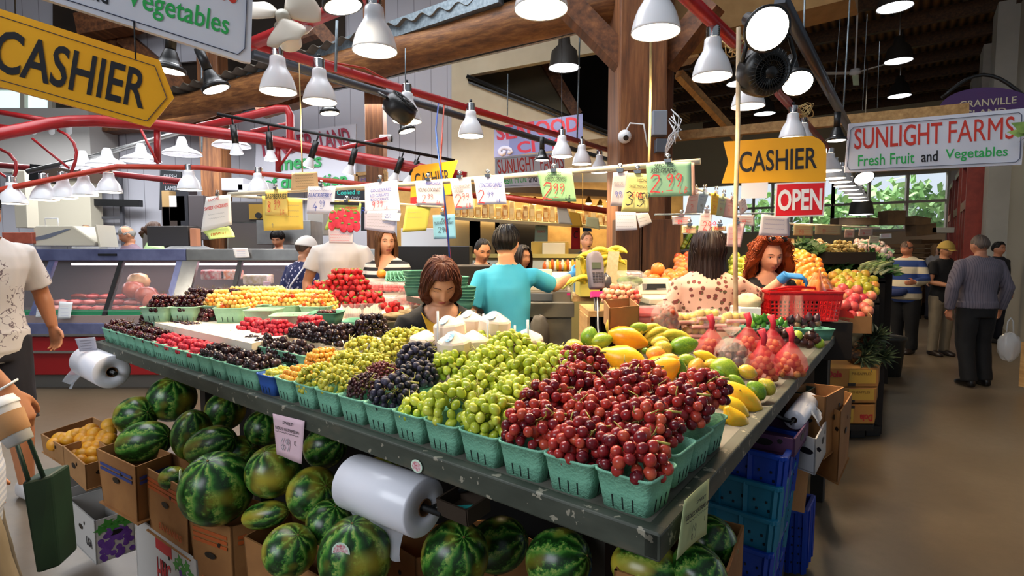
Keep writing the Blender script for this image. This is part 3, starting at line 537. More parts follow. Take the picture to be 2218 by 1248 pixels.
r=thing('tag_pole','long pale pole across the stall that carries the price tags','pole',PP0);MB().tube([PP0,PP0.lerp(PP1,.5)-UP*.012,PP1],.0125,12).build('tube',POLE,r,True);k=PP0.lerp(PP1,.79)-UP*.006;e=(PP1-PP0).normalized();MB().tube([k-e*.06,k+e*.06],.018,12).build('coupling',POLE,r,True)
pl=Pl(PP0,PP1);pl.a=pl.a+pl.n*.016
ptag('white tag for local sweet cherries with curling green flap',pl,((436,503),(501,487),(499,421),(446,427)),'f4eee6',(('t','LOCAL','r',.45,.9,.4,.07),('t','SWEET CHERRIES','r',.5,.66,.85,.1),('p',2,'g',.2,.45,.6,.12)))
ptag('yellow green flap folded out below the cherry tag',pl,((462,519),(518,514),(496,490),(436,500)),'c5d67c',(('t','SPECIAL','o',.5,.4,.6,.3),),False,'paper_flap',.03)
ptag('big yellow sheet behind the raspberry tag',pl,((571,500),(657,497),(655,430),(567,424)),'efd05e',(('p',3,'g',.62,.75,.32,.16),('d','9.','g',.25,.06,0,.13)),False)
pl.a=pl.a+pl.n*.006
ptag('yellow tag RASPBERRIES 8.99 over the yellow sheet',pl,((574,466),(624,468),(622,409),(575,412)),'ecd478',(('t','RASPBERRIES','k',.5,.74,.95,.18),('p',1,'o',.05,.62,.85,.1),('d','8.','r',.12,.14,0,.4),('d','99','r',.42,.3,0,.27),('d','-','r',.42,.22,0,.2),('d','LB','r',.7,.04,0,.2)))
ptag('white tag BLACKBERRY 4.99 in blue',pl,((663,463),(723,464),(727,404),(667,404)),'d9dbee',(('t','BLACKBERRY','b',.5,.68,.85,.15),('p',1,'b',.1,.86,.8,.1),('p',1,'b',.1,.55,.8,.1),('d','4','b',.25,.1,0,.34),('d','99','b',.48,.26,0,.22),('d','-','b',.5,.17,0,.2)))
r=ptag('colour poster of strawberries in front of the man in the white T-shirt',pl,((703,498),(777,499),(783,441),(722,436)),'9cb860',(),True,'strawberry_poster')
T,w,h=quadT([pl.pt(*p,.006)for p in((703,498),(777,499),(783,441),(722,436))]);m=MB();m.box(T@V((0,.44*h,0)),(w*.92,h*.1,.001),T.to_3x3().to_4x4(),1)
for x,y,s in((-.36,-.02,.2),(-.1,.08,.2),(.16,.05,.19),(.38,.0,.2),(-.2,-.22,.2),(.06,-.12,.19),(.28,-.2,.2),(-.4,-.34,.17),(-.02,-.38,.18),(.2,-.4,.15),(.4,-.32,.18)):
 m.ell(T@V((x*w,y*h,0)),(s*h,s*h*1.1,.002),T.to_3x3().to_4x4(),14,6,0);m.ell(T@V(((x-.03)*w,(y+.14)*h,.001)),(s*h*.5,s*h*.22,.002),T.to_3x3().to_4x4(),8,4,2)
m.text('RIPE & SWEET',T@TR((w*.22,h*.3,0)),w*.36,h*.07,3);m.text('READY TO EAT',T@TR((w*.22,h*.2,0)),w*.36,h*.07,3);m.build('picture',[mat('poster_red','c9203a','e0485a',rough=.5,sc=30),INK,mat('poster_leaf','5c8a3a',rough=.6),CK['r']],r,True)
ptag('thin pale sheet below the strawberry poster',pl,((713,527),(763,528),(765,497),(711,497)),'d8ccd4',(('p',4,'r',.1,.8,.8,.2),),False)
ptag('long pale sheet under the gooseberry tag',pl,((790,497),(853,506),(862,455),(790,458)),'c8c2d2',(('p',5,'g',.1,.85,.8,.15),),False)
ptag('white tag for gooseberries and fresh currants 9.99',pl,((791,464),(868,461),(860,390),(790,398)),'dcdcec',(('t','LOCAL','b',.12,.92,.18,.07),('t','GOOSEBERRIES','b',.5,.74,.6,.1),('t','RED CURRANTS','b',.45,.58,.55,.09),('t','BLACK CURRANTS','b',.45,.45,.52,.08),('d','9','r',.22,.14,0,.26),('d','99','r',.37,.2,0,.2),('d','LB','r',.6,.12,0,.1)))
pl.a=pl.a+pl.n*.005
ptag('small white tag 25 cents over the gooseberry tag',pl,((827,478),(866,480),(869,462),(828,460)),'e6e8f2',(('d','25c','b',.2,.35,0,.5),),False)
ptag('white tag FRESH DRINK YOUNG COCONUT 2.99',pl,((905,444),(961,446),(958,390),(899,392)),'d6cdd8',(('t','FRESH DRINK','b',.62,.88,.6,.12),('t','YOUNG COCONUT','k',.5,.62,.85,.15),('d','2','r',.25,.1,0,.32),('d','99','r',.45,.24,0,.22),('d','EA','r',.8,.04,0,.14)))
ptag('white tag CHAMPAGNE GRAPES 2.99',pl,((985,456),(1027,452),(1019,383),(974,388)),'d8d0d6',(('t','CHAMPAGNE','g',.5,.72,.8,.1),('t','GRAPES','g',.36,.59,.45,.09),('d','2','r',.18,.08,0,.4),('d','99','r',.5,.28,0,.22),('d','LB','r',.72,.05,0,.14)))
ptag('white tag CONCORD GRAPES 2.99',pl,((1034,444),(1098,442),(1090,382),(1026,385)),'d8d8ec',(('t','CONCORD GRAPES','b',.52,.7,.75,.16),('p',1,'b',.12,.56,.7,.1),('d','2','r',.12,.06,0,.46),('d','99','b',.42,.24,0,.22),('d','LB','b',.75,.08,0,.12)))
ptag('green tag SEEDLESS GREEN GRAPES 2.99',pl,((1177,435),(1249,437),(1239,372),(1163,372)),'8fbf8a',(('t','SEEDLESS','k',.4,.9,.4,.1),('t','GREEN GRAPES','k',.46,.76,.62,.11),('p',1,'k',.12,.68,.66,.1),('d','2','r',.12,.06,0,.56),('d','99','r',.4,.26,0,.34),('d','-','r',.46,.12,0,.2),('d','LB','k',.78,.08,0,.15)))
ptag('pale tag for papayas tucked behind the mango tag',pl,((1322,446),(1350,447),(1360,371),(1328,374)),'c9bec0',(('t','PAPAYAS','g',.5,.66,.7,.1),('d','99','b',.25,.25,0,.18)))
pl.a=pl.a+pl.n*.004
ptag('yellow tag SWEET MANGO 3 for 5.00',pl,((1345,459),(1406,458),(1403,377),(1360,374)),'ded584',(('t','SWEET MANGO','k',.55,.66,.7,.08),('t','SPECIAL','k',.7,.82,.4,.07),('d','3','k',.1,.16,0,.36),('d','FOR','r',.36,.36,0,.15),('d','5','k',.58,.14,0,.34),('d','00','k',.76,.34,0,.16),('d','-','k',.78,.26,0,.12)))
pl.a=pl.a+pl.n*.003
ptag('large green tag SEEDLESS RED GRAPES 2.99',pl,((1403,427),(1498,424),(1497,350),(1399,353)),'86b494',(('t','SEEDLESS','k',.38,.91,.44,.1),('t','RED GRAPES','k',.38,.77,.56,.11),('p',1,'k',.08,.7,.62,.1),('d','2.','r',.1,.12,0,.52),('d','99','r',.45,.28,0,.38),('d','-','r',.46,.14,0,.26),('d','LB','r',.76,.08,0,.2)))
ptag('narrow salmon strip beside the red grapes tag',pl,((1498,424),(1506,423),(1504,352),(1496,352)),'e2ab92',(),False)
pl2=Pl(at(878,447,3.2),at(1000,452,3.1))
line('tag_pole','thin lower pole behind the coconut tag','pole',[at(500,425,3.75),at(662,432,3.6),at(780,436,3.4),at(958,449,3.1)],.007,POLE,8)
ptag('plain yellow green sheet below the coconut tag',pl2,((871,503),(923,500),(934,446),(880,446)),'c6c35a',(('p',2,'g',.15,.75,.6,.2),))
ptag('blue sheet with upside writing beside the two cables',pl2,((939,518),(988,517),(985,464),(937,466)),'79b4d4',(('t','PLANT','k',.6,.8,.4,.1),('t','MUSHROOM PLANT','k',.5,.66,.85,.12),('d','29c','k',.25,.25,0,.24)))
pl3=Pl(at(1330,470,2.6),at(1420,468,2.5))
ptag('white sheet hanging on the planked post',pl3,((1333,500),(1381,498),(1377,460),(1333,458)),'cfd0dc',(('p',4,'g',.1,.8,.8,.2),),False)
ptag('tilted small white sheet beside the other on the post',pl3,((1386,494),(1412,482),(1404,461),(1377,462)),'d2cfd6',(('p',2,'g',.15,.6,.6,.25),),False)
pl4=Pl(at(632,408,3.2),at(690,408,3.25))
ptag('beige card covered in writing on a string',pl4,((630,412),(691,409),(687,372),(632,374)),'d6b890',(('p',5,'k',.15,.82,.7,.16),),False)
a,b=at(1503,408,2.6),at(1612,448,3.2);line('tag_pole','pale pole with many small tags beside the planked post','pole',[a,b],.008,POLE,8);pl=Pl(a,b);pl.a+=pl.n*.012
for i,(q,c,n)in enumerate(((((1484,463),(1508,462),(1516,414),(1493,420)),'d9c4c6','pink grey tag first on the small pole'),(((1508,461),(1524,462),(1536,418),(1514,415)),'9dbcd4','pale blue tag second on the small pole'),(((1538,465),(1553,466),(1558,422),(1541,417)),'e6c33c','yellow tag on the small pole'),(((1551,468),(1566,469),(1574,427),(1558,424)),'c9d6ae','pale green tag on the small pole'),(((1566,470),(1591,474),(1597,434),(1572,427)),'e2b8b4','pink tag with torn edge on the small pole'),(((1604,467),(1620,452),(1614,428),(1599,435)),'ccccdc','white tag tilted at the end of the small pole'))):
 ptag(n,pl,q,c,(('p',2,'b' if i%2 else 'r',.2,.75,.6,.15),('d','29'[i%2]+'9','r' if i!=1 else 'k',.2,.2,0,.24)))
line('tag_pole','thin wire pole with tags behind the floral blouse','pole',[at(1418,465,3.0),at(1560,463,3.3),at(1700,462,3.6)],.005,GALV,6)
pl=Pl(at(1455,480,3.1),at(1700,480,3.3))
for i,(q,c,n,d)in enumerate(((((1456,487),(1498,488),(1496,468),(1455,468)),'b9b4bc','grey tag 1.29 beside the planked post','129'),(((1512,504),(1537,504),(1543,458),(1518,459)),'dccdd0','white tag with red prices 2.99 over the dark haired woman','299'),(((1476,506),(1509,507),(1508,489),(1477,489)),'d8c49e','tan tag GALA APPLES','145'),(((1543,500),(1574,500),(1573,490),(1543,490)),'d0ba94','tan tag half behind the white one','19'),(((1573,534),(1604,535),(1615,484),(1576,486)),'e4bfc6','pink sheet taped on the pole in front of the blouse',''),(((1596,487),(1634,490),(1634,466),(1596,466)),'c4bfc4','pale tag MANGO behind the taped pole','99'),(((1644,510),(1710,512),(1708,484),(1690,466),(1648,464))[:4]and((1644,510),(1710,512),(1709,470),(1650,464)),'d5d5e4','wide white tag with blue writing over the red hair',''),(((1718,510),(1760,511),(1762,487),(1720,486)),'d6b880','tan tag 1.50 under the OPEN sign','150'),(((1765,508),(1822,509),(1824,487),(1766,486)),'c2a878','wide tan tag behind metal hooks','99'),(((1829,515),(1850,515),(1851,497),(1830,497)),'dbb79a','tan tag 2.99 over the ginger','299'),(((1860,512),(1890,511),(1891,495),(1861,495)),'c4a894','brown tag over the onions','19'),(((1880,526),(1903,527),(1906,512),(1884,510)),'e2d9b0','cream tag hanging low by the stacked crates',''),(((1905,517),(1931,516),(1931,506),(1906,507)),'e6e6e0','white strip tag by the stacked crates',''))):
 ptag(n,pl if i<7 else Pl(at(1720,500,4.4),at(1920,500,4.9)),q,c,((('t','GALA APPLES','k',.5,.78,.8,.22),)if i==2 else())+(('p',1 if i==2 else 3,'b' if i==6 else 'r',.12,.5 if i==2 else .78,.7,.22),)+((('d',d,'r',.25,.12,0,.4),)if d else()),i<5)
line('tag_pole','tan rail with tags over the ginger and greens','pole',[at(1700,484,4.5),at(1905,494,5.0)],.008,POLE,6)
# ---------------------------------------------------------------- the fruit stall
ZT,ZB=1.07,1.20
TC,TL,TRr=on(1415,1145,ZT),on(215,740,ZT),on(1812,714,ZT)
E1,E2=(TL-TC).normalized(),(TRr-TC).normalized();LS,LT=(TL-TC).length,(TRr-TC).length
ANG=math.atan2(E1.y,E1.x)
def T_(s,t,z=ZT):p=TC+E1*s+E2*t;return V((p.x,p.y,z))
def zs(s,t):
 top=ZB if s>1.3 else ZT+.05
 return ZT+(top-ZT)*max(0,min(1,(t-.13)/.3))
GP=NT('painted_fascia');f=GP.noise(5,5,GP.mapping((1,1,3)));g=GP.noise(26,4);GP.col(GP.mix(GP.math('GREATER_THAN',g,.635),GP.ramp(f,[(.3,'2c3128'),(.55,'3f443a'),(.75,'5a5344')]),'8d8878'));GP.p(rough=.6);FASC=GP.mat
stall=thing('market_stall','dark green painted fruit stall with sloping display boards','stall',T_(1.5,.4,0))
BOARD=mat('worn_board','5f5c52','77736a',rough=.7,sc=7);WHB=mat('white_board','e6dcc8','d8ccb4',rough=.6,sc=3)
m=MB().slab([T_(-.015,-.015),T_(-.015,LT),T_(.42,LT),T_(.66,.6),T_(LS+.02,.6),T_(LS+.02,-.015)],(0,0,-.02));m.build('tabletop',BOARD,stall,True)
m=MB().slab([T_(-.02,-.02,ZT+.004),T_(LS+.02,-.02,ZT+.004),T_(LS+.02,.012,ZT+.004),T_(-.02,.012,ZT+.004)],(0,0,-.052));m.build('front_fascia',FASC,stall,True,bev=.004)
m=MB().slab([T_(-.021,-.02,ZT+.003),T_(.012,-.02,ZT+.003),T_(.012,LT,ZT+.003),T_(-.021,LT,ZT+.003)],(0,0,-.05));m.build('side_fascia',FASC,stall,True,bev=.004)
m=MB().slab([T_(LS+.02,-.02,ZT+.004),T_(LS+.02,.6,ZT+.004),T_(LS-.01,.6,ZT+.004),T_(LS-.01,-.02,ZT+.004)],(0,0,-.05));m.build('end_fascia',FASC,stall,True)
def sl(s0,s1,m):m.grid(lambda u,v:T_(s0+(s1-s0)*u,.13+.4*v,zs(s0+(s1-s0)*u,.13+.4*v)),12,8,sm=False)
m=MB();sl(.1,1.29,m);m.build('sloping_board',BOARD,stall,True);m=MB();sl(1.31,LS,m);m.build('white_sloping_board',WHB,stall,True)
m=MB().slab([T_(.06,.5,ZT+.015),T_(.06,1.5,ZT+.01),T_(.5,1.35,ZT+.07),T_(.72,.5,ZT+.08)],(0,0,-.015));m.build('fruit_shelf',BOARD,stall,True)
for k,(s,t)in enumerate(((.3,.38),(1.2,.5),(2.4,.5),(.06,1.5),(.06,LT-.1),(.5,LT-.1),(LS-.15,.5))):MB().box(T_(s,t,ZT/2-.02),(.07,.07,ZT-.05),(0,0,ANG)).build('leg',mat('dark_leg','2a2720',rough=.7),stall,True)
m=MB().slab([T_(.5,.75,.02),T_(LS,.75,.02),T_(LS,.75,ZT-.03),T_(.5,.75,ZT-.03)],E2*.02);m.build('back_panel',mat('light_blocker_black','0c0b0a',rough=.9),stall,True)  # black sheet added behind the melons to block light from the rear
m=MB().slab([T_(.35,.7,.02),T_(.35,LT,.02),T_(.35,LT,ZT-.03),T_(.35,.7,ZT-.03)],E1*.02);m.build('back_panel',mat('light_blocker_black','0c0b0a'),stall,True)  # second added sheet, blocks light under the aisle arm
rear=thing('rear_table','white topped rear display table under the strawberries','table',on(500,690,0)*0+on(520,690,ZB)-UP*ZB)
RP=[on(x,y,ZB)for x,y in((336,699),(545,744),(640,722),(676,706),(886,682),(915,655),(700,640),(345,648),(328,672))]
MB().slab(RP,(0,0,-.03)).build('tabletop',WHB,rear,True)
MB().slab([RP[3],RP[4],RP[4]-UP*.16,RP[3]-UP*.16],(-.01,.03,0)).build('apron',mat('olive_apron','4c5241',rough=.7),rear,True)
for p in(RP[3],RP[4],RP[5],RP[6]):MB().box(V((p.x,p.y+.06,.58)),(.06,.06,1.16)).build('leg',mat('dark_leg','2a2720'),rear,True)
def basket_mesh(w,h,col,slots=True,n=28):
 m=MB();b=w*.8;z=V((0,0,0));X,Y=V((1,0,0)),V((0,1,0));L=lambda zz,r,wav=0:(V((0,0,zz)),X,Y,r/2,r/2)
 m.loft([L(0,b),L(h*.5,(w+b)/2),L(h*.93,w*.985),L(h*.94,w*1.03),L(h,w*1.03),L(h,w*.97),L(h*.5,(w+b)/2-.006),L(.004,b-.008)],n,0,True,7.0)
 if slots:
  for s in range(4):
   R4=rotm((0,0,s*math.pi/2))
   for k in(-1,0,1):a,c=R4@V((k*w*.17,-b*.502,h*.06)),R4@V((k*w*.175,-(b+(w-b)*.36)*.502,h*.4));m.bar(a,c,.0028,.0022,1)
 return m.mesh('fibre_basket',[col,mat('slot_dark','12201a',rough=.9)])
MINT=basket_mesh(.122,.075,GRN);BLUEB=basket_mesh(.12,.07,mat('blue_pulp','2d5fae','2450a0',rough=.8,sc=12));MINTF=basket_mesh(.15,.075,mat('mint_pulp_pale','a9d2b0','9cc6a4',rough=.9,sc=12,bump=.3));DGREEN=basket_mesh(.15,.06,mat('green_pulp','62a088','528c76',rough=.9,sc=12),False)
BIN=[0]
def basket(label,p,me=MINT,rz=None,sc=1,tilt=0):
 BIN[0]+=1
 return tag(put('fibre_basket',me,loc=p,rot=(tilt*math.sin(ANG),-tilt*math.cos(ANG)*0,(ANG if rz is None else rz)+rnd.uniform(-.05,.05))),label,'basket','fibre fruit baskets')if sc==1 else None
def fmat(name,stops,r=None,sc=3,rough=.3,spec=.5,sub=0,bump=0,bsc=60,rs=.45):
 t=NT(name);f=t.math('ADD',t.math('MULTIPLY',t.noise(sc,3,t.obj),1-rs),t.math('MULTIPLY',t.rand(),rs));t.col(t.ramp(f,stops));t.p(rough=rough,spec=spec,sub=sub)
 t.b.inputs['Subsurface Radius'].default_value=(.01,.006,.003)
 if bump:t.bump(t.noise(bsc),bump)
 return t.mat
STEM=mat('green_stem','a9a24a','8f8a3a',rough=.6);BSTEM=mat('brown_stem','6f5a2c',rough=.7);LEAFG=mat('calyx','5d9a36',rough=.6)
M_DC=fmat('dark_cherry',[(.25,'1d0408'),(.5,'360810'),(.75,'5a0f18')],rough=.14);M_YC=fmat('yellow_cherry',[(.28,'c8261c'),(.38,'ea8a3a'),(.48,'f6c45a'),(.75,'f8d880')],sc=45,rough=.2,rs=.4)
M_RB=fmat('raspberry',[(.3,'b8122a'),(.7,'dd3044')],rough=.35,bump=.4,bsc=300);M_BB=fmat('blackberry',[(.3,'1c1012'),(.7,'402a2c')],rough=.22);M_SB=fmat('strawberry',[(.3,'a80f1c'),(.7,'d8282e')],rough=.28,bump=.5,bsc=260)
M_RG=fmat('red_grape',[(.2,'44101a'),(.4,'7a1a22'),(.6,'ab322c'),(.8,'d0603f')],sc=40,rough=.2,sub=.08);M_GG=fmat('green_grape',[(.25,'9dab2c'),(.55,'c2cc42'),(.8,'dcda5c')],sc=40,rough=.22,sub=.12);M_BG=fmat('black_grape',[(.3,'14121f'),(.55,'282438'),(.75,'4a4458')],sc=60,rough=.45);M_YG=fmat('yellow_grape',[(.3,'a8a630'),(.6,'cfc647'),(.8,'dfd368')],sc=40,rough=.25,sub=.1);M_CG=fmat('champagne_grape',[(.3,'2e1016'),(.7,'6a2a2e')],sc=60,rough=.35);M_GB=fmat('golden_berry',[(.3,'d88a20'),(.7,'f4b84a')],rough=.3)
def ballm(name,r,mt,nu=12,nv=8,stem=None,fn=None):
 m=MB().ell((0,0,0),r,None,nu,nv,0,fn)
 if stem:m.tube([(0,0,r*.85),(.003,.002,r*1.6),(.009,.004,r*2.6)],.0009,4,1)
 return m.mesh(name,[mt,BSTEM])
DC=[ballm('dark_cherry',.0125,M_DC),ballm('dark_cherry',.0125,M_DC,stem=1)];YC=[ballm('yellow_cherry',.013,M_YC),ballm('yellow_cherry',.012,M_YC)]
drup=lambda p:1+.1*math.sin(8*math.atan2(p.y,p.x)+3*(round(p.z*4)%2))*math.sin(math.acos(max(-1,min(1,p.z)))*9)
RBm=[ballm('raspberry',(.0095,.0095,.0115),M_RB,18,12,fn=drup)];BBm=[ballm('blackberry',(.0105,.0105,.0135),M_BB,20,14,fn=lambda p:1+.16*math.sin(7*math.atan2(p.y,p.x)+3.1*(round(p.z*4)%2))*math.sin(math.acos(max(-1,min(1,p.z)))*9))]
m=MB().lathe([(0,-.022),(.008,-.018),(.0145,-.006),(.0175,.006),(.015,.014),(.006,.017),(0,.0165)],14)
for k in range(7):a=k*.9;m.add([(0,0,.0172),(.005*math.cos(a-.5),.005*math.sin(a-.5),.019),(.014*math.cos(a),.014*math.sin(a),.018),(.005*math.cos(a+.5),.005*math.sin(a+.5),.019)],[(0,1,2,3)],1)
SBm=[m.mesh('strawberry',[M_SB,LEAFG])];GBm=[ballm('golden_berry',.0085,M_GB)]
def heap(c,hw,r,H,rz=0,hy=None,jit=.25):
 hy=hy or hw;pts=[];l=0;dz=r*1.55
 while l*dz<H:
  k=math.sqrt(max(0,1-(l*dz/H)**1.5));kk=math.sqrt(max(0,1-(min(H,(l+1.6)*dz)/H)**1.5));n=int(hw/r)+1;ny=int(hy/(r*.9))+1
  for j in range(-ny,ny+1):
   for i in range(-n,n+1):
    x=(i+.5*((j+l)%2))*r*1.9;y=j*r*1.7;q=max(abs(x)/hw,abs(y)/hy)*.55+math.hypot(x/hw,y/hy)*.45
    if q>k or q<kk-.12:continue
    o=V((x+rnd.uniform(-1,1)*r*jit,y+rnd.uniform(-1,1)*r*jit,0));o.rotate(Euler((0,0,rz)));pts.append(V(c)+o+UP*(l*dz+rnd.uniform(-.2,.2)*r))
  l+=1
 return pts
def scatter(name,label,cat,group,ms,pts,cap=300,rot=True):
 pts=sorted(pts,key=lambda p:p.y);rest=MB()
 for i,p in enumerate(pts):
  e=(rnd.uniform(-.8,.8),rnd.uniform(-.8,.8),rnd.uniform(0,6.3))if rot else(0,0,0);me=rnd.choice(ms)
  if i<cap:tag(put(name,me,loc=p,rot=e),label,cat,group)
  else:
   T=TR(p,e);b=len(rest.v);rest.v+=[tuple(T@v.co)for v in me.vertices];rest.f+=[tuple(x+b for x in f.vertices)for f in me.polygons];rest.m+=[f.material_index for f in me.polygons];rest.s+=[f.use_smooth for f in me.polygons]
 if rest.v:tag(rest.build(name+'_heap',list(ms[0].materials)),label.replace('one ','')+', those further back',cat,kind='stuff')
def bunch(name,label,group,c,rad,me,r,rz=0,tilt=0,cut=-.35,cap=90,sx=1.0,sm=STEM,merged=False):
 t=thing(name,label,'grapes',c,(tilt,0,rz),group);R_=random.Random(int(abs(c[0])*9000)+int(c[1]*7000));P=[]
 for lay in(1.0,.66):
  for _ in range(900 if lay==1 else 300):
   d=V((R_.gauss(0,1),R_.gauss(0,1),R_.gauss(0,1))).normalized()
   if d.z<cut:continue
   k=lay*R_.uniform(.93,1.07);p=V((d.x*rad[0]*k,d.y*rad[1]*k,d.z*rad[2]*k))
   if all((p-q).length>1.72*r for q in P):P.append(p)
   if len(P)>=cap:break
 m=MB();n=V((0,0,0));m.tube([(-rad[0]*1.05,0,rad[2]*.75),(-rad[0]*.6,.004,rad[2]*.8),(0,0,rad[2]*.35),(rad[0]*.6,0,0)],[.0028,.0024,.002,.0012],6)
 for p in P[::4]:m.tube([V((p.x*.55,0,rad[2]*.3)),p*.8,p],[.0014,.001,.001],4,0,False)
 for _ in range(3):a=R_.uniform(0,6.3);q=V((rad[0]*.8*math.cos(a),rad[1]*.8*math.sin(a),rad[2]*.95));m.tube([q*.6,q,q+V((R_.uniform(-.02,.02),R_.uniform(-.02,.02),.012))],[.002,.0017,.0012],5)
 m.build('stem',sm,t)
 if merged:
  g=MB()
  for p in P:g.ell(p,r,None,8,6)
  g.build('berries',me.materials[0],t)['kind']='stuff'
 else:
  for p in P:o=put('grape',me,t,loc=p,rot=(R_.uniform(-1,1),R_.uniform(-1,1),R_.uniform(0,6)));k=R_.uniform(.88,1.12);o.scale=(k,k,k*sx)
 return t
GR={'r':(ballm('grape',.0118,M_RG,14,10),.0118,1.06),'g':(ballm('grape',.0112,M_GG,14,10),.0112,1.28),'b':(ballm('grape',.0102,M_BG),.0102,1),'y':(ballm('grape',.0085,M_YG),.0085,1.08)}
def place_bunches(kind,name,L,what,group,cap,rad):
 me,r,sx=GR[kind]
 for i,(s,t,dz,rz,txt)in enumerate(L):
  k=rnd.uniform(.92,1.08);bunch(name,what+' '+txt,group,T_(s,t,zs(s,t)+.08+(dz-.08)*.5),[a*k for a in rad],me,r,ANG+rz,rnd.uniform(-.15,.15),-.45,cap,sx)
ordn=['at the front corner','second from the corner','third from the corner','fourth from the corner','fifth from the corner','sixth from the corner','seventh from the corner','eighth from the corner','ninth from the corner','tenth from the corner','eleventh from the corner','twelfth from the corner','thirteenth from the corner','fourteenth from the corner','fifteenth from the corner','sixteenth from the corner','seventeenth from the corner','ninth from the far end','eighth from the far end','seventh from the far end','sixth from the far end','fifth from the far end','fourth from the far end','third from the far end','second from the far end','at the far end']
cont=['red grapes']*3+['green grapes']*2+['a few green grapes','black grapes','champagne grapes','yellow green grapes','yellow green grapes','golden berries','yellow berries']+['blackberries']*4+['raspberries']*4+['dark cherries']*6
FR=[]
for i in range(26):
 s=.066+.1225*i;p=T_(s,.072);FR.append(s)
 basket(('blue' if i==11 else 'mint green')+' basket of %s in the front row, %s'%(cont[i],ordn[i]),p,BLUEB if i==11 else MINT)
for i,t in enumerate((.197,.322,.447)):basket('mint green basket of red grapes along the aisle edge, %s behind the corner one'%('first','second','third')[i],T_(.066,t,zs(.066,t)if t<.2 else ZT+.004))
for i,s in enumerate((.2,.33,.46,.6,.73,.86,.98,1.1,1.22)):basket('mint basket hidden under grapes in the second row, %d%s from the aisle'%(i+1,['st','nd','rd'][i]if i<3 else 'th'),T_(s,.2,zs(s,.2)))
for i,s in enumerate((1.45,1.58,1.71,1.84,1.97,2.1,2.23,2.36,2.49,2.62,2.75,2.88)):basket('mint basket in the second row under %s, %s'%('blackberries' if s<1.9 else 'raspberries' if s<2.4 else 'cherries',ordn[i]),T_(s,.22,zs(s,.22)),tilt=0)
G='red grape bunches'
place_bunches('r','grape_bunch',((.07,.07,.095,.2,'spilling over the corner basket'),(.19,.075,.085,1.0,'in the second basket from the corner'),(.315,.08,.105,.4,'in the third basket, next to green grapes'),(.1,.2,.115,.3,'behind the corner basket'),(.23,.2,.11,1.5,'in the second row beside the corner'),(.36,.2,.13,.8,'in the second row next to green grapes'),(.07,.33,.105,.2,'along the aisle edge by an open basket'),(.22,.33,.115,1.2,'in the middle of the heap'),(.36,.33,.13,.1,'in the heap below the top bunch'),(.4,.44,.14,.7,'on top of the heap with a bare stalk'),(.06,.46,.1,.5,'in the basket beside the yellow papayas'),(.22,.45,.095,1.1,'against the papayas')),'bunch of red grapes',G,68,(.066,.06,.052))
place_bunches('g','grape_bunch',((.445,.08,.1,.5,'next to the red grapes in the front row'),(.57,.085,.12,1.4,'drooping over the front row basket'),(.47,.21,.1,.2,'in the second row beside the red heap'),(.6,.22,.13,.9,'in the second row above the drooping bunch'),(.52,.34,.11,1.1,'in the middle of the green heap'),(.66,.34,.14,.3,'high in the green heap by the concord grapes'),(.54,.46,.12,.6,'at the back beside a papaya'),(.68,.47,.16,.2,'on top below the coconuts'),(.8,.46,.13,1.0,'at the back below the big coconut'),(.8,.32,.1,1.3,'behind the black grapes'),(.44,.43,.12,.4,'between red grapes and papaya')),'bunch of green grapes','green grape bunches',66,(.068,.06,.055))
place_bunches('g','grape_bunch',((.69,.07,.062,.5,'small, in the sixth basket'),),'bunch of green grapes','green grape bunches',26,(.045,.045,.03))
place_bunches('b','grape_bunch',((.8,.08,.09,.4,'in the front row basket'),(.84,.2,.11,1.2,'heaped behind the front basket'),(.94,.3,.13,.6,'leaning on the yellow green grapes'),(.9,.42,.11,.2,'beside a coconut')),'bunch of dusky black grapes','black grape bunches',70,(.062,.055,.052))
for i,(s,t,dz)in enumerate(((.925,.075,.085),(.97,.17,.09))):bunch('grape_bunch','bunch of tiny dark champagne grapes '+('in the front row' if i==0 else 'behind the front basket'),'champagne grape bunches',T_(s,t,zs(s,t)+dz),(.055,.05,.045),ballm('grape',.0055,M_CG),.0055,ANG,0,-.3,160,merged=True)
place_bunches('y','grape_bunch',((1.05,.075,.085,.3,'in the front basket next to champagne grapes'),(1.17,.075,.07,.9,'in the front basket next to golden berries'),(1.06,.2,.11,1.2,'behind the front baskets'),(1.19,.2,.1,.2,'behind, near the golden berries'),(1.12,.32,.12,.6,'in the middle of the yellow heap'),(1.26,.32,.1,1.1,'in the heap next to blackberries'),(1.1,.44,.13,.5,'on top beside the black sleeve'),(1.22,.46,.1,.3,'at the back of the yellow heap')),'bunch of small yellow green grapes','yellow green grape bunches',80,(.062,.055,.05))
P=heap(T_(FR[10],.072,ZT+.062),.055,.0085,.045,ANG)+heap(T_(FR[10]+.03,.19,ZT+.1),.06,.0085,.05,ANG)
scatter('golden_berry','one golden berry in the basket between yellow grapes and the blue basket','berry','golden berries',GBm,P,160)
scatter('yellow_berry','one yellow green berry in the blue basket','berry','yellow berries',[ballm('yellow_berry',.009,M_YG)],heap(T_(FR[11],.072,ZT+.058),.05,.009,.03,ANG),80)
P=[]
for i in range(12,16):P+=heap(T_(FR[i],.072,ZT+.066),.058,.0125,.05,ANG)
for s,t,h in((1.5,.21,.06),(1.63,.21,.06),(1.76,.21,.06),(1.88,.21,.05),(1.42,.34,.07),(1.55,.34,.06),(1.68,.34,.05),(1.34,.42,.07)):P+=heap(T_(s,t,zs(s,t)+.05),.062,.0125,h,ANG)
scatter('blackberry','one blackberry heaped in the baskets between raspberries and golden berries','berry','blackberries',BBm,P,300)
P=[]
for i in range(16,20):P+=heap(T_(FR[i],.072,ZT+.066),.058,.0108,.045,ANG)
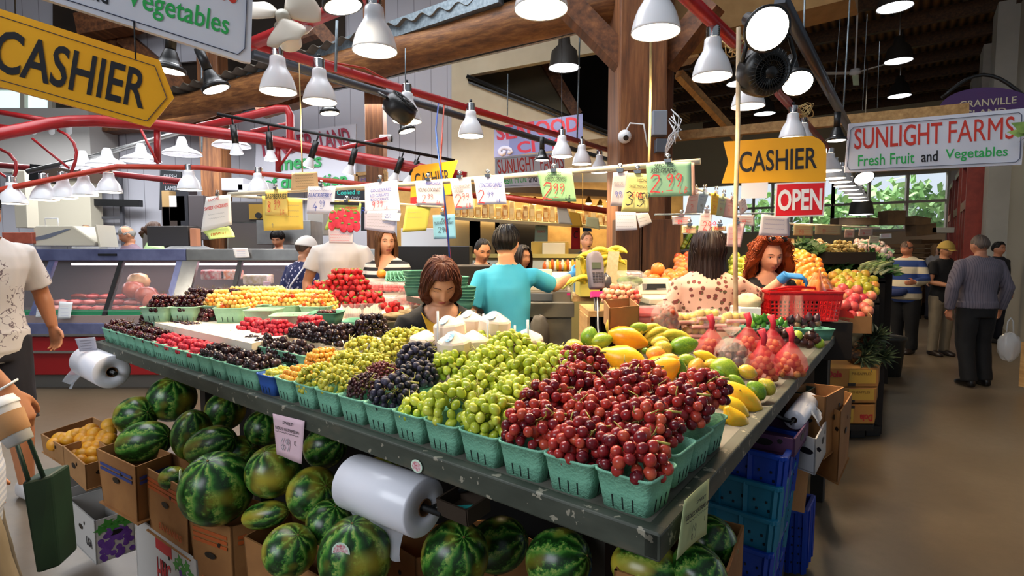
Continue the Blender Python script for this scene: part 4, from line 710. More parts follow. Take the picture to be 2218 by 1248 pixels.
for s,t,h in((2.0,.21,.05),(2.12,.21,.05),(2.25,.21,.05),(2.37,.21,.05),(1.86,.32,.06),(1.99,.33,.05),(1.74,.4,.05),(2.12,.33,.045)):P+=heap(T_(s,t,zs(s,t)+.05),.06,.0108,h,ANG)
scatter('raspberry','one red raspberry heaped in the baskets beside the dark cherries','berry','raspberries',RBm,P,300)
P=[]
for i in range(20,26):P+=heap(T_(FR[i],.072,ZT+.066),.058,.0128,.055,ANG)
for s,t,h in((2.52,.21,.06),(2.65,.21,.06),(2.78,.21,.07),(2.92,.21,.07),(2.66,.33,.06),(2.8,.34,.07),(2.95,.34,.08),(3.06,.22,.07),(2.72,.46,.07),(2.88,.46,.09),(3.02,.46,.09),(2.58,.34,.06),(2.5,.45,.06),(2.62,.46,.07),(2.66,.57,.07),(2.8,.57,.09),(2.95,.57,.1),(3.08,.34,.09),(3.08,.46,.1)):P+=heap(T_(s,t,zs(s,t)+.05),.062,.0128,h,ANG)
RT=((412,693,'d'),(352,694,'d'),(467,690,'y'),(506,696,'y'),(573,702,''),(545,688,'y'),(625,690,'y'),(598,686,'y'),(668,688,'y'),(637,710,'e'),(708,701,'c'),(690,692,'y'))
Q=[]
for i,(px,py,k)in enumerate(RT):
 p=on(px,py,ZB);me=DGREEN if k in 'ec' and k else MINTF
 basket('green basket on the rear table '+('with dark cherries, ' if k=='d' else 'with yellow cherries, ' if k=='y' else 'standing empty, ' if not k else 'with cherry scraps, ')+['in front of the glass case','fourth from the end','beside the dark cherries','facing front, slotted','in the middle of the white board','behind the empty one','behind shallow ones','squeezed in the second row','below the strawberries','in front','next to the white board','half under strawberries'][i],p,me,0)
 if k=='d':P+=heap(p+UP*.06,.066,.0128,.07)
 if k=='y':Q+=heap(p+UP*.06+V((0,.06,0)),.08,.0128,.085,0,.11)
 if k in 'ec' and k:P+=heap(p+UP*.035,.055,.0128,.03 if k=='c' else .016)
Q+=heap(on(560,676,ZB)+UP*.1,.3,.0128,.05,0,.09)
scatter('dark_cherry','one dark red cherry heaped in baskets at the far end of the stall','cherry','dark cherries',DC,P,300)
scatter('yellow_cherry','one yellow and red blushed cherry heaped on the rear table','cherry','yellow cherries',YC,Q,300)
CLEAR=glass('clear_plastic','f4e8e4',.22,.08)
P=heap(on(735,690,ZB)+V((0,.14,.07)),.16,.0185,.2,0,.11)+heap(on(668,684,ZB)+V((0,.2,.08)),.09,.0185,.1,0,.07)+heap(on(806,686,ZB)+V((0,.02,.06)),.062,.0185,.08,0,.055)+heap(on(850,680,ZB)+V((0,.05,.02)),.05,.0185,.05)
scatter('strawberry','one red strawberry with green leaf cap heaped on the rear table','strawberry','strawberries',SBm,P,300)
PUN=MB().loft([(V((0,0,z)),V((1,0,0)),V((0,1,0)),r,r)for z,r in((0,.048),(.03,.052),(.07,.058),(.072,.063),(.076,.063),(.076,.058),(.004,.046))],24,0,True,5)
for k in range(9):PUN.bar((-.045+k*.011,-.049,.008),(-.05+k*.0125,-.056,.066),.0015,.002,0)
PUN=PUN.mesh('punnet',CLEAR)
for i,(px,py,rot,n)in enumerate(((806,686,(0,0,.1),'full of strawberries at the front'),(766,688,(0,0,.2),'pressed into the strawberry heap'),(843,672,(0,0,-.3),'behind the leaning one'),(868,668,(1.3,.6,.4),'lying tilted and empty'))):tag(put('clear_punnet',PUN,loc=on(px,py,ZB)+UP*(.035 if i==3 else .002),rot=rot),'clear plastic punnet '+n,'punnet')
INSB=mat('packed_strawberry','b81e2c','d8565a',rough=.4,sc=40)
for i,(px,py,dz,n)in enumerate(((800,660,.0,'bottom left of the pile'),(845,664,.0,'bottom middle of the pile'),(885,664,.0,'bottom right of the pile'),(812,657,.075,'upper left of the pile'),(850,659,.075,'upper middle of the pile'),(882,660,.075,'upper right of the pile, by the seated woman'))):
 r=thing('strawberry_clamshell','clear clamshell box of strawberries '+n,'box',on(px,py,ZB)+UP*dz+V((0,.1,0)),(0,0,.05));MB().loft([(V((0,0,z)),V((1,0,0)),V((0,1,0)),a,a*.8)for z,a in((0,.065),(.045,.075),(.048,.08),(.052,.08),(.068,.072))],20,0,True,6).build('shell',CLEAR,r)
 m=MB()
 for x in range(-2,3):
  for y in range(-1,2):
   for z in(0,1):m.ell((x*.026+rnd.uniform(-.004,.004),y*.034,.018+z*.022),(.0145,.016,.013),(rnd.uniform(0,3),0,0),8,6)
 m.build('strawberries',INSB,r)['kind']='stuff'
m=MB();c=on(858,690,ZB);m.ell(c+UP*.012,(.075,.05,.022),None,26,12,0,lambda p:1+.28*noise.noise(p*2.3));m.ell(c+V((.05,.02,.02)),(.05,.035,.025),None,22,10,0,lambda p:1+.35*noise.noise(p*3.1+V((4,0,0))));tag(m.build('rag',mat('tan_rag','8d7a58','6b5a3e',rough=.9,sc=20)),'crumpled tan rag on the white rear table','cloth')
p=T_(1.3,.48,ZB);basket('open green basket with a few dried stalks on the white board by the seated woman',on(785,722,ZB),DGREEN,.1);basket('empty pale basket lying above the blackberries',on(628,716,ZB-.0),MINTF,.2)
m=MB()
for k in range(26):a=rnd.uniform(0,6.3);q=on(783,721,ZB)+UP*.02+V((rnd.uniform(-.04,.04),rnd.uniform(-.03,.03),rnd.uniform(0,.02)));m.tube([q,q+V((.02*math.cos(a),.02*math.sin(a),.006))],.002,4)
tag(m.build('dried_stalk',BSTEM),'dried stalks lying in the open green basket','stalks',kind='stuff')
for i,(px,py,n,k)in enumerate(((905,640,6,'beside the seated woman shoulder'),(1000,668,5,'behind the seated woman, lower'),(985,640,4,'behind the seated woman, upper'))):
 for j in range(n):tag(put('fibre_basket',DGREEN,loc=at(px,py,3.3)+UP*(j*.018),rot=(0,0,.1*j)),'empty dark green basket in the nested column %s'%k,'basket','empty baskets '+k)
tp=thing('basket_shelf','low shelf behind the seated woman holding empty green baskets','shelf',at(945,660,3.35)-UP*1.2);tp.location.z=0;MB().slab([at(880,641,3.2),at(1030,675,3.2),at(1030,672,3.6),at(880,640,3.6)],(0,0,-.03)).build('board',BOARD,tp,True);MB().box(at(950,662,3.4)-UP*.68,(.3,.3,1.2)).build('pedestal',DKB,tp,True)
for i in range(14):j,k=i%7,i//7;tag(put('fibre_basket',DGREEN,loc=at(858+j*8,612+k*10,4.3)+UP*.0,rot=(.5,0,.15+.1*i)),'empty dark green basket in the nested row before the striped blouse','basket','empty baskets before the striped blouse')
COCO=mat('coconut_flesh','f3e2cf','ead2b8',rough=.6,sc=6)
CM=MB().lathe([(0,.062),(.012,.056),(.05,.034),(.0555,.028),(.056,.0),(.055,-.045),(.045,-.056),(0,-.058)],9,0,None,False)
CM=CM.mesh('flesh',COCO)
for i,(px,py,Y,rz,straw,n)in enumerate(((975,722,1.86,.3,-1,'big one in front with blue printed wrap'),(1018,708,2.02,.9,1,'behind the front one'),(1070,712,1.88,.1,-1,'beside it with blue wrap on top'),(1142,750,1.85,.4,1,'at the end with a straw'),(1025,755,1.8,.6,0,'low between the two upper ones'),(920,752,1.9,.2,0,'low at the dark grapes'),(985,757,1.76,.5,0,'lowest with printed wrap'),(1095,762,1.8,.2,0,'low behind the green grapes'))):
 r=thing('coconut','trimmed white young coconut, '+n,'coconut',at(px,py,Y),(.05*i%.2,.1*((i%3)-1),rz),'young coconuts');put('flesh',CM,r)
 MB().lathe([(.05,.036),(.056,.0295),(.0568,0),(.0558,-.046)],18).lathe([(.01,.06),(.05,.036)],18).build('plastic_wrap',glass('shrink_wrap','fbf4ee',.1,.15),r)
 m=MB();T0=rotm((0,0,-2.0-rz))@TR((.028,0,.0505),(0,.56,0))
 m.prism([(.022*math.cos(a*.45),.016*math.sin(a*.45))for a in range(14)],T0,.0012,0);m.ribbon([(-.014+.002*k,.004*math.sin(k*1.3))for k in range(14)],.003,T0,1,.002)
 if i in(0,1,2,3,6):m.build('printed_patch',[mat('wrap_blue','7fb7dc','bcd9ea',rough=.4,sc=60),WHITEP],r)
for i,(px,y0,y1,Y)in enumerate(((949,674,752,1.80),(1048,680,745,1.98),(1057,693,745,1.8),(1144,693,758,1.78),(1116,705,745,1.95))):tag(MB().tube([at(px,y1,Y),at(px-1,y0,Y)],.0038,10).build('straw',WHITEP),'white straw '+['before the black cardigan','behind the middle coconuts','in front of the second large coconut','at the end coconut','thin, beside the blue shirt hem'][i],'straw')
c=at(1030,790,1.85);k=thing('wooden_crate','crate under the coconuts behind the grapes','crate',(c.x,c.y+.05,zs(.9,.5)));MB().slab([T_(.7,.52,ZT),T_(1.28,.52,ZT),T_(1.28,.7,ZT),T_(.7,.7,ZT)],(0,0,.08)).build('crate_side',BOARD,k,True)
# ---------------------------------------------------------------- mangoes and papayas
def yf(py):return 2.06-.0029*(py-735)
M_MG=fmat('green_mango',[(.25,'35601a'),(.5,'6a9426'),(.75,'9aae34')],sc=9,rough=.3,rs=.35);M_MY=fmat('ripe_mango',[(.2,'7f9a30'),(.42,'c9b03a'),(.6,'e59a3c'),(.8,'d9683a')],sc=10,rough=.32,rs=.35)
M_PO=fmat('orange_papaya',[(.25,'e2b021'),(.5,'ef9d17'),(.75,'f08c10')],sc=8,rough=.3,rs=.3);M_PY=fmat('yellow_papaya',[(.25,'b9b52a'),(.45,'e6c52c'),(.7,'f0b31c')],sc=8,rough=.3,rs=.3)
def fruitm(name,mt,neck,flat=1.0):
 prof=[(-1,0),(-.97,.2),(-.85,.48),(-.6,.8),(-.25,.98),(.1,1.0),(.45,.84-neck*.12),(.72,.56-neck*.12),(.88,.36-neck*.06),(.97,.2),(1,.0)]
 T=rotm((0,math.pi/2,0));m=MB().lathe([(max(r,0),z)for z,r in prof],22,0,T@M.Diagonal((flat,1,1,1)));m.tube([T@V((0,0,.97)),T@V((0,0,1.04))],.05,6,1)
 for k in range(4):a=k*1.9;m.ell(T@V((.93*flat*math.cos(a),.93*math.sin(a),-.25+.16*k)),(.03+.015*(k%2),.03,.06),rotm((0,0,0)),8,5,1)
 return m.mesh(name,[mt,BSTEM])
FM={'g':fruitm('mango',M_MG,0,.9),'m':fruitm('mango',M_MY,0,.9),'o':fruitm('papaya',M_PO,.3),'y':fruitm('papaya',M_PY,.8)}
FL=(('o',1360,733,45,25,-15,'orange papaya with dark scars high in the pile'),('y',1351,779,53,32,160,'large yellow papaya below the top orange one'),('o',1428,806,50,36,28,'smooth orange papaya in the middle of the pile'),('o',1383,838,32,20,0,'orange papaya peeping over the red grapes'),('o',1516,838,38,22,-15,'orange papaya under the big green mango'),('o',1480,846,38,20,-8,'orange papaya second row above the grapes'),('o',1460,866,40,22,-8,'orange papaya just behind the red grapes'),('y',1601,862,60,30,142,'long yellow papaya at the aisle edge, topmost'),('y',1586,886,44,26,140,'yellow papaya second at the aisle edge'),('y',1592,914,40,27,120,'yellow papaya lowest at the aisle edge'),('y',1250,775,46,24,175,'pale yellow papaya behind the green grapes'),('o',1286,764,26,17,160,'orange papaya half hidden behind the pale one'),
      ('m',1332,704,25,20,60,'red orange mango crowning the pile'),('g',1277,730,24,20,80,'dark green mango at the top end'),('g',1304,737,26,18,10,'green mango next to the dark green one'),('m',1243,751,21,18,10,'yellow green mango at the coconut side'),('m',1195,776,18,14,0,'blushed mango behind the green grapes'),('g',1216,763,12,9,0,'small green mango behind the pale papaya'),('m',1436,757,22,21,-40,'speckled yellow mango beside the orange papaya'),('m',1421,767,22,18,0,'green and pink mango in the pile'),('m',1430,742,22,15,0,'pale pink mango under the bananas'),('g',1480,749,33,21,12,'large deep green mango beside the bananas'),('y',1528,771,27,11,-14,'slim spotted yellow papaya beside the net bags'),('g',1489,780,21,14,-10,'green mango under the slim yellow papaya'),('m',1509,797,23,21,80,'orange green mango with a scar in the middle'),('g',1474,802,26,15,100,'yellow green mango behind the smooth orange papaya'),('m',1541,789,17,14,0,'orange mango behind the big green one'),('g',1570,800,33,26,-20,'big round green mango'),('m',1620,806,23,17,-20,'brownish orange mango under the net bags'),('g',1596,824,20,11,-30,'small green mango above the long yellow papaya'),('g',1638,846,25,20,130,'green mango at the aisle edge'),('m',1660,838,22,19,130,'yellow green mango at the outermost corner'),('g',1387,711,25,13,-8,'green mango behind the scarred papaya'),('g',1399,760,9,8,0,'tiny green mango wedged in the pile'),('o',1290,800,34,20,0,'orange papaya under the top red grapes'),('o',1340,815,30,18,-20,'papaya hidden between grapes and the orange ones'),('g',1545,815,24,16,10,'green mango under the big round one'),('m',1450,780,24,17,0,'mango deep in the middle of the pile'),('m',1215,792,24,16,0,'mango low behind the green grapes'))
for k,px,py,a,b,ang,n in FL:
 Y=yf(py);o=put('papaya' if k in 'oy' else 'mango',FM[k],loc=at(px,py,Y+.01),rot=(rnd.uniform(0,6),-math.radians(ang),rnd.uniform(-.3,.3)));o.rotation_mode='XYZ';s=Y/1200;o.scale=(a*s,b*s,b*s);tag(o,n,'fruit','mangoes and papayas')
BAN=NT('banana_skin');BAN.col(BAN.ramp(BAN.noise(20),[(.35,'b9b432'),(.5,'e6cb3c'),(.75,'f2d95a')]));BAN.p(rough=.4);BAN=BAN.mat
def banana(L=.17,r=.017):return MB().tube([(L*.5*math.sin(a),0,L*.5*(1-math.cos(a)))for a in[(-1.15+2.3*k/10)for k in range(11)]],[.006,.009,r*.85,r,r,r,r,r*.95,r*.8,r*.55,.005],7).tube([(L*.5*math.sin(-1.15),0,L*.5*(1-math.cos(-1.15))),(L*.5*math.sin(-1.15)-.02,0,L*.5*(1-math.cos(1.15))+.025)],[.006,.007],6,1).mesh('banana',[BAN,mat('banana_stem','8a8a3a')])
BM=banana()
for i,(px,py,r,n)in enumerate(((1412,708,.2,'under the cellophane bag'),(1430,716,.1,'second from the top'),(1440,726,0,'in the middle'),(1422,732,.3,'lowest, near the pink mango'),(1462,722,-.3,'beside the deep green mango'))):tag(put('banana',BM,loc=at(px,py,2.16),rot=(3.0+r,.1,r+.3)),'small yellow banana in the mango pile, '+n,'banana','small bananas')
WRAP=glass('film_wrap','fff6ee',.16,.06);PINKT=mat('melon_flesh','e4505a','d23a48',rough=.35,sc=30)
for i,(px,py,w,n)in enumerate(((1382,697,.13,'lying before the cellophane bag'),(1396,683,.11,'behind the first wrapped pack'))):
 Y=2.35;r=thing('melon_pack','wrapped red watermelon wedge '+n,'pack',at(px,py,Y),(-.5,0,.05));MB().box((0,0,0),(w,.1,.05)).build('melon_wedge',PINKT,r,bev=.012);MB().box((0,0,.001),(w+.01,.11,.055)).build('wrap',WRAP,r,bev=.014)
M_YP=fmat('yellow_pear',[(.3,'c7a81e'),(.7,'ead04a')],sc=20)
for i,(px,py,n)in enumerate(((1482,690,'nearest the register'),(1513,700,'by the red net top'),(1545,697,'in the middle of the row'),(1575,704,'behind the cellophane bag'),(1590,688,'at the blouse hem'),(1530,682,'at the back of the row'),(1502,720,'in front, in pink tray'))):
 c=at(px,py,2.45);r=thing('pear_pack','film wrapped tray of yellow fruit '+n,'pack',c,(-.25,0,rnd.uniform(-.2,.2)),'wrapped yellow fruit');MB().box((0,0,-.02),(.1,.08,.015)).build('tray',mat('pink_tray','f0b8a8',rough=.6),r,bev=.005)
 for k in range(6):MB().ell(((k%3-1)*.032,(k//3-.5)*.036,.004),(.017,.017,.02),(rnd.uniform(-1,1),0,0),12,8).build('pear',M_YP,r)
 MB().box((0,0,0),(.112,.09,.052)).build('wrap',WRAP,r,bev=.02)
tag(MB().slab([at(1415,692,2.5),at(1600,704,2.5),at(1600,688,2.75),at(1415,676,2.75)],(0,0,.004)).build('paper_sheet',mat('glossy_paper','f0e2d8',rough=.3)),'pale glossy sheet laid behind the wrapped yellow fruit','paper')
CELL=glass('cellophane','ffeeda',.2,.05)
def cello(px,py,Y,w,h,label,cm,seed):
 r=thing('cellophane_bag',label,'bag',at(px,py,Y),(0,0,.2));R_=random.Random(seed)
 MB().lathe([(0,-.5*h),(w*.42,-.48*h),(w*.52,-.2*h),(w*.48,.1*h),(w*.3,.32*h),(w*.07,.42*h),(w*.06,.46*h),(w*.25,.62*h),(w*.3,.7*h)],15,0,None,False).build('wrap',CELL,r);m=MB()
 for k in range(34):a,q=R_.uniform(0,6.3),R_.uniform(.0,.4)*w;m.ell((q*math.cos(a),q*math.sin(a),R_.uniform(-.42,.18)*h),R_.uniform(.014,.022),None,8,6)
 m.build('contents',cm,r)['kind']='stuff';MB().lathe([(w*.075,.41*h),(w*.075,.44*h)],10).build('tie',mat('red_tie','8e1f2c'),r)
cello(1440,687,2.3,.12,.17,'cellophane bag of mixed red fruit standing before the cash register',mat('mixed_fruit','6a3010','b8421c',rough=.4,sc=30),1);cello(1583,764,2.05,.12,.14,'crumpled cellophane bag of dark fruit among the net bags',mat('dark_mixed','3a1220','8a4630',rough=.4,sc=30),2)
M_LG=fmat('longan',[(.3,'9a6430'),(.7,'c48a4c')],sc=60,rough=.6);LGm=[ballm('longan',.0135,M_LG)];NETM=glass('red_net','d8283a',.38,.5);NETS=mat('red_net_solid','c8283c',rough=.6)
LP=[]
for i,(px,py,Y,n)in enumerate(((1652,790,2.02,'in front, nearest the mangoes'),(1712,782,2.12,'at the aisle edge'),(1672,752,2.25,'in the second row, tall red top'),(1540,752,2.2,'by the deep green mango'),(1620,745,2.32,'hidden behind the others'))):
 c=at(px,py,Y);r=thing('net_bag','red net bag of longans '+n,'net bag',c,group='red net bags');MB().lathe([(0,-.055),(.05,-.05),(.064,-.02),(.056,.015),(.03,.05),(.01,.075)],18).build('net',NETM,r);MB().tube([(0,0,.07),(.003,0,.1),(-.008,.004,.13)],[.009,.012,.015],8).build('tied_top',NETS,r)
 LP+=[c+V((a.x,a.y,a.z))for a in heap((0,0,-.045),.048,.0135,.075)]
scatter('longan','one brown longan in a red net bag','fruit','longans in net bags',LGm,LP,260)
FIGG=fmat('green_fig',[(.3,'2f6a1c'),(.7,'6a9a34')],sc=12);FIGP=fmat('purple_fig',[(.25,'2e1822'),(.5,'4e2c34'),(.75,'8a6848')],sc=12);LIME=fmat('lime',[(.3,'7a9a28'),(.7,'a9bc3c')],sc=12)
fg=lambda n,m:MB().lathe([(0,-.02),(.012,-.018),(.02,-.006),(.0185,.008),(.009,.021),(.004,.03),(0,.031)],12).mesh(n,m)
P1=[at(px+rnd.uniform(-4,4),py+rnd.uniform(-3,3),2.85)for px,py in((1628,703),(1642,696),(1655,704),(1668,692),(1680,702),(1694,695),(1638,690),(1655,688),(1700,705),(1673,706),(1645,710))]
P2=[at(px,py,2.9)for px,py in((1712,692),(1700,703),(1725,704),(1740,698),(1752,688),(1742,706),(1758,704),(1770,700),(1728,692),(1768,690),(1714,708))]
for n,P,me in(('green',P1,fg('green_fig',FIGG)),('purple',P2,fg('purple_fig',FIGP))):
 for p in P:tag(put('fig',me,loc=p,rot=(rnd.uniform(-.6,.6),rnd.uniform(-.6,.6),0)),'one %s fig in the green baskets below the red shopping basket'%n,'fig',n+' figs')
for i,(px,py,n)in enumerate(((1636,718,'of green figs'),(1678,718,'of green figs, next one'),(1722,720,'of purple figs'),(1762,720,'of purple figs at the edge'))):basket('dark green basket '+n,at(px,py,2.85)-UP*.035,DGREEN,.2)
MGS=fmat('mangosteen',[(.3,'24120f'),(.7,'4c2a22')],sc=10)
ms=MB().ell((0,0,0),(.026,.026,.023)).lathe([(.0,.026),(.016,.025),(.018,.022)],5).tube([(0,0,.022),(0,0,.036)],.004,6).mesh('mangosteen',MGS);lm=ballm('lime',.024,LIME)
for i,(px,py,k)in enumerate(((1650,722,0),(1678,718,0),(1700,722,0),(1756,728,0),(1738,742,0),(1727,727,1),(1720,736,0),(1774,744,1),(1752,745,0),(1703,738,0),(1765,735,0))):tag(put('lime' if k else 'mangosteen',lm if k else ms,loc=at(px,py,2.5),rot=(rnd.uniform(-.5,.5),rnd.uniform(-.5,.5),0)),'one lime among the mangosteens' if k else 'one dark mangosteen in the cardboard box at the stall end','fruit','limes' if k else 'mangosteens')
# ---------------------------------------------------------------- cartons and crates
def carton(label,abc,z,h,c,name='cardboard_carton',cat='carton',th=.006,flare=1.0,inside=None,group=None,hole=True,prints=()):
 a,b,d=[on(*p,z)for p in abc];e=a+d-b;c0=(a+d)/2;r=thing(name,label,cat,V((c0.x,c0.y,z-h)),group=group);Q=[a,b,d,e];n=['front_panel','side_panel','rear_panel','end_panel']
 for k in range(4):
  p,q=Q[k],Q[(k+1)%4];i=(c0-(p+q)/2);i.z=0;i=i.normalized()*th;lo=lambda v:V((c0.x+(v.x-c0.x)*flare,c0.y+(v.y-c0.y)*flare,z-h))
  m=MB().slab([p,q,lo(q),lo(p)],i)
  if hole and k<2:T=frame((p+q)/2-UP*h*.4-i*.15,q-p,UP);m.prism([(.03*math.cos(t*.6),.012*math.sin(t*.6))for t in range(10)],T,.0006,1);m.prism([(.009*math.cos(t)+.05,.009*math.sin(t)+h*.15)for t in range(6)],T,.0006,1)
  o=m.build(n[k],[c,mat('hand_hole','120c08')],r,True)
  for kk,fn in prints:
   if kk==k:fn(o,frame((p+q)/2-UP*h/2-i*.12,q-p,UP),(q-p).length,h)
 MB().slab([V((v.x,v.y,z-h+.004))for v in Q],(0,0,.004)).build('bottom_panel',c,r,True);return r
CB1=mat('banana_carton','9c6c3a','8a5c30',rough=.8,sc=5,bump=.1);BLUEP=mat('print_blue','2f3f7c');ORP=mat('print_orange','b0521f')
def bands(m,ys):return lambda o,T,w,h:[MB().box(T@V((0,y*h,0)),(w*.8,.012,.0012),T.to_3x3().to_4x4()@rotm((math.pi/2,0,0))if 0 else T.to_3x3().to_4x4()).build('printed_band',m,o,True)for y in ys]
def words(t,m,x,y,w,h,b=.01):return lambda o,T,W_,H_:MB().text(t,T@TR((x*W_,y*H_,.0005)),w*W_,h*H_,bold=b).build('lettering',m,o,True)
PUR2=mat('grape_print','5a2f86','6f45a0',rough=.5,sc=30);GRP=mat('leaf_print','3f8a34',rough=.5);REDP=mat('print_red','b3242c',rough=.5);CW=mat('white_carton','b9b6b2',rough=.6)
def grapes_print(o,T,w,h):
 m=MB();R_=random.Random(3)
 for k in range(60):
  x,y=R_.uniform(-.42,.42),R_.uniform(-.46,.2)
  if y>.3-abs(x)*.6:continue
  m.prism([(x*w+.013*math.cos(a*.785),y*h+.013*math.sin(a*.785))for a in range(8)],T,.0006+.0002*R_.random(),0)
 for k in range(5):x,y=-.35+.16*k,.26+.1*(k%2);m.prism([(x*w+.03*math.cos(a*1.256/2)*(1 if a%2 else .5),y*h+.026*math.sin(a*1.256/2)*(1 if a%2 else .5))for a in range(10)],T,.001,1)
 m.build('grape_picture',[PUR2,GRP],o,True)
carton('brown carton with blue bands holding long watermelons, next to the orange trays',((208,972),(293,1012),(372,982)),.72,.24,CB1,flare=.86,prints=((0,bands(BLUEP,(.2,.28))),(1,bands(BLUEP,(.2,.28)))))
carton('brown banana carton with orange lines, second in the watermelon row',((310,1010),(405,1062),(470,1028)),.70,.27,CB1,flare=.86,prints=((0,bands(ORP,(.36,.3,.24))),(0,words('BANANAS',ORP,.1,-.25,.5,.1))))
carton('brown banana carton under the largest watermelon with red sticker',((408,1112),(500,1143),(632,1106)),.62,.32,CB1,flare=.88,prints=((0,bands(ORP,(.36,.3,.24))),(1,bands(ORP,(.36,.3))),(0,words('BANANAS',ORP,.1,-.2,.6,.08))))
carton('brown carton at the bottom edge with pale watermelon',((632,1106),(527,1162),(735,1275)),.62,.34,CB1,flare=.9,prints=((1,words('FRESH',GRP,.0,0,.4,.1)),))
carton('brown carton under the stall corner with watermelons',((1330,1235),(1555,1305),(1612,1138)),.86,.5,CB1,flare=.95)
carton('brown carton of watermelons below the hanging bag roll',((800,1150),(900,1210),(1180,1180)),.5,.35,CB1,flare=.95)
carton('white carton printed with purple grapes and leaves on the floor',((146,1080),(204,1130),(290,1102)),.36,.2,CW,prints=((1,grapes_print),(0,words('USA',INK,.3,-.1,.2,.2))))
carton('white carton behind the purple grape one under the orange trays',((124,1020),(150,1058),(240,1030)),.40,.2,CW)
carton('white grape carton HMC under the banana cartons',((292,1118),(425,1215),(540,1180)),.45,.28,CW,prints=((0,words('HMC',REDP,.0,-.05,.22,.4,.02)),(0,lambda o,T,w,h:MB().box(T@V((0,h*.34,0)),(w*.26,h*.16,.001),T.to_3x3().to_4x4()).build('red_band',REDP,o,True)),(0,lambda o,T,w,h:grapes_print(o,T@M.Translation((w*.32,0,0)),w*.34,h*.9))))
carton('second white grape carton on the floor below, at the bottom edge',((300,1240),(440,1330),(560,1290)),.17,.16,CW,hole=False)
for i,(abc,n)in enumerate(((((88,940),(136,968),(252,926)),'back tray of yellow mandarins beside the first melon carton'),(((135,966),(184,1008),(258,985)),'front tray of mandarins with a yellow sticker'))):
 carton('shallow cardboard '+n,abc,.64,.1 if i==0 else .12,CARD,'fruit_tray','tray',flare=.95)
OM=fmat('mandarin',[(.25,'c9901c'),(.5,'e39a22'),(.75,'e8b13a')],sc=8,rough=.4,bump=.15,bsc=400);OMm=ballm('mandarin',(.034,.034,.029),OM,16,11)
for px,py in((118,962),(128,950),(150,956),(156,944),(168,940),(178,950),(198,930),(205,940),(185,938),(235,920),(237,937),(228,943),(238,950),(222,950),(200,955),(195,968),(158,984),(178,985),(203,980),(200,1002),(175,1000),(160,996),(215,965),(230,962),(140,952),(188,957)):tag(put('mandarin',OMm,loc=at(px,py,2.68-.002*(py-945)),rot=(rnd.uniform(0,3),0,0)),'one yellow orange mandarin in the cardboard trays','mandarin','mandarins in trays')
for p in((150,1012,2.5),(1500,1000,1.5)):pass
def ticket(label,P,Y,c,items,cl=False):
 a=[at(x,y,yy)for(x,y),yy in zip(P,Y)];pl=Pl(a[3],a[2]);return ptag(label,pl,P,c,items,cl)
ticket('pink tag SWEET SEEDLESS WATERMELON 69 cents hanging from the stall edge',((597,985),(655,1005),(660,912),(590,896)),(1.72,1.62,1.62,1.72),'d9b9c4',(('t','SWEET','k',.55,.86,.35,.07),('t','SEEDLESS WATERMELON','k',.5,.7,.8,.07),('p',1,'k',.1,.62,.8,.1),('d','69','g',.28,.2,0,.3),('d','c','k',.74,.38,0,.12)))
ticket('pale green tag SWEET SEEDLESS WATERMELON 69 cents at the stall corner',((1462,1213),(1532,1158),(1537,1036),(1482,1085)),(.98,1.13,1.13,.98),'b9c48e',(('t','SWEET','k',.6,.8,.35,.06),('t','SEEDLESS WATERMELON','k',.5,.64,.8,.08),('p',1,'k',.1,.55,.8,.1),('d','69','k',.3,.18,0,.26),('d','c','k',.74,.34,0,.1)))
ticket('translucent grey tag above the bag roll at the far end of the stall',((172,762),(212,758),(206,730),(162,734)),(2.86,)*4,'a9a6b2',(('p',4,'k',.2,.8,.6,.2),))
WMT=NT('watermelon_rind');x,y,z=WMT.xyz();ang_=WMT.math('ARCTAN2',y,x);n1=WMT.noise(3.5,5,rough=.7);st=WMT.math('SINE',WMT.math('ADD',WMT.math('MULTIPLY',ang_,9),WMT.math('MULTIPLY',n1,10)))
st2=WMT.math('ADD',WMT.math('MULTIPLY',st,.22),WMT.math('MULTIPLY',WMT.noise(7,5,rough=.75),.9));c1=WMT.ramp(st2,[(.24,'12300f'),(.44,'24551c'),(.6,'44802e'),(.78,'9aac54')])
pt=WMT.math('MULTIPLY',WMT.math('SUBTRACT',WMT.math('ADD',WMT.noise(.9,1),WMT.math('MULTIPLY',WMT.rand(),.2)),.63),3.5);pt.node.use_clamp=True
WMT.col(WMT.mix(pt,c1,'b0a032'));WMT.p(rough=.28,spec=.5);WMT=WMT.mat
wm_=MB().ell((0,0,0),1,None,28,18);wm_.tube([(0,0,.985),(0,0,1.02)],.035,7,1);WMm=wm_.mesh('watermelon',[WMT,BSTEM])
STK=mat('sticker_red','c05060','e8dfe0',rough=.4,sc=160);STKW=mat('sticker_rim','cfe6d2',rough=.4)
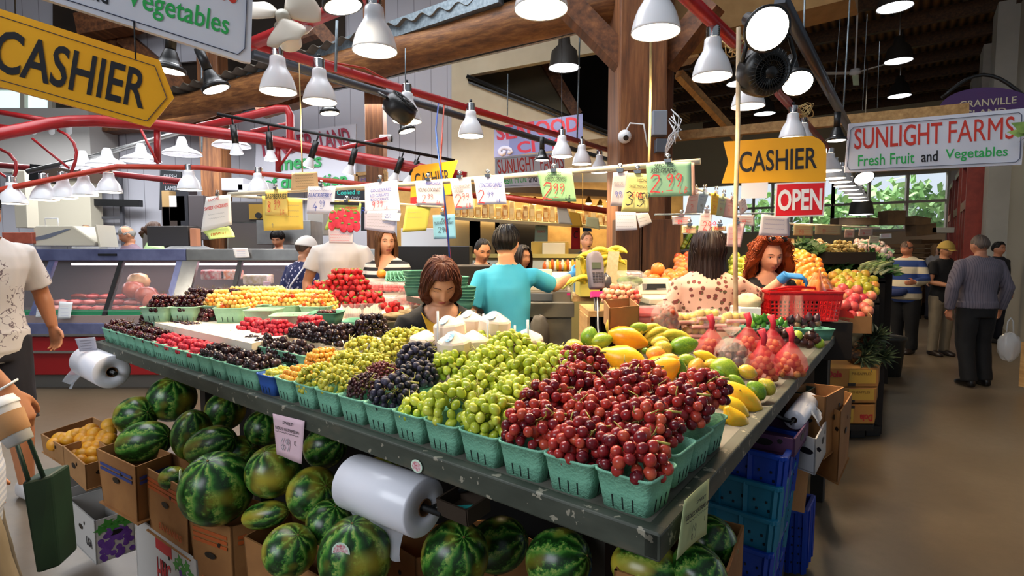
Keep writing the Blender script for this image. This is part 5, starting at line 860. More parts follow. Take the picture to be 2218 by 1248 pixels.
for i,(px,py,a,b,ang,yaw,Y,st_,n)in enumerate(((470,1058,82,78,90,.6,1.85,(402,1036),'largest round watermelon, sticker on its side'),(312,958,62,46,15,0,2.35,None,'long watermelon in the carton with blue bands'),(416,942,60,42,75,.2,2.22,None,'upright striped watermelon behind the largest one'),(456,966,62,42,22,0,2.1,None,'long watermelon lying just above the largest one'),(295,900,52,42,20,1.0,2.62,None,'watermelon with star shaped stem end, upper end of the row'),(372,864,50,50,70,.4,2.7,None,'dark watermelon at the top of the pile'),(592,1020,56,60,100,.5,1.82,None,'round watermelon below the pink tag'),(575,925,38,44,80,.2,2.12,None,'watermelon half in shade left of the pink tag'),(680,1070,52,60,40,.9,1.72,None,'yellowish watermelon beside the big bag roll'),(628,1192,52,60,60,.3,1.5,None,'pale yellow green watermelon in the front carton'),(770,1204,88,82,90,.2,1.42,(742,1198),'dark watermelon with sticker below the bag roll'),(716,1132,46,54,70,.2,1.6,None,'watermelon squeezed beside the bag roll'),(985,1205,82,76,70,1.1,1.42,None,'watermelon with rayed stem end under the tissue tray'),(1210,1215,78,70,30,1.0,1.36,None,'shaded watermelon in the middle under the stall'),(1400,1232,80,62,0,.6,1.2,None,'yellow patched watermelon under the stall corner'),(1540,1172,52,60,60,.3,1.32,None,'watermelon behind the pale green tag'),(1515,1240,54,66,50,.2,1.16,None,'green watermelon below the pale green tag'),(575,1116,58,30,15,0,1.78,None,'watermelon low behind the largest one'),(374,1036,30,26,0,0,2.06,None,'watermelon at the bottom of the second carton'),(254,985,22,24,0,0,2.42,None,'watermelon barely seen in the blue banded carton'),(488,890,44,42,60,.5,2.5,None,'shaded watermelon deep under the stall'),(705,968,50,46,30,.4,2.1,None,'shaded watermelon behind the pink tag'),(520,985,40,42,30,.4,2.15,None,'dark watermelon behind the long ones'),(820,1040,56,50,30,.4,1.95,None,'shaded watermelon behind the bag roll'),(1080,1180,70,60,30,.4,1.62,None,'shaded watermelon beyond the tissue tray'),(1300,1200,60,55,30,.4,1.5,None,'shaded watermelon behind the corner ones'))):
 s=Y/1200;c=at(px,py,Y);r=tag(put('watermelon',WMm,loc=c),n,'watermelon','watermelons under the stall');r.rotation_mode='QUATERNION';ax=V((math.cos(math.radians(ang)),-.5*math.sin(yaw)-.15,math.sin(math.radians(ang)))).normalized();r.rotation_quaternion=ax.to_track_quat('Z','Y');r.scale=(b*s,b*s,a*s)
 if st_:
  d=(V((0,0,CZ))-c).normalized();e=at(*st_,Y)-c;k=math.sqrt(max(0,1-(e.length/(b*s))**2));nn=(e+d*(k*b*s)).normalized();T=frame(c+nn*b*s*1.012,nn.cross(UP)*-1,UP);m=MB();m.prism([(.024*math.cos(q*.3),.026*math.sin(q*.3))for q in range(21)],T,.001,1);m.prism([(.02*math.cos(q*.3),.022*math.sin(q*.3))for q in range(21)],T,.0014,0);m.box(T@V((0,-.006,.0015)),(.02,.009,.001),T.to_3x3().to_4x4(),2);m.build('sticker',[STK,STKW,WHITEP],r,True)
c=T_(.62,-.022,ZT-.012);T=frame(at(861,957,(c.y)),E1*-1,UP);T.translation=T_(.6,-.0245,ZT-.03);m=MB().prism([(.02*math.cos(q*.3),.016*math.sin(q*.3))for q in range(21)],T,.0012,1);m.prism([(.016*math.cos(q*.3),.012*math.sin(q*.3))for q in range(21)],T,.0016,0);tag(m.build('fruit_sticker',[STK,STKW]),'round fruit sticker stuck on the stall edge','sticker')
ROLL=mat('bag_film_roll','e6e6ee',rough=.22);BAGF=glass('bag_film','eef2fa',.38,.06)
def bagroll(label,p0,p1,r_,bag,hang):
 t=thing('bag_roll',label,'bag roll',(p0+p1)/2);d=(p1-p0).normalized();L=(p1-p0).length;T=d.to_track_quat('Z','Y').to_matrix().to_4x4();T.translation=p0
 MB().lathe([(r_*.3,0),(r_*.94,0),(r_,.004),(r_,L-.004),(r_*.94,L),(r_*.3,L),(r_*.3,0)],40,0,T).build('film',ROLL,t,True);MB().lathe([(r_*.3,-.002),(r_*.3,L+.002),(r_*.26,L+.002),(r_*.26,-.002)],24,0,T).build('core',mat('card_core','6b4a2c',rough=.8),t,True)
 MB().tube([p0-d*.05,p1+d*.06],r_*.12,8).build('spindle',BLACK,t,True)
 B=[V(b)for b in bag];MB().grid(lambda u,v:B[0].lerp(B[1],u).lerp(B[3].lerp(B[2],u),v)+V((.008*math.sin(u*9+v*3),.012*math.sin(v*5+u*7),.004*math.sin(u*13))),14,12).build('loose_bag',BAGF,t,True)
 MB().tube(hang,.008,6).build('bracket',BLACK,t,True);return t
bagroll('big clear bag roll hanging below the grapes',at(765,1042,1.52),at(920,1100,1.36),.075,(at(735,1085,1.5),at(880,1128,1.36),at(872,1215,1.38),at(780,1160,1.5)),[at(928,1105,1.35),at(985,1068,1.45),T_(.45,.02,ZT-.05)])
bagroll('clear bag roll hanging at the far end of the stall',at(190,782,2.98),at(242,806,2.72),.083,(at(165,775,2.95),at(196,785,2.86),at(160,842,2.84),at(137,826,2.95)),[at(180,777,3.0),at(180,745,3.05)])
bagroll('clear bag roll on the aisle side above the crates',at(1720,910,1.95),at(1752,868,2.15),.036,(at(1745,880,2.0),at(1765,868,2.1),at(1780,895,2.05),at(1775,928,1.98)),[at(1716,915,1.94),at(1690,905,1.96),T_(-.0,1.05,ZT-.05)])
r=thing('tissue_tray','small dark wooden tray with teal ties beside the big bag roll','tray',at(1005,1105,1.33),(.1,0,ANG+math.pi));W2=mat('dark_wood','2e2114',rough=.7)
for n,c,d in(('front_panel',(0,.04,.015),(.1,.006,.04)),('rear_panel',(0,-.04,.015),(.1,.006,.04)),('end_panel',(.05,0,.015),(.006,.08,.04)),('end_panel',(-.05,0,.015),(.006,.08,.04)),('bottom_panel',(0,0,-.005),(.1,.08,.006))):MB().box(c,d).build(n,W2,r)
m=MB()
for k in range(9):m.bar((-.03+.005*k,-.02+.004*(k%3),.006+.002*(k%4)),(.02+.002*k,.02,.008+.001*k),.006,.001)
tag(m.build('twist_tie',mat('teal_ties','2f9a96',rough=.5),loc=r.location,rot=r.rotation_euler),'teal twist ties lying in the small dark tray','ties',kind='stuff')
def crate(label,abc,z,h,m_,flare=.9,group=None):
 a,b,d=[on(*p,z)for p in abc];e=a+d-b;c0=(a+d)/2;r=thing('plastic_crate',label,'crate',V((c0.x,c0.y,z-h)),group=group);Q=[a,b,d,e];lo=lambda v,k=1:V((c0.x+(v.x-c0.x)*(1-(1-flare)*k),c0.y+(v.y-c0.y)*(1-(1-flare)*k),z-h*k))
 rim=MB()
 for k in range(4):
  p,q=Q[k],Q[(k+1)%4];rim.bar(p,q,.018,.016);i=c0-(p+q)/2;i.z=0;i=i.normalized();m=MB().slab([p,q,lo(q),lo(p)],i*.006)
  if k<3:
   for u in range(7):
    for v in range(5):
     P=lo(p.lerp(q,.12+.127*u+.03*(v%2)),.25+.14*v)-i*.001;m.bar(P,P-UP*.008,.006,.004,1)
   for u in(.04,.36,.66,.96):P0_=p.lerp(q,u);m.bar(P0_-i*.003,lo(P0_)-i*.003,.014,.012)
  m.build(['front_panel','side_panel','rear_panel','end_panel'][k],[m_,mat('crate_hole','0a1420')],r,True)
 rim.build('rim',m_,r,True,bev=.003);MB().slab([lo(v)for v in Q],(0,0,.006)).build('bottom_panel',m_,r,True);return r
CBL=mat('blue_crate','0e44b4','0c3aa0',rough=.4,sc=3);CTL=mat('teal_crate','1f7fa0','1a6f8e',rough=.45,sc=3)
for i,(z,m_,n)in enumerate(((.90,CBL,'blue crate topmost of the nested stack, under the purple tray'),(.80,CTL,'teal crate second in the nested stack'),(.69,CTL,'teal crate third in the nested stack'),(.58,CBL,'blue crate fourth in the nested stack'),(.47,CBL,'blue crate fifth in the stack, mostly below the picture'),(.36,CTL,'teal crate sixth in the stack, below the picture'),(.25,CBL,'blue crate lowest of the stack'))):
 A,B_,C_=on(1495,1008,.80),on(1697,1062,.80),on(1728,1000,.80);o=(CZ-z);prj=lambda v:(v.x,v.y)
 q=[]
 for v in(A,B_,C_):w=V((v.x-.012*i,v.y,z))-V((0,0,CZ));y_=w.y;f_=w.y*CP-w.z*SP;q.append((CX+F*w.x/f_,CY-F*(w.y*SP+w.z*CP)/f_))
 crate(n,q,z,.2,m_)
crate('blue crate on the floor behind the nested stack',((1690,1105),(1745,1110),(1762,1075)),.35,.3,CBL,.95)
carton('flat purple tray above the nested crates',((1590,930),(1722,952),(1752,912)),.945,.06,mat('purple_tray','5c3358',rough=.6),'fruit_tray','tray')
carton('white carton with a slot beside the purple tray',((1726,938),(1768,952),(1797,900)),.90,.13,CW)
carton('large brown carton leaning behind the white one',((1765,872),(1822,892),(1846,852)),.93,.3,CB1,flare=.9);carton('brown carton with yellow flap between stall and pineapples',((1700,850),(1790,860),(1830,838)),1.0,.25,CB1,flare=.9)
tag(MB().slab([at(1712,1000,2.0),at(1757,985,2.06),at(1742,1112,2.06),at(1714,1105,2.0)],(.02,.25,0)).build('cardboard_carton',CARD),'upright brown carton behind the nested crates','carton');carton('empty green tin tray under the aisle edge of the stall',((1690,845),(1745,852),(1768,838)),.99,.03,mat('dark_green','1e3326',rough=.4),'fruit_tray','tray')
# ---------------------------------------------------------------- people
TMP=bpy.data.scenes.new('workshop')
def remesh(mb,vox,smooth=3,fac=.5):
 me=bpy.data.meshes.new('t');me.from_pydata([tuple(v)for v in mb.v],[],mb.f);o=bpy.data.objects.new('t',me);TMP.collection.objects.link(o)
 r=o.modifiers.new('r','REMESH');r.mode='VOXEL';r.voxel_size=vox;r.use_smooth_shade=True
 if smooth:q=o.modifiers.new('s','SMOOTH');q.iterations=smooth;q.factor=fac
 vl=TMP.view_layers[0];vl.update();dg=vl.depsgraph;out=bpy.data.meshes.new_from_object(o.evaluated_get(dg));bpy.data.objects.remove(o);bpy.data.meshes.remove(me);return out
def prune(me,dead,disp=None):
 b=bmesh.new();b.from_mesh(me)
 if disp:
  b.normal_update()
  for v in b.verts:v.co+=v.normal*disp(v.co)
 if dead:bmesh.ops.delete(b,geom=[f for f in b.faces if dead(f.calc_center_median())],context='FACES')
 b.to_mesh(me);b.free();me.polygons.foreach_set('use_smooth',[True]*len(me.polygons));return me
SKIN={}
def skin(c):
 if c not in SKIN:
  t=NT('skin_'+c);t.col(t.mix(t.math('MULTIPLY',t.noise(18,3),.35),c,tuple(x*y for x,y in zip(lin(c)[:3],(.92,.72,.66)))));t.p(rough=.5,sub=.08);t.b.inputs['Subsurface Radius'].default_value=(.02,.008,.005);SKIN[c]=t.mat
 return SKIN[c]
def g2(x,z,x0,z0,sx,sz):return math.exp(-((x-x0)/sx)**2-((z-z0)/sz)**2)
def headp(az,th,old=0,fem=0):
 dx,dy,dz=math.sin(th)*math.sin(az),-math.sin(th)*math.cos(az),math.cos(th)
 x,y,z=.074*dx,(.094 if dy<0 else .1)*dy,.118*dz;t=max(0,min(1,-z/.118))
 x*=1-.34*t**1.6;
 if y>0:y*=1-.5*t**1.1
 else:y*=1-.1*t**3
 if dy<0:
  f=min(1,-dy*1.6);y+=.006*f*math.exp(-(x/.05)**2)
  y-=f*(.021*g2(x,z,0,-.03,.0105,.013)+.013*g2(x,z,0,-.008,.008,.024)+.006*(g2(x,z,.011,-.034,.006,.006)+g2(x,z,-.011,-.034,.006,.006)))
  y+=f*.011*(g2(x,z,.031,.006,.016,.011)+g2(x,z,-.031,.006,.016,.011));y-=f*.005*(g2(x,z,.03,.028,.022,.008)+g2(x,z,-.03,.028,.022,.008))
  y-=f*.005*(g2(x,z,.04,-.03,.018,.018)+g2(x,z,-.04,-.03,.018,.018));y-=f*(.007*g2(x,z,0,-.0565,.02,.006)+.0075*g2(x,z,0,-.0695,.017,.006)-.003*g2(x,z,0,-.063,.02,.003))
  y-=f*.009*g2(x,z,0,-.1,.02,.014);y+=f*.003*g2(x,z,0,-.083,.02,.006)
 return V((x,y,z))
def head_mesh(m,H,vox=None):
 P=lambda u,v:H@headp(2*math.pi*u,math.pi*(.004+.992*v));m.grid(P,72,54,0,True,True)
 n=len(m.v);m.f+=[tuple(range(n-72*54,n-72*53)),tuple(range(n-72,n))[::-1]];m.m+=[0,0];m.s+=[True,True]
 for s in(-1,1):m.ell(H@V((.073*s,.012,-.004)),(.011,.02,.031),H.to_3x3().to_4x4()@rotm((.2,0,.35*s)),12,8)
def hand(m,w,d,pn,curl=.5,sp=.12,s=1.0,side=1):
 d=V(d).normalized();pn=V(pn);pn=(pn-d*pn.dot(d)).normalized();x=d.cross(pn)*side;w=V(w)
 m.loft([(w+d*a*s,x,pn,b*s,c*s)for a,b,c in((-.012,.024,.019),(.02,.031,.017),(.055,.04,.0155),(.085,.041,.014),(.096,.036,.011))],16)
 for k,(o,L)in enumerate(((-.03,.062),(-.0105,.076),(.01,.078),(.029,.07))):
  p=w+d*(.086-abs(o)*.12)*s+x*o*s;f=(d+x*(o*sp*22)).normalized();P=[p-f*.014*s,p];a=0
  for q in(.45,.32,.27):a+=curl*(1.0 if q>.4 else 1.15);P.append(P[-1]+(f*math.cos(a)+pn*math.sin(a))*L*q*s)
  m.tube(P,[.0088*s,.009*s,.0085*s,.0078*s,.0062*s],9)
 f=(d*.62+x*.72+pn*.25).normalized();p=w+d*.022*s+x*.024*s;e=(d*.85+x*.2+pn*(.3+curl*.4)).normalized();m.tube([p-f*.01,p+f*.028*s,p+f*.045*s+e*.012*s,p+f*.05*s+e*.036*s],[.012*s,.0115*s,.0095*s,.0068*s],9)
def person(label,loc,H=1.75,yaw=0,skinc='d9a27f',vox=.007,lean=0,side=0,twist=0,head=(0,0,0),top=None,sleeve='short',bottom=None,shorts=False,shoe=None,bulk=1.0,fem=False,sh=1.0,arm={},leg={},hair=None,hairc='1d1512',glove=None,neck=None,face=True,curl=.45,eyes='open',hem=.86,cap=None,cat='person',extra=None,brow=None,sleeve_end=None,hip=0,belly=0):
 root=thing('person',label,cat,loc,(0,0,yaw));k=H/1.75;root.scale=(k,)*3
 UB=M.Translation((0,0,.95))@rotm((lean,side,twist))@M.Translation((0,0,-.95));up=lambda x,y,z:UB@V((x,y,z));UI=UB.inverted();ax,ay=UB.to_3x3()@V((1,0,0)),UB.to_3x3()@V((0,1,0))
 Hm=M.Translation(up(0,-.014,1.612))@UB.to_3x3().to_4x4()@rotm((head[0],head[1],head[2]));sw=.18*sh*(.9 if fem else 1)
 J={}
 for s,n in((-1,'R'),(1,'L')):
  e,w=arm.get(n,(None,None));S=up(sw*s,0,1.408);e=V(e)if e else up((sw+.05)*s,.02,1.14);w=V(w)if w else e+(UB.to_3x3()@V((.01*s,-.06,-.25)));J[n]=(S,e,w)
  hp=V((.095*s,0,.9));kn,an=leg.get(n,((.1*s,-.01,.5),(.1*s,.02,.085)));J['l'+n]=(hp,V(kn),V(an))
 b=MB();b.tube([up(0,.015,1.38),up(0,.008,1.47),Hm@V((0,.02,-.07))],[.062*bulk,.055*(.88 if fem else 1),.054*(.9 if fem else 1)],16);head_mesh(b,Hm)
 def torso(m,o,z0=.86,f=1.0):
  S=[(.80,.155,.105),(.9,.168,.115),(.98,.162-.01*fem,.112),(1.08,.148-.018*fem,.104),(1.2,.156-.01*fem,.112),(1.32,.172*sh,.118),(1.385,.178*sh,.104),(1.425,.165*sh,.088),(1.455,.128*sh,.072),(1.482,.082,.062),(1.5,.06,.056)]
  m.loft([(up(0,(-.02 if 1.15<z<1.35 else 0)*fem-belly*math.exp(-((z-1.02)/.14)**2)*.5,z),ax,ay,rx*bulk*f+o,ry*bulk*f+o+belly*math.exp(-((z-1.02)/.14)**2)*.6)for z,rx,ry in S if z>=z0-.07],28)
  if fem:
   for s in(-1,1):m.ell(up(.068*s,-.085,1.26),(.062+o,.055+o,.06+o),None,14,9)
  for s,n in((-1,'R'),(1,'L')):m.ell(J[n][0]-ax*.022*s-UP*.022,(.05*bulk+o,.052*bulk+o,.052+o*.6),None,14,9)
 torso(b,-.004 if top else .002,.8)
 gl={}
 for s,n in((-1,'R'),(1,'L')):
  S,e,w=J[n];a=bulk*(.86 if fem else 1);b.tube([S-ax*.03*s,S,S.lerp(e,.35),S.lerp(e,.7),e,e.lerp(w,.25),e.lerp(w,.6),w],[.05*a,.053*a,.05*a,.043*a,.038*a,.041*a,.034*a,.025*a],14)
  d=(w-e).normalized();hp=arm.get('h'+n);hd=V(hp[0])if hp else d;pn=V(hp[1])if hp else V((-.9*s,-.3,0));tgt=gl.setdefault(n,MB())if glove and n in glove[1]else b
  hand(tgt,w,hd,pn,arm.get('c'+n,curl),arm.get('s'+n,.12),.94 if fem else 1.02,s*-1 if not arm.get('t'+n)else s*arm['t'+n])
  if tgt is not b:tgt.tube([w-d*.045,w+d*.01],[.031,.03],14)
  hp_,kn,an=J['l'+n];b.tube([hp_,hp_.lerp(kn,.5),kn,kn.lerp(an,.3),kn.lerp(an,.7),an],[.085*bulk,.075*bulk,.056*bulk,.058*bulk,.043*bulk,.036],14)
 me=remesh(b,vox,2);me.materials.append(skin(skinc));put('body',me,root)
 for gm in gl.values():g=remesh(gm,max(.0045,vox*.7),1);g.materials.append(glove[0]);put('glove',g,root)
 fold=lambda amp:(lambda c:amp*(noise.noise(c*9+V((0,0,label.__len__())))+.6*noise.noise(V((c.x*22,c.y*22,c.z*9)))))
 if top:
  c=MB();torso(c,.014,hem)
  hz=hem;c.loft([(up(0,-belly*.3,z),ax,ay,(.165+.006)*bulk+.014,.115*bulk+.016+belly*.4)for z in(hz,.92,.97)],28)
  f_={'short':.62,'cap':.28,'long':2.0,'none':0,'mid':1.45,'half':.82}[sleeve]
  for s,n in((-1,'R'),(1,'L')):
   S,e,w=J[n];a=bulk*(.86 if fem else 1);lo=.013 if sleeve!='short' else .02
   if f_<=0:continue
   if f_<=1:c.tube([S-ax*.03*s,S,S.lerp(e,f_*.5),S.lerp(e,f_)],[.046*a+.006,.054*a+.006,.052*a+lo,.05*a+lo+.004],18)
   else:c.tube([S-ax*.03*s,S,S.lerp(e,.5),e,e.lerp(w,.4*(f_-1)),e.lerp(w,(f_-1)*.97)],[.046*a+.006,.054*a+.006,.05*a+lo,.042*a+lo+.004,.043*a+lo,.03*a+lo],18)
  me=remesh(c,vox*1.15,3);dead=(lambda q:neck(UI@q))if neck else(lambda q:(lambda p:p.z>1.478 and math.hypot(p.x,p.y*.9)<.085)(UI@q))
  prune(me,dead,fold(.0045));me.materials.append(top);o=put('shirt',me,root,solid=.0025)
 if bottom:
  c=MB()
  c.loft([(V((0,0,z)),V((1,0,0)),V((0,1,0)),rx*bulk,ry*bulk+hip)for z,rx,ry in((.8,.165,.118),(.9,.172,.122),(.97,.165,.118),(1.0,.158,.114))],26)
  for s,n in((-1,'R'),(1,'L')):
   hp_,kn,an=J['l'+n];end=kn.lerp(an,.05)if shorts else an+V((0,0,.0));P=[hp_+V((0,0,.02)),hp_.lerp(kn,.45),kn]+([kn.lerp(an,.12)]if shorts else[kn.lerp(an,.5),an-V((0,0,.02))]);c.tube(P,[.098*bulk,.092*bulk,.078*bulk]+([.088*bulk]if shorts else[.068*bulk,.066*bulk]),18)
  me=remesh(c,vox*1.3,3);prune(me,None,fold(.005));me.materials.append(bottom);put('shorts' if shorts else 'trousers',me,root)
 if shoe:
  for s,n in((-1,'R'),(1,'L')):
   an=J['l'+n][2];c=MB();c.loft([(an+V((0,y,z-.085)),V((1,0,0)),V((0,0,1)),rx,rz)for y,z,rx,rz in((.07,.045,.025,.035),(.05,.05,.036,.047),(0,.055,.04,.055),(-.07,.042,.043,.042),(-.13,.034,.046,.032),(-.175,.028,.036,.026),(-.19,.026,.015,.015))],16,0,True,2.6);c.build('shoe',shoe,root)
 hm=mat('hair_'+hairc,hairc,tuple(min(1,x*2.4+.012)for x in lin(hairc)[:3])if 0 else None,rough=.48,spec=.35)
 if face:
  fm=MB();dk=MB()
  sp=lambda x,z:(lambda best:best)(min((headp(a*.02,t*.02)for a in range(-40,41)for t in range(45,130)),key=lambda p:(p.x-x)**2+(p.z-z)**2))
  for s in(-1,1):
   p=sp(.031*s,.007)
   if eyes=='open':
    MB().ell(Hm@(p+V((0,.004,0))),(.0135,.007,.0062),Hm.to_3x3().to_4x4(),14,9).ell(Hm@(p+V((0,-.0024,0))),(.0058,.0015,.0056),Hm.to_3x3().to_4x4(),12,6,1).build('eye',[mat('eye_white','e6e0d8',rough=.25),mat('iris_dark','1c110b',rough=.15)],root)
    dk.tube([Hm@(sp((.031+x)*s,.0125-abs(x)*.25)+V((0,-.0012,0)))for x in(-.014,-.007,0,.007,.014)],[.0008,.0016,.0018,.0016,.001],5)
   else:dk.tube([Hm@(sp((.031+x)*s,.003+abs(x)*.25)+V((0,-.0008,0)))for x in(-.014,-.007,0,.007,.014)],[.0006,.0013,.0016,.0014,.001],5)
   fm.tube([Hm@(sp((.03+x)*s,.03+z)+V((0,-.0005,0)))for x,z in((-.017,-.002),(-.006,.002),(.006,.002),(.02,-.003))],[.001,.0027,.0026,.0008],6)
  dk.build('eyelash',mat('lash','140d0a'),root);fm.build('eyebrow',mat('brow_'+(brow or hairc),brow or hairc,rough=.6),root)
  lp=MB();
  for z,r_ in((-.0575,.0036),(-.0685,.0046)):lp.tube([Hm@(sp(x,z+(.0035 if z<-.06 else-.002)*(abs(x)/.02)**2)+V((0,.0012,0)))for x in(-.021,-.012,-.004,0,.004,.012,.021)],[.0006,r_*.8,r_,r_*.9,r_,r_*.8,.0006],8)
  lp.build('lips',mat('lips_f' if fem else 'lips_m','a8504a' if fem else '9c5a4a',rough=.4),root)
 if hair:hairdo(root,Hm,hair,hm,vox)
 if cap:
  c=MB();c.grid(lambda u,v:Hm@(lambda p:V((p.x*1.3,p.y*1.27,p.z*1.2+.004)))(headp(2*math.pi*u,.002+v*(1.42-.1*math.cos(2*math.pi*u)))),36,14,0,True,True);a0=cap[1]
  c.grid(lambda u,v:Hm@(rotm((0,0,a0))@V(((u-.5)*.15*(1-.25*v),-.085-.075*v*(1-1.2*(u-.5)**2),.035-.012*v-.06*(u-.5)**2))),12,7);c.build('cap',cap[0],root,solid=.003)
 if extra:extra(root,Hm,J)
 return root
def sstep(a,b,x):x=max(0,min(1,(x-a)/(b-a)));return x*x*(3-2*x)
def hairdo(root,Hm,kind,hm,vox):
 P={'short':dict(front=.85,side=1.35,back=1.95,th=.016,L=0),'crop':dict(front=.8,side=1.4,back=1.9,th=.007,L=0),'fringe':dict(front=1.15,side=1.5,back=1.95,th=.02,L=0),'bob':dict(front=.95,side=1.75,back=1.9,th=.022,L=.1),'long':dict(front=.8,side=1.75,back=1.9,th=.022,L=.22),'longback':dict(front=.8,side=1.75,back=1.9,th=.026,L=.25),'curly':dict(front=.72,side=1.75,back=1.9,th=.055,L=.17),'bald':dict(front=-1,side=1.5,back=1.95,th=.006,L=0),'tied':dict(front=.85,side=1.5,back=1.9,th=.018,L=0)}[kind]
 def cut(az):
  a=abs((az+math.pi)%(2*math.pi)-math.pi);return P['front']+(P['side']-P['front'])*(sstep(.55,1.15,a)if kind!='curly' else sstep(.95,1.35,a))+(P['back']-P['side'])*sstep(1.5,2.4,a)
 N=96;c=MB();S=34;cur=kind=='curly'
 def pt(u,v,inner):
  az=2*math.pi*u;a=abs((az+math.pi)%(2*math.pi)-math.pi);ct=cut(az);t0=.003 if kind!='bald' else 1.25;ls=P['L']*(sstep(.95,1.3,a)if not cur else sstep(1.25,1.5,a));vs=.62 if P['L']else 1.0
  th=t0+(ct-t0)*min(1,v/vs);p=headp(az,th);n=V((p.x/.0055,p.y/.0088,max(p.z,-.03)/.0139));n=n.normalized()if n.length>0 else UP
  ridge=.0025*math.sin(az*31+3*math.sin(v*4+az*2))+.004*noise.noise(V((math.sin(az)*5,math.cos(az)*5,v*2.5)))
  if cur:ridge=.02*noise.noise(V((p.x*32,p.y*32,p.z*26+v*5)))+.008*math.sin(az*19+v*22)
  k=P['th']*(1-.75*max(0,(min(1,v/vs)-.75)/.25)*(0 if P['L']else 1))*(.45+.55*sstep(0,.25,min(1,v/vs)))*(1 if a>.8 else .75)
  q=p+n*(k+ridge if not inner else-.004)
  if P['L']and v>vs and ls>0:
   w=(v-vs)/(1-vs);out=V((p.x,p.y+.01,0)).normalized()if V((p.x,p.y,0)).length>0 else V((0,1,0));fl=(-.035 if kind=='bob' else .012 if not cur else .03)*(w**1.5)+(.02*math.sin(w*3.1)if cur or kind=='bob' else 0)
   q=q+V((0,0,-ls*w*(1+.05*math.sin(az*17))))+out*fl
   if cur:q+=V((noise.noise(q*30),noise.noise(q*30+V((9,0,0))),noise.noise(q*30+V((0,9,0)))))*.022
  return Hm@q
 c.grid(lambda u,v:pt(u,v,False),N,S,0,True,True);n0=len(c.v);c.grid(lambda u,v:pt(u,v,True),N,S,0,True,True)
 for j in range(N):a,b=n0-N+j,n0-N+(j+1)%N;c.f.append((a,b,b+N*S,a+N*S));c.m.append(0);c.s.append(True)
 R_=random.Random(5)
 if kind in('curly','long','longback','bob','fringe','short'):
  for k in range(230 if cur else 90):
   u,v0=R_.random(),R_.uniform(.15,.6);v1=R_.uniform(.8,1.0);q=[]
   for i in range(9):
    p=pt(u+(.004*math.sin(i+k)if not cur else 0),v0+(v1-v0)*i/8,False);d=(p-Hm@V((0,.01,0))).normalized()
    if cur:a=i*1.9+k;p+=d*(.008+.014*math.sin(a))+V((.012*math.cos(a),.012*math.sin(a),0))
    else:p+=d*.0025
    q.append(p)
   c.tube(q,[(.0042 if cur else .0026)*(1-.08*i)for i in range(9)],5)
 if kind=='tied':c.ell(Hm@V((0,.12,.03)),(.035,.03,.04));c.tube([Hm@V((0,.11,.02)),Hm@V((0,.15,-.02)),Hm@V((.02,.14,-.08))],[.03,.028,.008],10)
 c.build('hair',hm,root)
FAB=lambda n,c,c2=None,**k:mat('fabric_'+n,c,c2,rough=.85,sc=3,**k)
def stripes(name,a,b,per,ratio=.5,ax=2,rough=.85,off=0.0):
 t=NT(name);f=t.math('FRACT',t.math('ADD',t.math('DIVIDE',t.xyz()[ax],per),off));t.col(t.mix(t.math('LESS_THAN',f,ratio),a,b));t.p(rough=rough);return t.mat
def blobs(name,base,cols,sc,th,rough=.85,line=False):
 t=NT(name);x=t.n('ShaderNodeTexVoronoi');x.inputs['Scale'].default_value=sc;t.t.links.new(t.obj,x.inputs['Vector']);c=base;d=t.math('ADD',x.outputs['Distance'],t.math('MULTIPLY',t.noise(sc*5,2),.22))
 c=t.mix(t.math('LESS_THAN',d,th+.2),base,t.ramp(t.noise(sc*3.2,2),[(.4,cols[0]),(.55,cols[1])],'CONSTANT'));t.col(c);t.p(rough=rough);return t.mat
BLK=FAB('black','0d0d10');NAVYT=FAB('navy','1a1c28');KHAKI=FAB('khaki','877a64','766a56');DENIM=FAB('charcoal','1f1c22')
WT=FAB('white_tee','d8cec6','cfc4bc')
fl=NT('printed_tee');n=fl.noise(26,2,rough=.4);rg=fl.math('MULTIPLY',fl.math('LESS_THAN',fl.math('ABSOLUTE',fl.math('SUBTRACT',n,.5)),.018),fl.math('GREATER_THAN',fl.noise(5,1),.53));fl.col(fl.mix(rg,'d9d2cd','77686c'));fl.p(rough=.85)
LGLOVE=mat('blue_glove','3f8fd0','3580c0',rough=.4);LGLOVE2=mat('dark_blue_glove','2f6fae',rough=.4)
def ground(px,Y):return V(((px-CX)/F*Y*1.0,Y,0))
def gx(px,Y,z=1.2):return on(px,543,1.0).x if 0 else(at(px,560,Y).x)
vneck=lambda w,d:(lambda p:p.y<-.0 and p.z>1.48-d and abs(p.x)<w*(p.z-(1.48-d))/d+.004 or(p.z>1.475 and math.hypot(p.x,p.y)<.08))
def cardigan(root,Hm,J):
 UB=M.Translation((0,0,.95))@rotm((.3,0,.1))@M.Translation((0,0,-.95));m=MB()
 def f(u,v):z=1.28+.2*v;x=(u-.5)*2*(.012+.085*v);e=abs(u-.5)*2;return UB@V((x,-.185+.085*v+x*x*4,z-.055*v*(1-e*e)))
 m.grid(f,16,10);m.build('yellow_top',FAB('mustard','d8a52c'),root,solid=.003)
P=gx(950,2.6);person('woman with bobbed brown hair in a black cardigan looking down behind the fruit',(P,2.6,0),1.575,.08,'d6a07c',.0055,.3,0,.1,(.34,.0,.12),BLK,'long',DENIM,fem=True,sh=1.0,arm={'R':((-.25,-.22,1.1),(-.17,-.42,1.02)),'L':((.26,-.2,1.1),(.15,-.42,1.02))},hair='bob',hairc='4c2212',neck=vneck(.082,.2),eyes='closed',extra=cardigan,shoe=BLK)
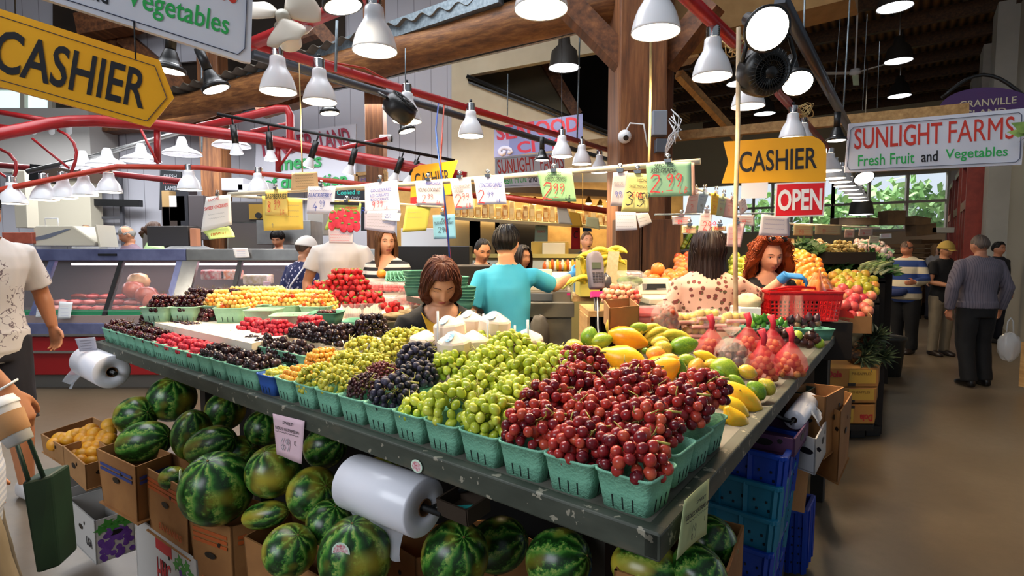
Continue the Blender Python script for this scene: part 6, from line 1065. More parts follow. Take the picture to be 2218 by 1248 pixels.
P=gx(1098,3.6);person('person in a turquoise T-shirt seen from behind, gloved arm stretched out',(P,3.6,0),1.74,math.pi+.12,'dba480',.0065,.04,0,-.05,(.05,0,-.35),FAB('turquoise','2f9cc0','45a6c4'),'half',FAB('grey_trousers','6b6256'),shoe=BLK,sh=.9,bulk=.92,arm={'L':((.24,.02,1.16),(.2,-.2,1.1)),'R':((-.34,-.12,1.32),(-.5,-.3,1.395)),'hR':((-.85,-.4,.2),(.1,-.9,-.4)),'cR':.1,'sR':.35},hair='fringe',hairc='17110f',glove=(LGLOVE,'R'),face=False)
def dress(root,Hm,J):pass
P=gx(1535,3.25);person('woman in a pink floral blouse with long dark hair, seen from behind',(P,3.25,0),1.70,math.pi-.15,'dda888',.0065,.02,0,0,(.0,0,.3),blobs('floral_cotton','d9ab98',('7c3838','5f5a3a'),27,.26),'half',FAB('beige_skirt','a89478'),fem=True,bulk=1.0,arm={'R':((-.31,-.06,1.31),(-.43,.04,1.46)),'hR':((-1,.1,-.05),(0,-.3,-1)),'cR':.55,'L':((.25,.02,1.14),(.16,-.2,1.08))},hair='longback',hairc='22110d',glove=(LGLOVE,'RL'),face=False,shoe=BLK)
def shades(root,Hm,J):
 m=MB()
 for s in(-1,1):m.ell(Hm@V((.036*s,-.075,.135)),(.033,.022,.022),Hm.to_3x3().to_4x4()@rotm((.7,0,0)),14,8)
 m.tube([Hm@V(p)for p in((-.075,-.01,.1),(-.06,-.06,.13),(0,-.085,.14),(.06,-.06,.13),(.075,-.01,.1))],.005,6);m.build('sunglasses',mat('dark_lens','1a0f0c',rough=.1),root)
P=gx(1660,3.75);person('woman with big curly red hair and sunglasses on her head, black sleeveless top',(P,3.75,0),1.65,.12,'dfa486',.006,.05,0,0,(.12,0,-.12),BLK,'cap',BLK,fem=True,arm={'L':((.25,-.02,1.14),(.12,-.22,1.05)),'R':((-.25,0,1.14),(-.16,-.2,1.05))},hair='curly',hairc='8a3a10',neck=lambda p:p.z>1.42 and math.hypot(p.x,p.y*.8)<.115,extra=shades,shoe=BLK,brow='5a3018')
P=gx(738,5.2);person('man in a plain white T-shirt whose head is hidden by the strawberry poster',(P,5.2,0),1.94,.1,'b57a52',.009,0,0,0,(.2,0,0),WT,'short',NAVYT,bulk=1.04,sh=1.0,hair='short',shoe=BLK,arm={'L':((.28,.0,1.14),(.27,-.1,.9)),'R':((-.28,.0,1.14),(-.24,-.12,.92))})
P=gx(652,5.6);person('man in a white cap and dark blue patterned shirt facing the glass case',(P,5.6,0),1.71,2.75,'c98f6c',.009,.1,0,0,(.2,0,-.4),blobs('hawaiian','1c2350',('c8c4d4','2e3a70'),24,.2),'half',KHAKI,bulk=1.1,hair='short',hairc='5a4436',cap=(FAB('white_cap','e6ded6'),0),shoe=BLK,face=False,extra=lambda r,H_,J:MB().tube([V((-.12,.08,1.44)),V((0,.15,1.25)),V((.14,.13,1.0))],.008,6).build('strap',PAPERW,r))
P=gx(838,5.0);r=person('woman in a black and white striped blouse holding an orange',(P,5.0,0),1.77,-.25,'d8a07e',.007,0,0,0,(0,0,.75),stripes('bw_stripes','d6cbc2','17151a',.062,.5),'half',BLK,fem=True,hair='long',hairc='5f3d22',neck=vneck(.1,.13),arm={'R':((-.26,.02,1.1),(-.06,-.24,1.0)),'hR':((.7,-.6,.1),(0,0,1)),'cR':.5,'L':((.27,.0,1.12),(.28,-.24,1.07)),'hL':((.1,-1,.1),(-.9,0,.3))},shoe=BLK)
tag(MB().ell(at(826,593,4.74),.04,None,18,12).build('orange',fmat('orange_peel',[(.3,'e2701a'),(.7,'f29a2e')],sc=10,rough=.4,bump=.15,bsc=400)),'single orange held in the hand of the striped blouse woman','orange')
P=gx(1040,5.3);person('man in a dark T-shirt leaning on the counter behind the turquoise shirt',(P-.02,5.3,0),1.70,.2,'c98e66',.008,.18,0,.2,(.1,0,.0),FAB('slate','3c3d48'),'half',NAVYT,hair='crop',hairc='15100e',arm={'L':((.26,-.14,1.2),(.08,-.32,1.16)),'R':((-.26,-.08,1.14),(-.1,-.3,1.1))},shoe=BLK)
P=gx(1130,5.1);person('person in a blue grey top behind the turquoise shirt',(P,5.2,0),1.62,.3,'c98e66',.01,0,0,0,(0,0,.5),FAB('bluegrey','49616c'),'half',NAVYT,hair='long',hairc='201612',shoe=BLK)
P=gx(1270,7.6);person('boy with cropped hair in a black jacket over a grey checked shirt, mouth open',(P,7.6,0),1.83,.1,'dba68a',.009,0,0,0,(0,0,.1),BLK,'long',NAVYT,hair='crop',hairc='6a4a30',neck=vneck(.07,.45),shoe=BLK,extra=lambda r,H_,J:(MB().grid(lambda u,v:V(((u-.5)*.2,-.128,1.0+.43*v)),4,4).build('checked_shirt',stripes('check_grey','5c5a5c','37353a',.05),r,solid=.004),MB().ell(H_@V((0,-.098,-.064)),(.012,.005,.008),None,10,6).build('open_mouth',mat('mouth_dark','3a1512'),r)))
P=gx(606,8.0);person('butcher woman with dark fringe and red apron behind the glass case',(P,8.0,0),1.87,0,'c98c68',.009,.05,0,0,(.3,0,0),FAB('olive','4a463a'),'short',NAVYT,fem=True,hair='fringe',hairc='17100e',shoe=BLK,extra=lambda r,H_,J:(MB().tube([V((-.07,-.08,1.46)),V((-.075,-.12,1.36)),V((-.08,-.14,1.25))],.014,6).tube([V((.07,-.08,1.46)),V((.075,-.12,1.36)),V((.08,-.14,1.25))],.014,6).slab([V((-.1,-.16,1.28)),V((.1,-.16,1.28)),V((.16,-.15,.7)),V((-.16,-.15,.7))],(0,-.006,0)).build('apron',mat('apron_red','a82030',rough=.8),r)))
P=gx(291,8.3);person('grey haired man with bent head behind the meat case',(P,8.3,0),1.95,-.5,'c58a68',.01,.1,0,0,(.25,0,-.3),FAB('mauve','7a6470'),'half',NAVYT,hair='bald',hairc='8a8680',shoe=BLK)
P=gx(325,7.8);person('woman with tied brown hair and pale green top behind the meat case',(P,7.9,0),1.98,2.3,'c98e6a',.01,0,0,0,(0,0,-.4),FAB('pale_green','b9d69a'),'short',NAVYT,fem=True,hair='tied',hairc='4a2f1e',shoe=BLK)
P=gx(200,9.0);person('bald man bending behind the weighing scale',(P,9.0,0),2.0,0,'c98a66',.011,.1,0,0,(.5,0,0),FAB('grey_shirt','777'+'777'),'half',NAVYT,hair='bald',hairc='7a6a5c',shoe=BLK)
for i,(px,n)in enumerate(((395,'dark haired person seen from behind at the butcher counter'),(424,'second dark haired person with grey shirt at the butcher counter'))):
 P=gx(px,8.6);person(n,(P,8.6,0),1.95,math.pi+.3*i,'c08460',.011,0,0,0,(.2,0,.3),FAB('grey_shirt','777777'),'half',NAVYT,hair='short',hairc='14100e',face=False,shoe=BLK)
RUG=stripes('rugby','c9bfa6','1f3a78',.2,.5,off=.3)
def polo(root,Hm,J):
 m=MB().tube([V((.1,-.1,1.0)),V((.02,-.22,.95)),V((-.12,-.22,.93)),V((-.22,-.12,.9))],[.05,.06,.06,.05],12);m.build('jacket_over_arm',FAB('navy_jacket','1d2c5c'),root)
 c=MB();c.grid(lambda u,v:V((-.3,-.22,.72))+V((.07*math.cos(6.283*u)*math.sin(v*1.5),.05*math.sin(6.283*u)*math.sin(v*1.5),.08*math.cos(v*1.5))),20,8,0,True,True);c.build('carried_cap',mat('teal_cap','3f6f68',rough=.8),root,solid=.004);MB().ell(V((-.33,-.25,.74)),(.05,.03,.045)).build('cap_badge',mat('cap_red','9c3030',rough=.8),root)
P=gx(1966,8.4);person('bald man in a blue and cream striped rugby shirt standing in the aisle',(P,8.4,0),1.72,-1.05,'c9835f',.009,.03,0,0,(.1,0,-.3),RUG,'long',BLK,bulk=1.2,belly=.06,hair='bald',hairc='5c463a',shoe=mat('dark_shoe','241a16',rough=.4),arm={'R':((-.27,-.02,1.12),(-.2,-.24,.98)),'L':((.28,-.05,1.14),(.24,-.3,1.12))},extra=polo)
P=gx(2044,8.2);person('man in black shirt, khaki trousers, yellow cap and glasses in the aisle',(P,8.2,0),1.70,.1,'b9825f',.009,.03,0,0,(.15,0,.1),BLK,'short',KHAKI,hair='short',hairc='2a211c',cap=(FAB('yellow_cap','b99a4a'),0),shoe=mat('dark_shoe','241a16'),arm={'R':((-.26,-.06,1.13),(-.1,-.3,1.08)),'L':((.26,-.04,1.12),(.1,-.3,1.05))},extra=lambda r,H_,J:MB().tube([H_@V(p)for p in((-.075,0,.012),(-.055,-.085,.012),(-.03,-.1,.005),(-.005,-.1,.01),(.005,-.1,.01),(.03,-.1,.005),(.055,-.085,.012),(.075,0,.012))],.003,6).build('glasses',BLACK,r))
PIN=stripes('pinstripe_shirt','6f6873','5a5460',.022,.3,0)
P=gx(2122,6.35);person('grey haired man in a pinstriped grey shirt walking away down the aisle',(P,6.35,0),1.755,math.pi-.05,'b98062',.008,.0,0,0,(.05,0,.15),PIN,'long',BLK,bulk=1.18,sh=1.1,hair='crop',hairc='5d5048',shoe=mat('black_shoe','0f0d0c',rough=.3),face=False,hem=.92,leg={'R':((-.1,-.04,.5),(-.11,.02,.085)),'L':((.12,.01,.5),(.12,.1,.09))},arm={'R':((-.31,.02,1.13),(-.31,-.06,.88)),'L':((.31,.04,1.13),(.3,.0,.88))})
P=gx(2026,12.5);person('woman with long light hair far down the aisle',(P,12.5,0),1.72,.1,'d9ae94',.012,0,0,0,(0,0,0),FAB('grey_top','8a8688'),'long',NAVYT,fem=True,hair='long',hairc='7a5c3e',shoe=BLK)
P=gx(1756,9.0);person('woman with dark hair and white face among the vegetables',(P,9.0,0),1.70,.0,'e3b8a0',.011,0,0,0,(0,0,0),BLK,'long',NAVYT,fem=True,hair='long',hairc='2a1a14',shoe=BLK)
P=gx(2150,9.5);person('dark haired person hidden behind the pinstriped man',(P,9.4,0),1.72,.2,'b98062',.012,0,0,0,(0,0,0),NAVYT,'long',NAVYT,hair='short',hairc='14100e',shoe=BLK)
P=at(-42,560,3.35).x;person('man in a printed white T-shirt and dark shorts with a hanging hand',(P,3.35,0),1.93,1.15,'b97a52',.007,.02,0,.1,(.0,0,.2),fl.mat,'half',DENIM,True,mat('white_sneaker','cfcac8',rough=.6),1.08,sh=1.08,arm={'L':((.29,.04,1.16),(.31,-.02,.96)),'hL':((.1,-.2,-1),(-.8,-.3,0)),'cL':.4,'R':((-.27,.05,1.14),(-.27,-.08,.9))},leg={'L':((.1,-.06,.5),(.1,-.1,.085)),'R':((-.1,.1,.5),(-.1,.3,.1))},hair='short',hairc='1c1410')
CHK=stripes('blue_check','a9b2c8','c6cad6',.018,.5)
P=at(-152,600,1.5).x;VY,VL=2.3,V((P,1.5,0));wl=lambda p:(rotm((0,0,-VY))@(V(p)-VL))*(1.75/1.7)
def bangle(root,Hm,J):S,e,w=J['R'];T=(w-e).to_track_quat('Z','Y').to_matrix().to_4x4();T.translation=w.lerp(e,.06);MB().tube([T@V((.036*math.cos(a*.35),.036*math.sin(a*.35),.006*math.sin(a*.35)))for a in range(19)],.0035,6).build('bangle',WHITEP,root)
person('visitor at the picture edge with white bangle holding a paper coffee cup',VL,1.70,VY,'b77b55',.006,0,0,0,(0,0,0),CHK,'half',KHAKI,hair='short',hairc='2c2018',shoe=BLK,arm={'R':(wl(at(-95,770,1.36)),wl(at(10,846,1.4))),'hR':(wl(at(38,900,1.4))-wl(at(10,846,1.4)),wl(at(-10,890,1.42))-wl(at(30,870,1.4))),'cR':.75},leg={'R':((-.1,-.1,.5),(-.1,-.08,.085)),'L':((.1,-.08,.5),(.1,-.04,.085))},extra=bangle)
# ---------------------------------------------------------------- meat case and the butcher's wall
XA,XM,XB=at(60,700,6.2).x,at(383,700,6.2).x,at(900,700,6.2).x;YF=6.12
CRED=mat('case_red','8a1216',rough=.4);KICK=mat('kick_plate','75726c',rough=.45,met=.3);GLS=glass('case_glass','e6e4ec',.04,.02);STL2=mat('blue_steel','747aa0','5f6488',rough=.35,met=.5);INN=mat('case_inside','8a7a76',rough=.5)
mc=thing('meat_case','long refrigerated glass meat case with red base and steel top','display case',((XA+XB)/2,6.6,0))
bx=lambda n,x0,x1,y0,y1,z0,z1,m,p=None,**k:MB().box(((x0+x1)/2,(y0+y1)/2,(z0+z1)/2),(x1-x0,y1-y0,z1-z0)).build(n,m,p or mc,True,**k)
bx('kick_plate',XA-1.2,XB,YF+.12,7.1,0,.17,KICK);bx('base_panel',XA-1.2,XB,YF,7.15,.17,.6,CRED,bev=.01);bx('bumper',XA-1.2,XB,YF-.03,YF+.05,.63,.76,STL2,bev=.01)
for z in(.42,.61):bx('chrome_strip',XA-1.2,XB,YF-.03,YF,z,z+.03,CHROME,bev=.004)
bx('deck',XA-1.2,XB,YF,7.1,.76,.84,INN);bx('back_wall',XA-1.2,XB,7.1,7.14,.84,1.5,mat('case_back','5c4c4a',rough=.4));bx('top_cap',XA-1.2,XM,6.42,7.15,1.44,1.58,STL2,bev=.012);bx('top_cap',XM,XB,6.42,7.15,1.44,1.58,STEEL,bev=.012)
for x0,x1 in((XA-1.2,XA+.1),(XA+.16,XM-.12),(XM+.14,XB)):MB().slab([(x0,YF+.02,.88),(x1,YF+.02,.88),(x1,6.45,1.44),(x0,6.45,1.44)],(0,.008,0)).build('glass_front',GLS,mc,True)
for x,w,m in((XA+.12,.07,STL2),(XM-.08,.07,STL2),(XM+.04,.18,STEEL),(XM+.62,.05,BLACK),((XA+XM)/2+.08,.05,BLACK)):MB().slab([(x-w/2,YF,.84),(x+w/2,YF,.84),(x+w/2,6.44,1.46),(x-w/2,6.44,1.46)],(0,.05,0)).build('post',m,mc,True)
MB().tube([(XA+.2,6.62,1.4),(XB-.1,6.62,1.4)],.014,8).build('light_tube',glow('case_tube','ffd6e6',3),mc,True);area('case_light',((XA+XB)/2,6.65,1.37),(0,0,0),XB-XA,.1,14,(1,.8,.84))
bx('green_trim',XA-1,XM,YF+.03,YF+.06,.84,.9,mat('tray_green','1f7a52',rough=.5));bx('name_plate',at(212,545,6.41).x,at(252,545,6.41).x,6.405,6.415,1.5,1.525,BLACK)
MEAT=fmat('raw_meat',[(.3,'8a2422'),(.5,'b04038'),(.7,'d08a80')],sc=12,rough=.3);SAUS=fmat('sausage',[(.3,'8a3c2a'),(.7,'b8604a')],sc=12)
for i in range(26):
 px=110+i*10.4;x=at(px,650,6.45).x;z=.9+.05*(i%3);Y=6.3+.22*(i%3);k=i%4
 m=MB().ell((0,0,0),(.09,.07,.035),None,14,9,0,lambda p:1+.25*noise.noise(p*2+V((i,0,0))))if k!=2 else MB().tube([(-.1,0,0),(-.05,.02,.01),(.03,.0,.01),(.1,.02,0)],.025,9)
 tag(m.build('meat_cut',MEAT if k!=2 else SAUS,loc=(x,Y,z)),'raw meat cut laid out on the deck of the glass meat case','meat','meat cuts in the case')
for i,(px,py,Y,n)in enumerate(((300,610,6.6,'pale sausage coil hanging'),(318,640,6.4,'netted ham'),(335,655,6.35,'dark smoked ham'),(290,628,6.5,'tied roast'))):tag(MB().ell((0,0,0),(.13,.1,.1),None,18,12,0,lambda p:1+.15*noise.noise(p*3)).build('ham',SAUS if i else mat('pale_ham','c89a6a',rough=.4),loc=at(px,py,Y)),n+' inside the meat case near the corner post','meat')
for i,(px,py,w,c,n)in enumerate(((470,595,.3,'c0303a','red labelled pack'),(503,595,.2,'d8702c','orange labelled pack'),(560,605,.3,'b8a070','stack of pale boards'))):tag(MB().box((0,0,0),(w,.2,.12)).build('meat_pack',mat('pack_'+c,c,'d8c8c0',rough=.4,sc=20),loc=at(px,py,6.7),bev=.02),n+' inside the rear half of the meat case','pack')
bx_=tag(MB().box((at(500,620,6.8).x,6.85,.98),(1.1,.4,.04)).build('steel_shelf',STEEL),'steel shelf inside the rear half of the meat case','shelf')
for i,(P,Y,c,n)in enumerate(((((124,691),(152,690),(158,655),(128,653)),6.05,'d8dee4','white price card on the meat case front'),(((77,688),(88,688),(92,665),(80,665)),6.05,'c8d0d6','small price card half behind the hanging hand'),(((510,559),(541,558),(536,537),(504,537)),6.38,'efe9e2','white notice stuck on the steel top of the meat case'),(((570,624),(586,624),(586,609),(570,609)),6.08,'cfb0b8','pink price card behind the yellow cherries'))):ticket(n,P,(Y,)*4,c,(('p',3,'b',.2,.6,.6,.2),('p',1,'r',.2,.75,.6,.2)))
r=thing('weighing_scale','big beige deli scale on the meat case','scale',at(170,532,6.7));z0=at(170,534,6.7).z
MB().prism([(-.38,0),(.34,0),(.36,.05),(.1,.24),(-.34,.24),(-.36,.2)],frame(V((r.location.x,6.5,z0)),V((1,0,0)),UP),-.35).build('housing',PLASTIC,r,True,bev=.015);MB().prism([(-.37,.1),(-.2,.14),(.02,.2),(.08,.2),(-.2,.09),(-.37,.06)],frame(V((r.location.x,6.5,z0)),V((1,0,0)),UP),.004).build('grey_stripe',mat('stripe_grey','6f7684',rough=.5),r,True);MB().box((r.location.x+.42,6.6,z0+.12),(.02,.3,.26),(0,-.15,0)).build('display_back',PLASTIC,r,True);MB().tube([(r.location.x-.3,6.6,z0+.24),(r.location.x-.3,6.6,z0+.33),(r.location.x-.15,6.6,z0+.33),(r.location.x-.15,6.6,z0+.24)],.008,6).build('handle',WHITEP,r,True)
def block(name,label,cat,px,py,Y,w,d,h,m,bev=.006,rot=0):c=at(px,py,Y);return tag(MB().box((0,0,h/2),(w,d,h)).build(name,m,loc=c,bev=bev,rot=(0,0,rot)),label,cat)
block('black_box','black steel box on the meat case with a pale pad beside it','box',380,533,6.9,.5,.3,.24,mat('gun_metal','3e3b3a',rough=.4));block('paper_pad','pale orange pad leaning beside the black box','pad',424,534,6.8,.08,.1,.22,mat('pad_orange','d9926a',rough=.6));block('stack_of_sausage','tray of reddish sausages on the case behind the printed tee','tray',62,528,6.6,.35,.3,.13,SAUS);block('steel_sink','steel sink behind the white cap','sink',630,530,8.4,.8,.5,.35,STEEL)
oven=thing('steel_oven','tall stainless oven behind the cherry price tag','oven',(at(548,540,9).x,9.2,0));X0,X1=at(492,540,9).x,at(600,540,9).x;o_=lambda n,x0,x1,y0,y1,z0,z1,m:bx(n,x0,x1,y0,y1,z0,z1,m,oven);o_('body',X0,X1,9.0,9.8,0,2.35,STEEL);o_('door',X0+.05,X0+.75,8.96,9.0,.9,2.0,mat('oven_door','6c6462',rough=.3,met=.7));o_('control_panel',X0+.05,X0+.75,8.96,9.0,2.02,2.33,mat('oven_panel','3a3634',rough=.3));o_('button_plate',X0+.4,X0+.66,8.94,8.96,2.06,2.3,mat('brass','c9a04c',rough=.3,met=.8));MB().tube([(X0+.56,8.94,2.12),(X0+.56,8.91,2.12)],.05,14).build('knob',BLACK,oven,True)
for i,(px,py,w)in enumerate(((516,415,.35),(548,428,.3),(575,424,.25))):block('white_box','white box on top of the oven '+['above the cherry tag','next to it','behind it'][i],'box',px,py,9.3,w,.4,.2,mat('box_white','b8b6bc',rough=.6))
lad=thing('wall_ladder','dark steel ladder against the white boards behind the scale','ladder',(at(240,540,10.3).x,10.35,0));XL,XR=at(215,500,10.3).x,at(264,500,10.3).x
for x in(XL,XR):bx('stile',x-.025,x+.025,10.3,10.36,0,3.0,mat('ladder_grey','4c4c52',rough=.5),lad)
for k in range(9):bx('rung',XL,XR,10.31,10.35,.35+k*.3,.39+k*.3,mat('ladder_grey','4c4c52'),lad)
block('wall_cabinet','cream electric cabinet on the wall behind the bald man','cabinet',150,500,10.2,1.05,.3,.95,PLASTIC);tag(MB().bar(at(85,436,10.2),at(305,441,10.2),.12,.12).build('wall_rail',BLACK),'black rail fixed along the white boards','rail');block('switch_box','tall beige switch box at the far side of the white lamps','box',60,494,8.0,.17,.2,.8,PLASTIC)
CHB=mat('chalkboard','20242a',rough=.7)
def board(label,P,Y,lines,m=CHB,fr=None):
 pl=Pl(at(*P[0],Y),at(*P[1],Y));Q=[pl.pt(*p)for p in P];r=thing('chalkboard',label,'board',sum(Q,V())/4);MB().slab(Q,-pl.n*.03).build('slate',m,r,True);T,w,h=quadT(Q)
 if fr:mb=MB();[mb.bar(Q[k],Q[(k+1)%4],.05,.05)for k in range(4)];mb.build('frame',fr,r,True)
 for t,c,x,y,ww,hh in lines:MB().text(t,T@TR((x*w,y*h,.003)),ww*w,hh*h,shear=.1).build('lettering',CK.get(c)or c,r,True)
TEAL=mat('teal_chalk','2fc8b8',rough=.6);CHW=mat('chalk_white','b9bcc4',rough=.7);board('tall chalkboard menu beside the wood column at the butcher',((345,455),(395,452),(392,372),(347,368)),9.9,(('FRESH',CHW,0,.35,.6,.1),('TURKEY',CK['r'],0,.2,.7,.1),('LAMB',CHW,0,.05,.5,.1),('DAILY',CHW,0,-.2,.6,.1)));board('small black board COOKED IN with teal letters by the blackberry tag',((722,440),(790,438),(788,406),(722,408)),8.6,(('Cooked In',TEAL,0,.2,.75,.3),('Oil Only',CHW,.1,-.22,.5,.25)));board('black menu board with purple letters behind the gooseberry tag',((782,500),(800,500),(800,410),(782,412)),8.4,(('R',CK['b'],-.2,0,.5,.15),));board('framed notice board on the wood column',((772,410),(836,404),(836,372),(772,378)),7.9,(('MENU',mat('board_purple','7a5a9a'),0,.1,.7,.2),),mat('board_cream','a58c78',rough=.6),PINE)
for i,(px,py,w,h,c)in enumerate(((372,470,.12,.7,'a98a5c'),(384,490,.3,.6,'3a2f2a'),(408,470,.2,.8,'23242a'),(395,440,.25,.4,'c8c4c0'),(345,530,.35,.5,'55504c'),(436,480,.25,.7,'4a4446'),(690,470,.25,.5,'9a948c'))):block('kitchen_tool',['wooden board standing','dark block standing','black case','white grinder','grey bin','dark grey stand','steel mixer'][i]+' at the butcher wall column','equipment',px,py+40,8.95,w,.25,h,mat('tool_'+c,c,rough=.5))
for i,(px,s)in enumerate(((90,.35),(128,.3),(165,.42))):tag(MB().lathe([(0,0),(.9,0),(1,.3),(1,1.4),(.95,1.5),(0,1.5)],20).build('bucket',WHITEP,loc=at(px,300,9.9)),'white bucket stored above the butcher stall '+['at the end','in the middle','largest'][i],'bucket')
for o in[o for o in COL.objects if o.name.startswith('bucket')]:o.scale=(.16,.16,.2)
# ---------------------------------------------------------------- bakery and deli behind the stall
TAN=mat('store_tan','b8904c','a57e40',rough=.7);BEI=mat('store_beige','a89060',rough=.6)
struct(MB().slab([at(860,560,10.2),at(1480,560,10.2),at(1480,395,10.2),at(860,395,10.2)],(0,.1,0)).build('wall_store',TAN));x0,x1=at(860,500,10.2).x,at(1480,500,10.2).x
struct(MB().slab([(x0,10.19,0),(x1,10.19,0),(x1,10.19,1.6),(x0,10.19,1.6)],(0,.1,0)).build('wall_store_base',mat('store_dark','4a3c2a',rough=.8)))
struct(MB().bar(at(855,402,9.0),at(1345,424,9.0),.5,.1).build('store_fascia',mat('fascia_brown','5a4022',rough=.6)));tag(MB().tube([at(1040,420,8.8),at(1340,460,8.8)],.05,8).build('pipe_rail',mat('warm_red','b8341c',rough=.4)),'red pipe running along the bakery front','pipe')
sh=thing('bakery_shelf','long pale shelf of packaged bread in the bakery','shelf',at(1150,480,9.4));MB().slab([at(985,470,9.2),at(1345,492,9.2),at(1345,488,9.7),at(985,466,9.7)],(0,0,-.05)).build('board',mat('shelf_pale','d8cba4',rough=.5),sh,True)
for px in(1090,1340):MB().box((at(px,480,9.5).x,9.6,1.1),(.05,.3,2.0)).build('bracket',BEI,sh,True)
for i in range(24):
 px=992+i*14.6;c=at(px,470+.061*(px-985)-1,9.4);w=.1;col=('d8b060','b8742c','e6d0a0','c89a4a','a0683a','d0c090')[i%6];r=thing('bread_bag','packaged loaf on the bakery shelf under the warm lights','bread',c,group='packaged bread');h=.2+.06*(i%3);MB().box((0,0,h/2),(w,.12,h),None,0,1.0).build('loaf',mat('bread_'+col,col,'f0dcb0',rough=.4,sc=12),r,bev=.025);MB().box((0,-.062,h*.45),(w*.6,.003,h*.35)).build('bag_label',mat('bag_label','efe2c0',rough=.5),r)
for i in range(9):
 r=thing('bakery_lamp','small glowing bakery lamp under the brown fascia','lamp',at((1000,1045,1100,1158,1190,1232,1275,1300,1320)[i],(408,412,416,440,425,448,440,446,436)[i],8.9),group='bakery lamps');MB().lathe([(.015,.1),(.05,.03),(.06,0)],14).build('shade',mat('brass','c9a04c'),r);MB().ell((0,0,0),(.05,.05,.03),None,12,8).build('bulb',glow('bulb_warm','ffdc90',8),r)
for i,(p0,p1,w)in enumerate((((990,560),(1000,480),.7),((1040,560),(1040,480),.55),((1110,560),(1110,488),.8))):c=at(p0[0]+10,540,9.9);tag(MB().box((0,0,0),(w,.3,2.1)).build('cabinet',BEI if i<2 else mat('cab_dark','2c2418',rough=.7),loc=(c.x,9.95,1.05),bev=.01),['beige cabinet at the bakery side behind the blue sheet','beige cabinet next to it behind the leaning man','dark open cabinet behind the turquoise shirt'][i],'cabinet')
for i,(q,c,n,it)in enumerate(((((1157,540),(1186,540),(1187,470),(1160,470)),'a8c0ae','pale green menu sheet on the bakery wall',(('t','HOT SOUP','k',.5,.75,.7,.08),('t','SALADS','r',.5,.55,.6,.08),('p',3,'r',.2,.4,.6,.12))),(((1237,540),(1257,540),(1256,488),(1238,487)),'c02028','red soft drink banner behind the boy',(('t','C','k',.5,.6,.5,.3),)),(((1262,502),(1282,502),(1280,490),(1262,490)),'2c64b4','blue emblem sign above the boy',()),(((1210,485),(1240,487),(1228,452),(1206,448)),'e0d6c4','white flyer tilted at the bakery shelf',()),(((1236,492),(1262,492),(1256,462),(1232,458)),'d8a02c','yellow flyer tilted at the bakery shelf',()),(((1268,490),(1300,498),(1296,472),(1270,470)),'ded8a0','pale yellow flyer by the post',()))):ptag(n,Pl(at(1000,500,8.8 if i>2 else 9.6),at(1300,500,8.8 if i>2 else 9.6)),q,c,it,False,'notice')
cnt=thing('glass_counter','curved glass deli counter behind the turquoise shirt','display case',at(1130,600,7.6)*1);cnt.location.z=0;a,b=at(930,560,7.7),at(1330,565,7.3);OLV=mat('olive_case','8a8050',rough=.5)
MB().bar(V((a.x,a.y,1.49)),V((b.x,b.y,1.49)),.3,.05).build('top_board',mat('counter_edge','b8a85c',rough=.4),cnt,True);MB().slab([V((a.x,a.y-.35,.95)),V((b.x,b.y-.35,.95)),V((b.x,b.y-.1,1.47)),V((a.x,a.y-.1,1.47))],(0,.01,0)).build('glass_front',glass('olive_glass','b8b48c',.35,.05),cnt,True);MB().slab([V((a.x,a.y-.38,.0)),V((b.x,b.y-.38,.0)),V((b.x,b.y-.38,.95)),V((a.x,a.y-.38,.95))],(0,.6,0)).build('base_panel',OLV,cnt,True);MB().slab([V((a.x,a.y,.95)),V((b.x,b.y,.95)),V((b.x,b.y,1.46)),V((a.x,a.y,1.46))],(0,.02,0)).build('back_panel',OLV,cnt,True)
for i in range(16):px=1180+i*5.5;tag(MB().lathe([(0,0),(.028,0),(.03,.08),(.012,.11),(.012,.13),(0,.13)],12).build('bottle',mat('btl_'+('d8641c','e6dcc4','d8b02c')[i%3],('d8641c','e6dcc4','d8b02c')[i%3],rough=.3),loc=at(px,588-(i%2)*4,7.2)),'small juice bottle on the deli counter behind the terminal','bottle','bottles on the deli counter')
block('register','beige cash register on the deli counter','cash register',1198,552,7.6,.3,.3,.16,PLASTIC);block('register','yellowish slicer on the deli counter before the menu sheet','slicer',1190,555,7.7,.5,.3,.2,mat('slicer_yellow','b89a48',rough=.4));block('glass_counter_case','dark open case behind the striped blouse','case',935,610,6.3,.9,.5,.4,BLACK);block('slanted_sheet','white slanted panel behind the striped blouse','panel',920,545,7.2,.6,.05,.3,WHITEP)
ptag('poster of orange pastries behind the yellow green sheet',Pl(at(905,545,7.4),at(968,545,7.4)),((918,532),(968,530),(968,512),(905,508)),'d8864a',(('p',3,'r',.1,.7,.8,.25),),False,'notice')
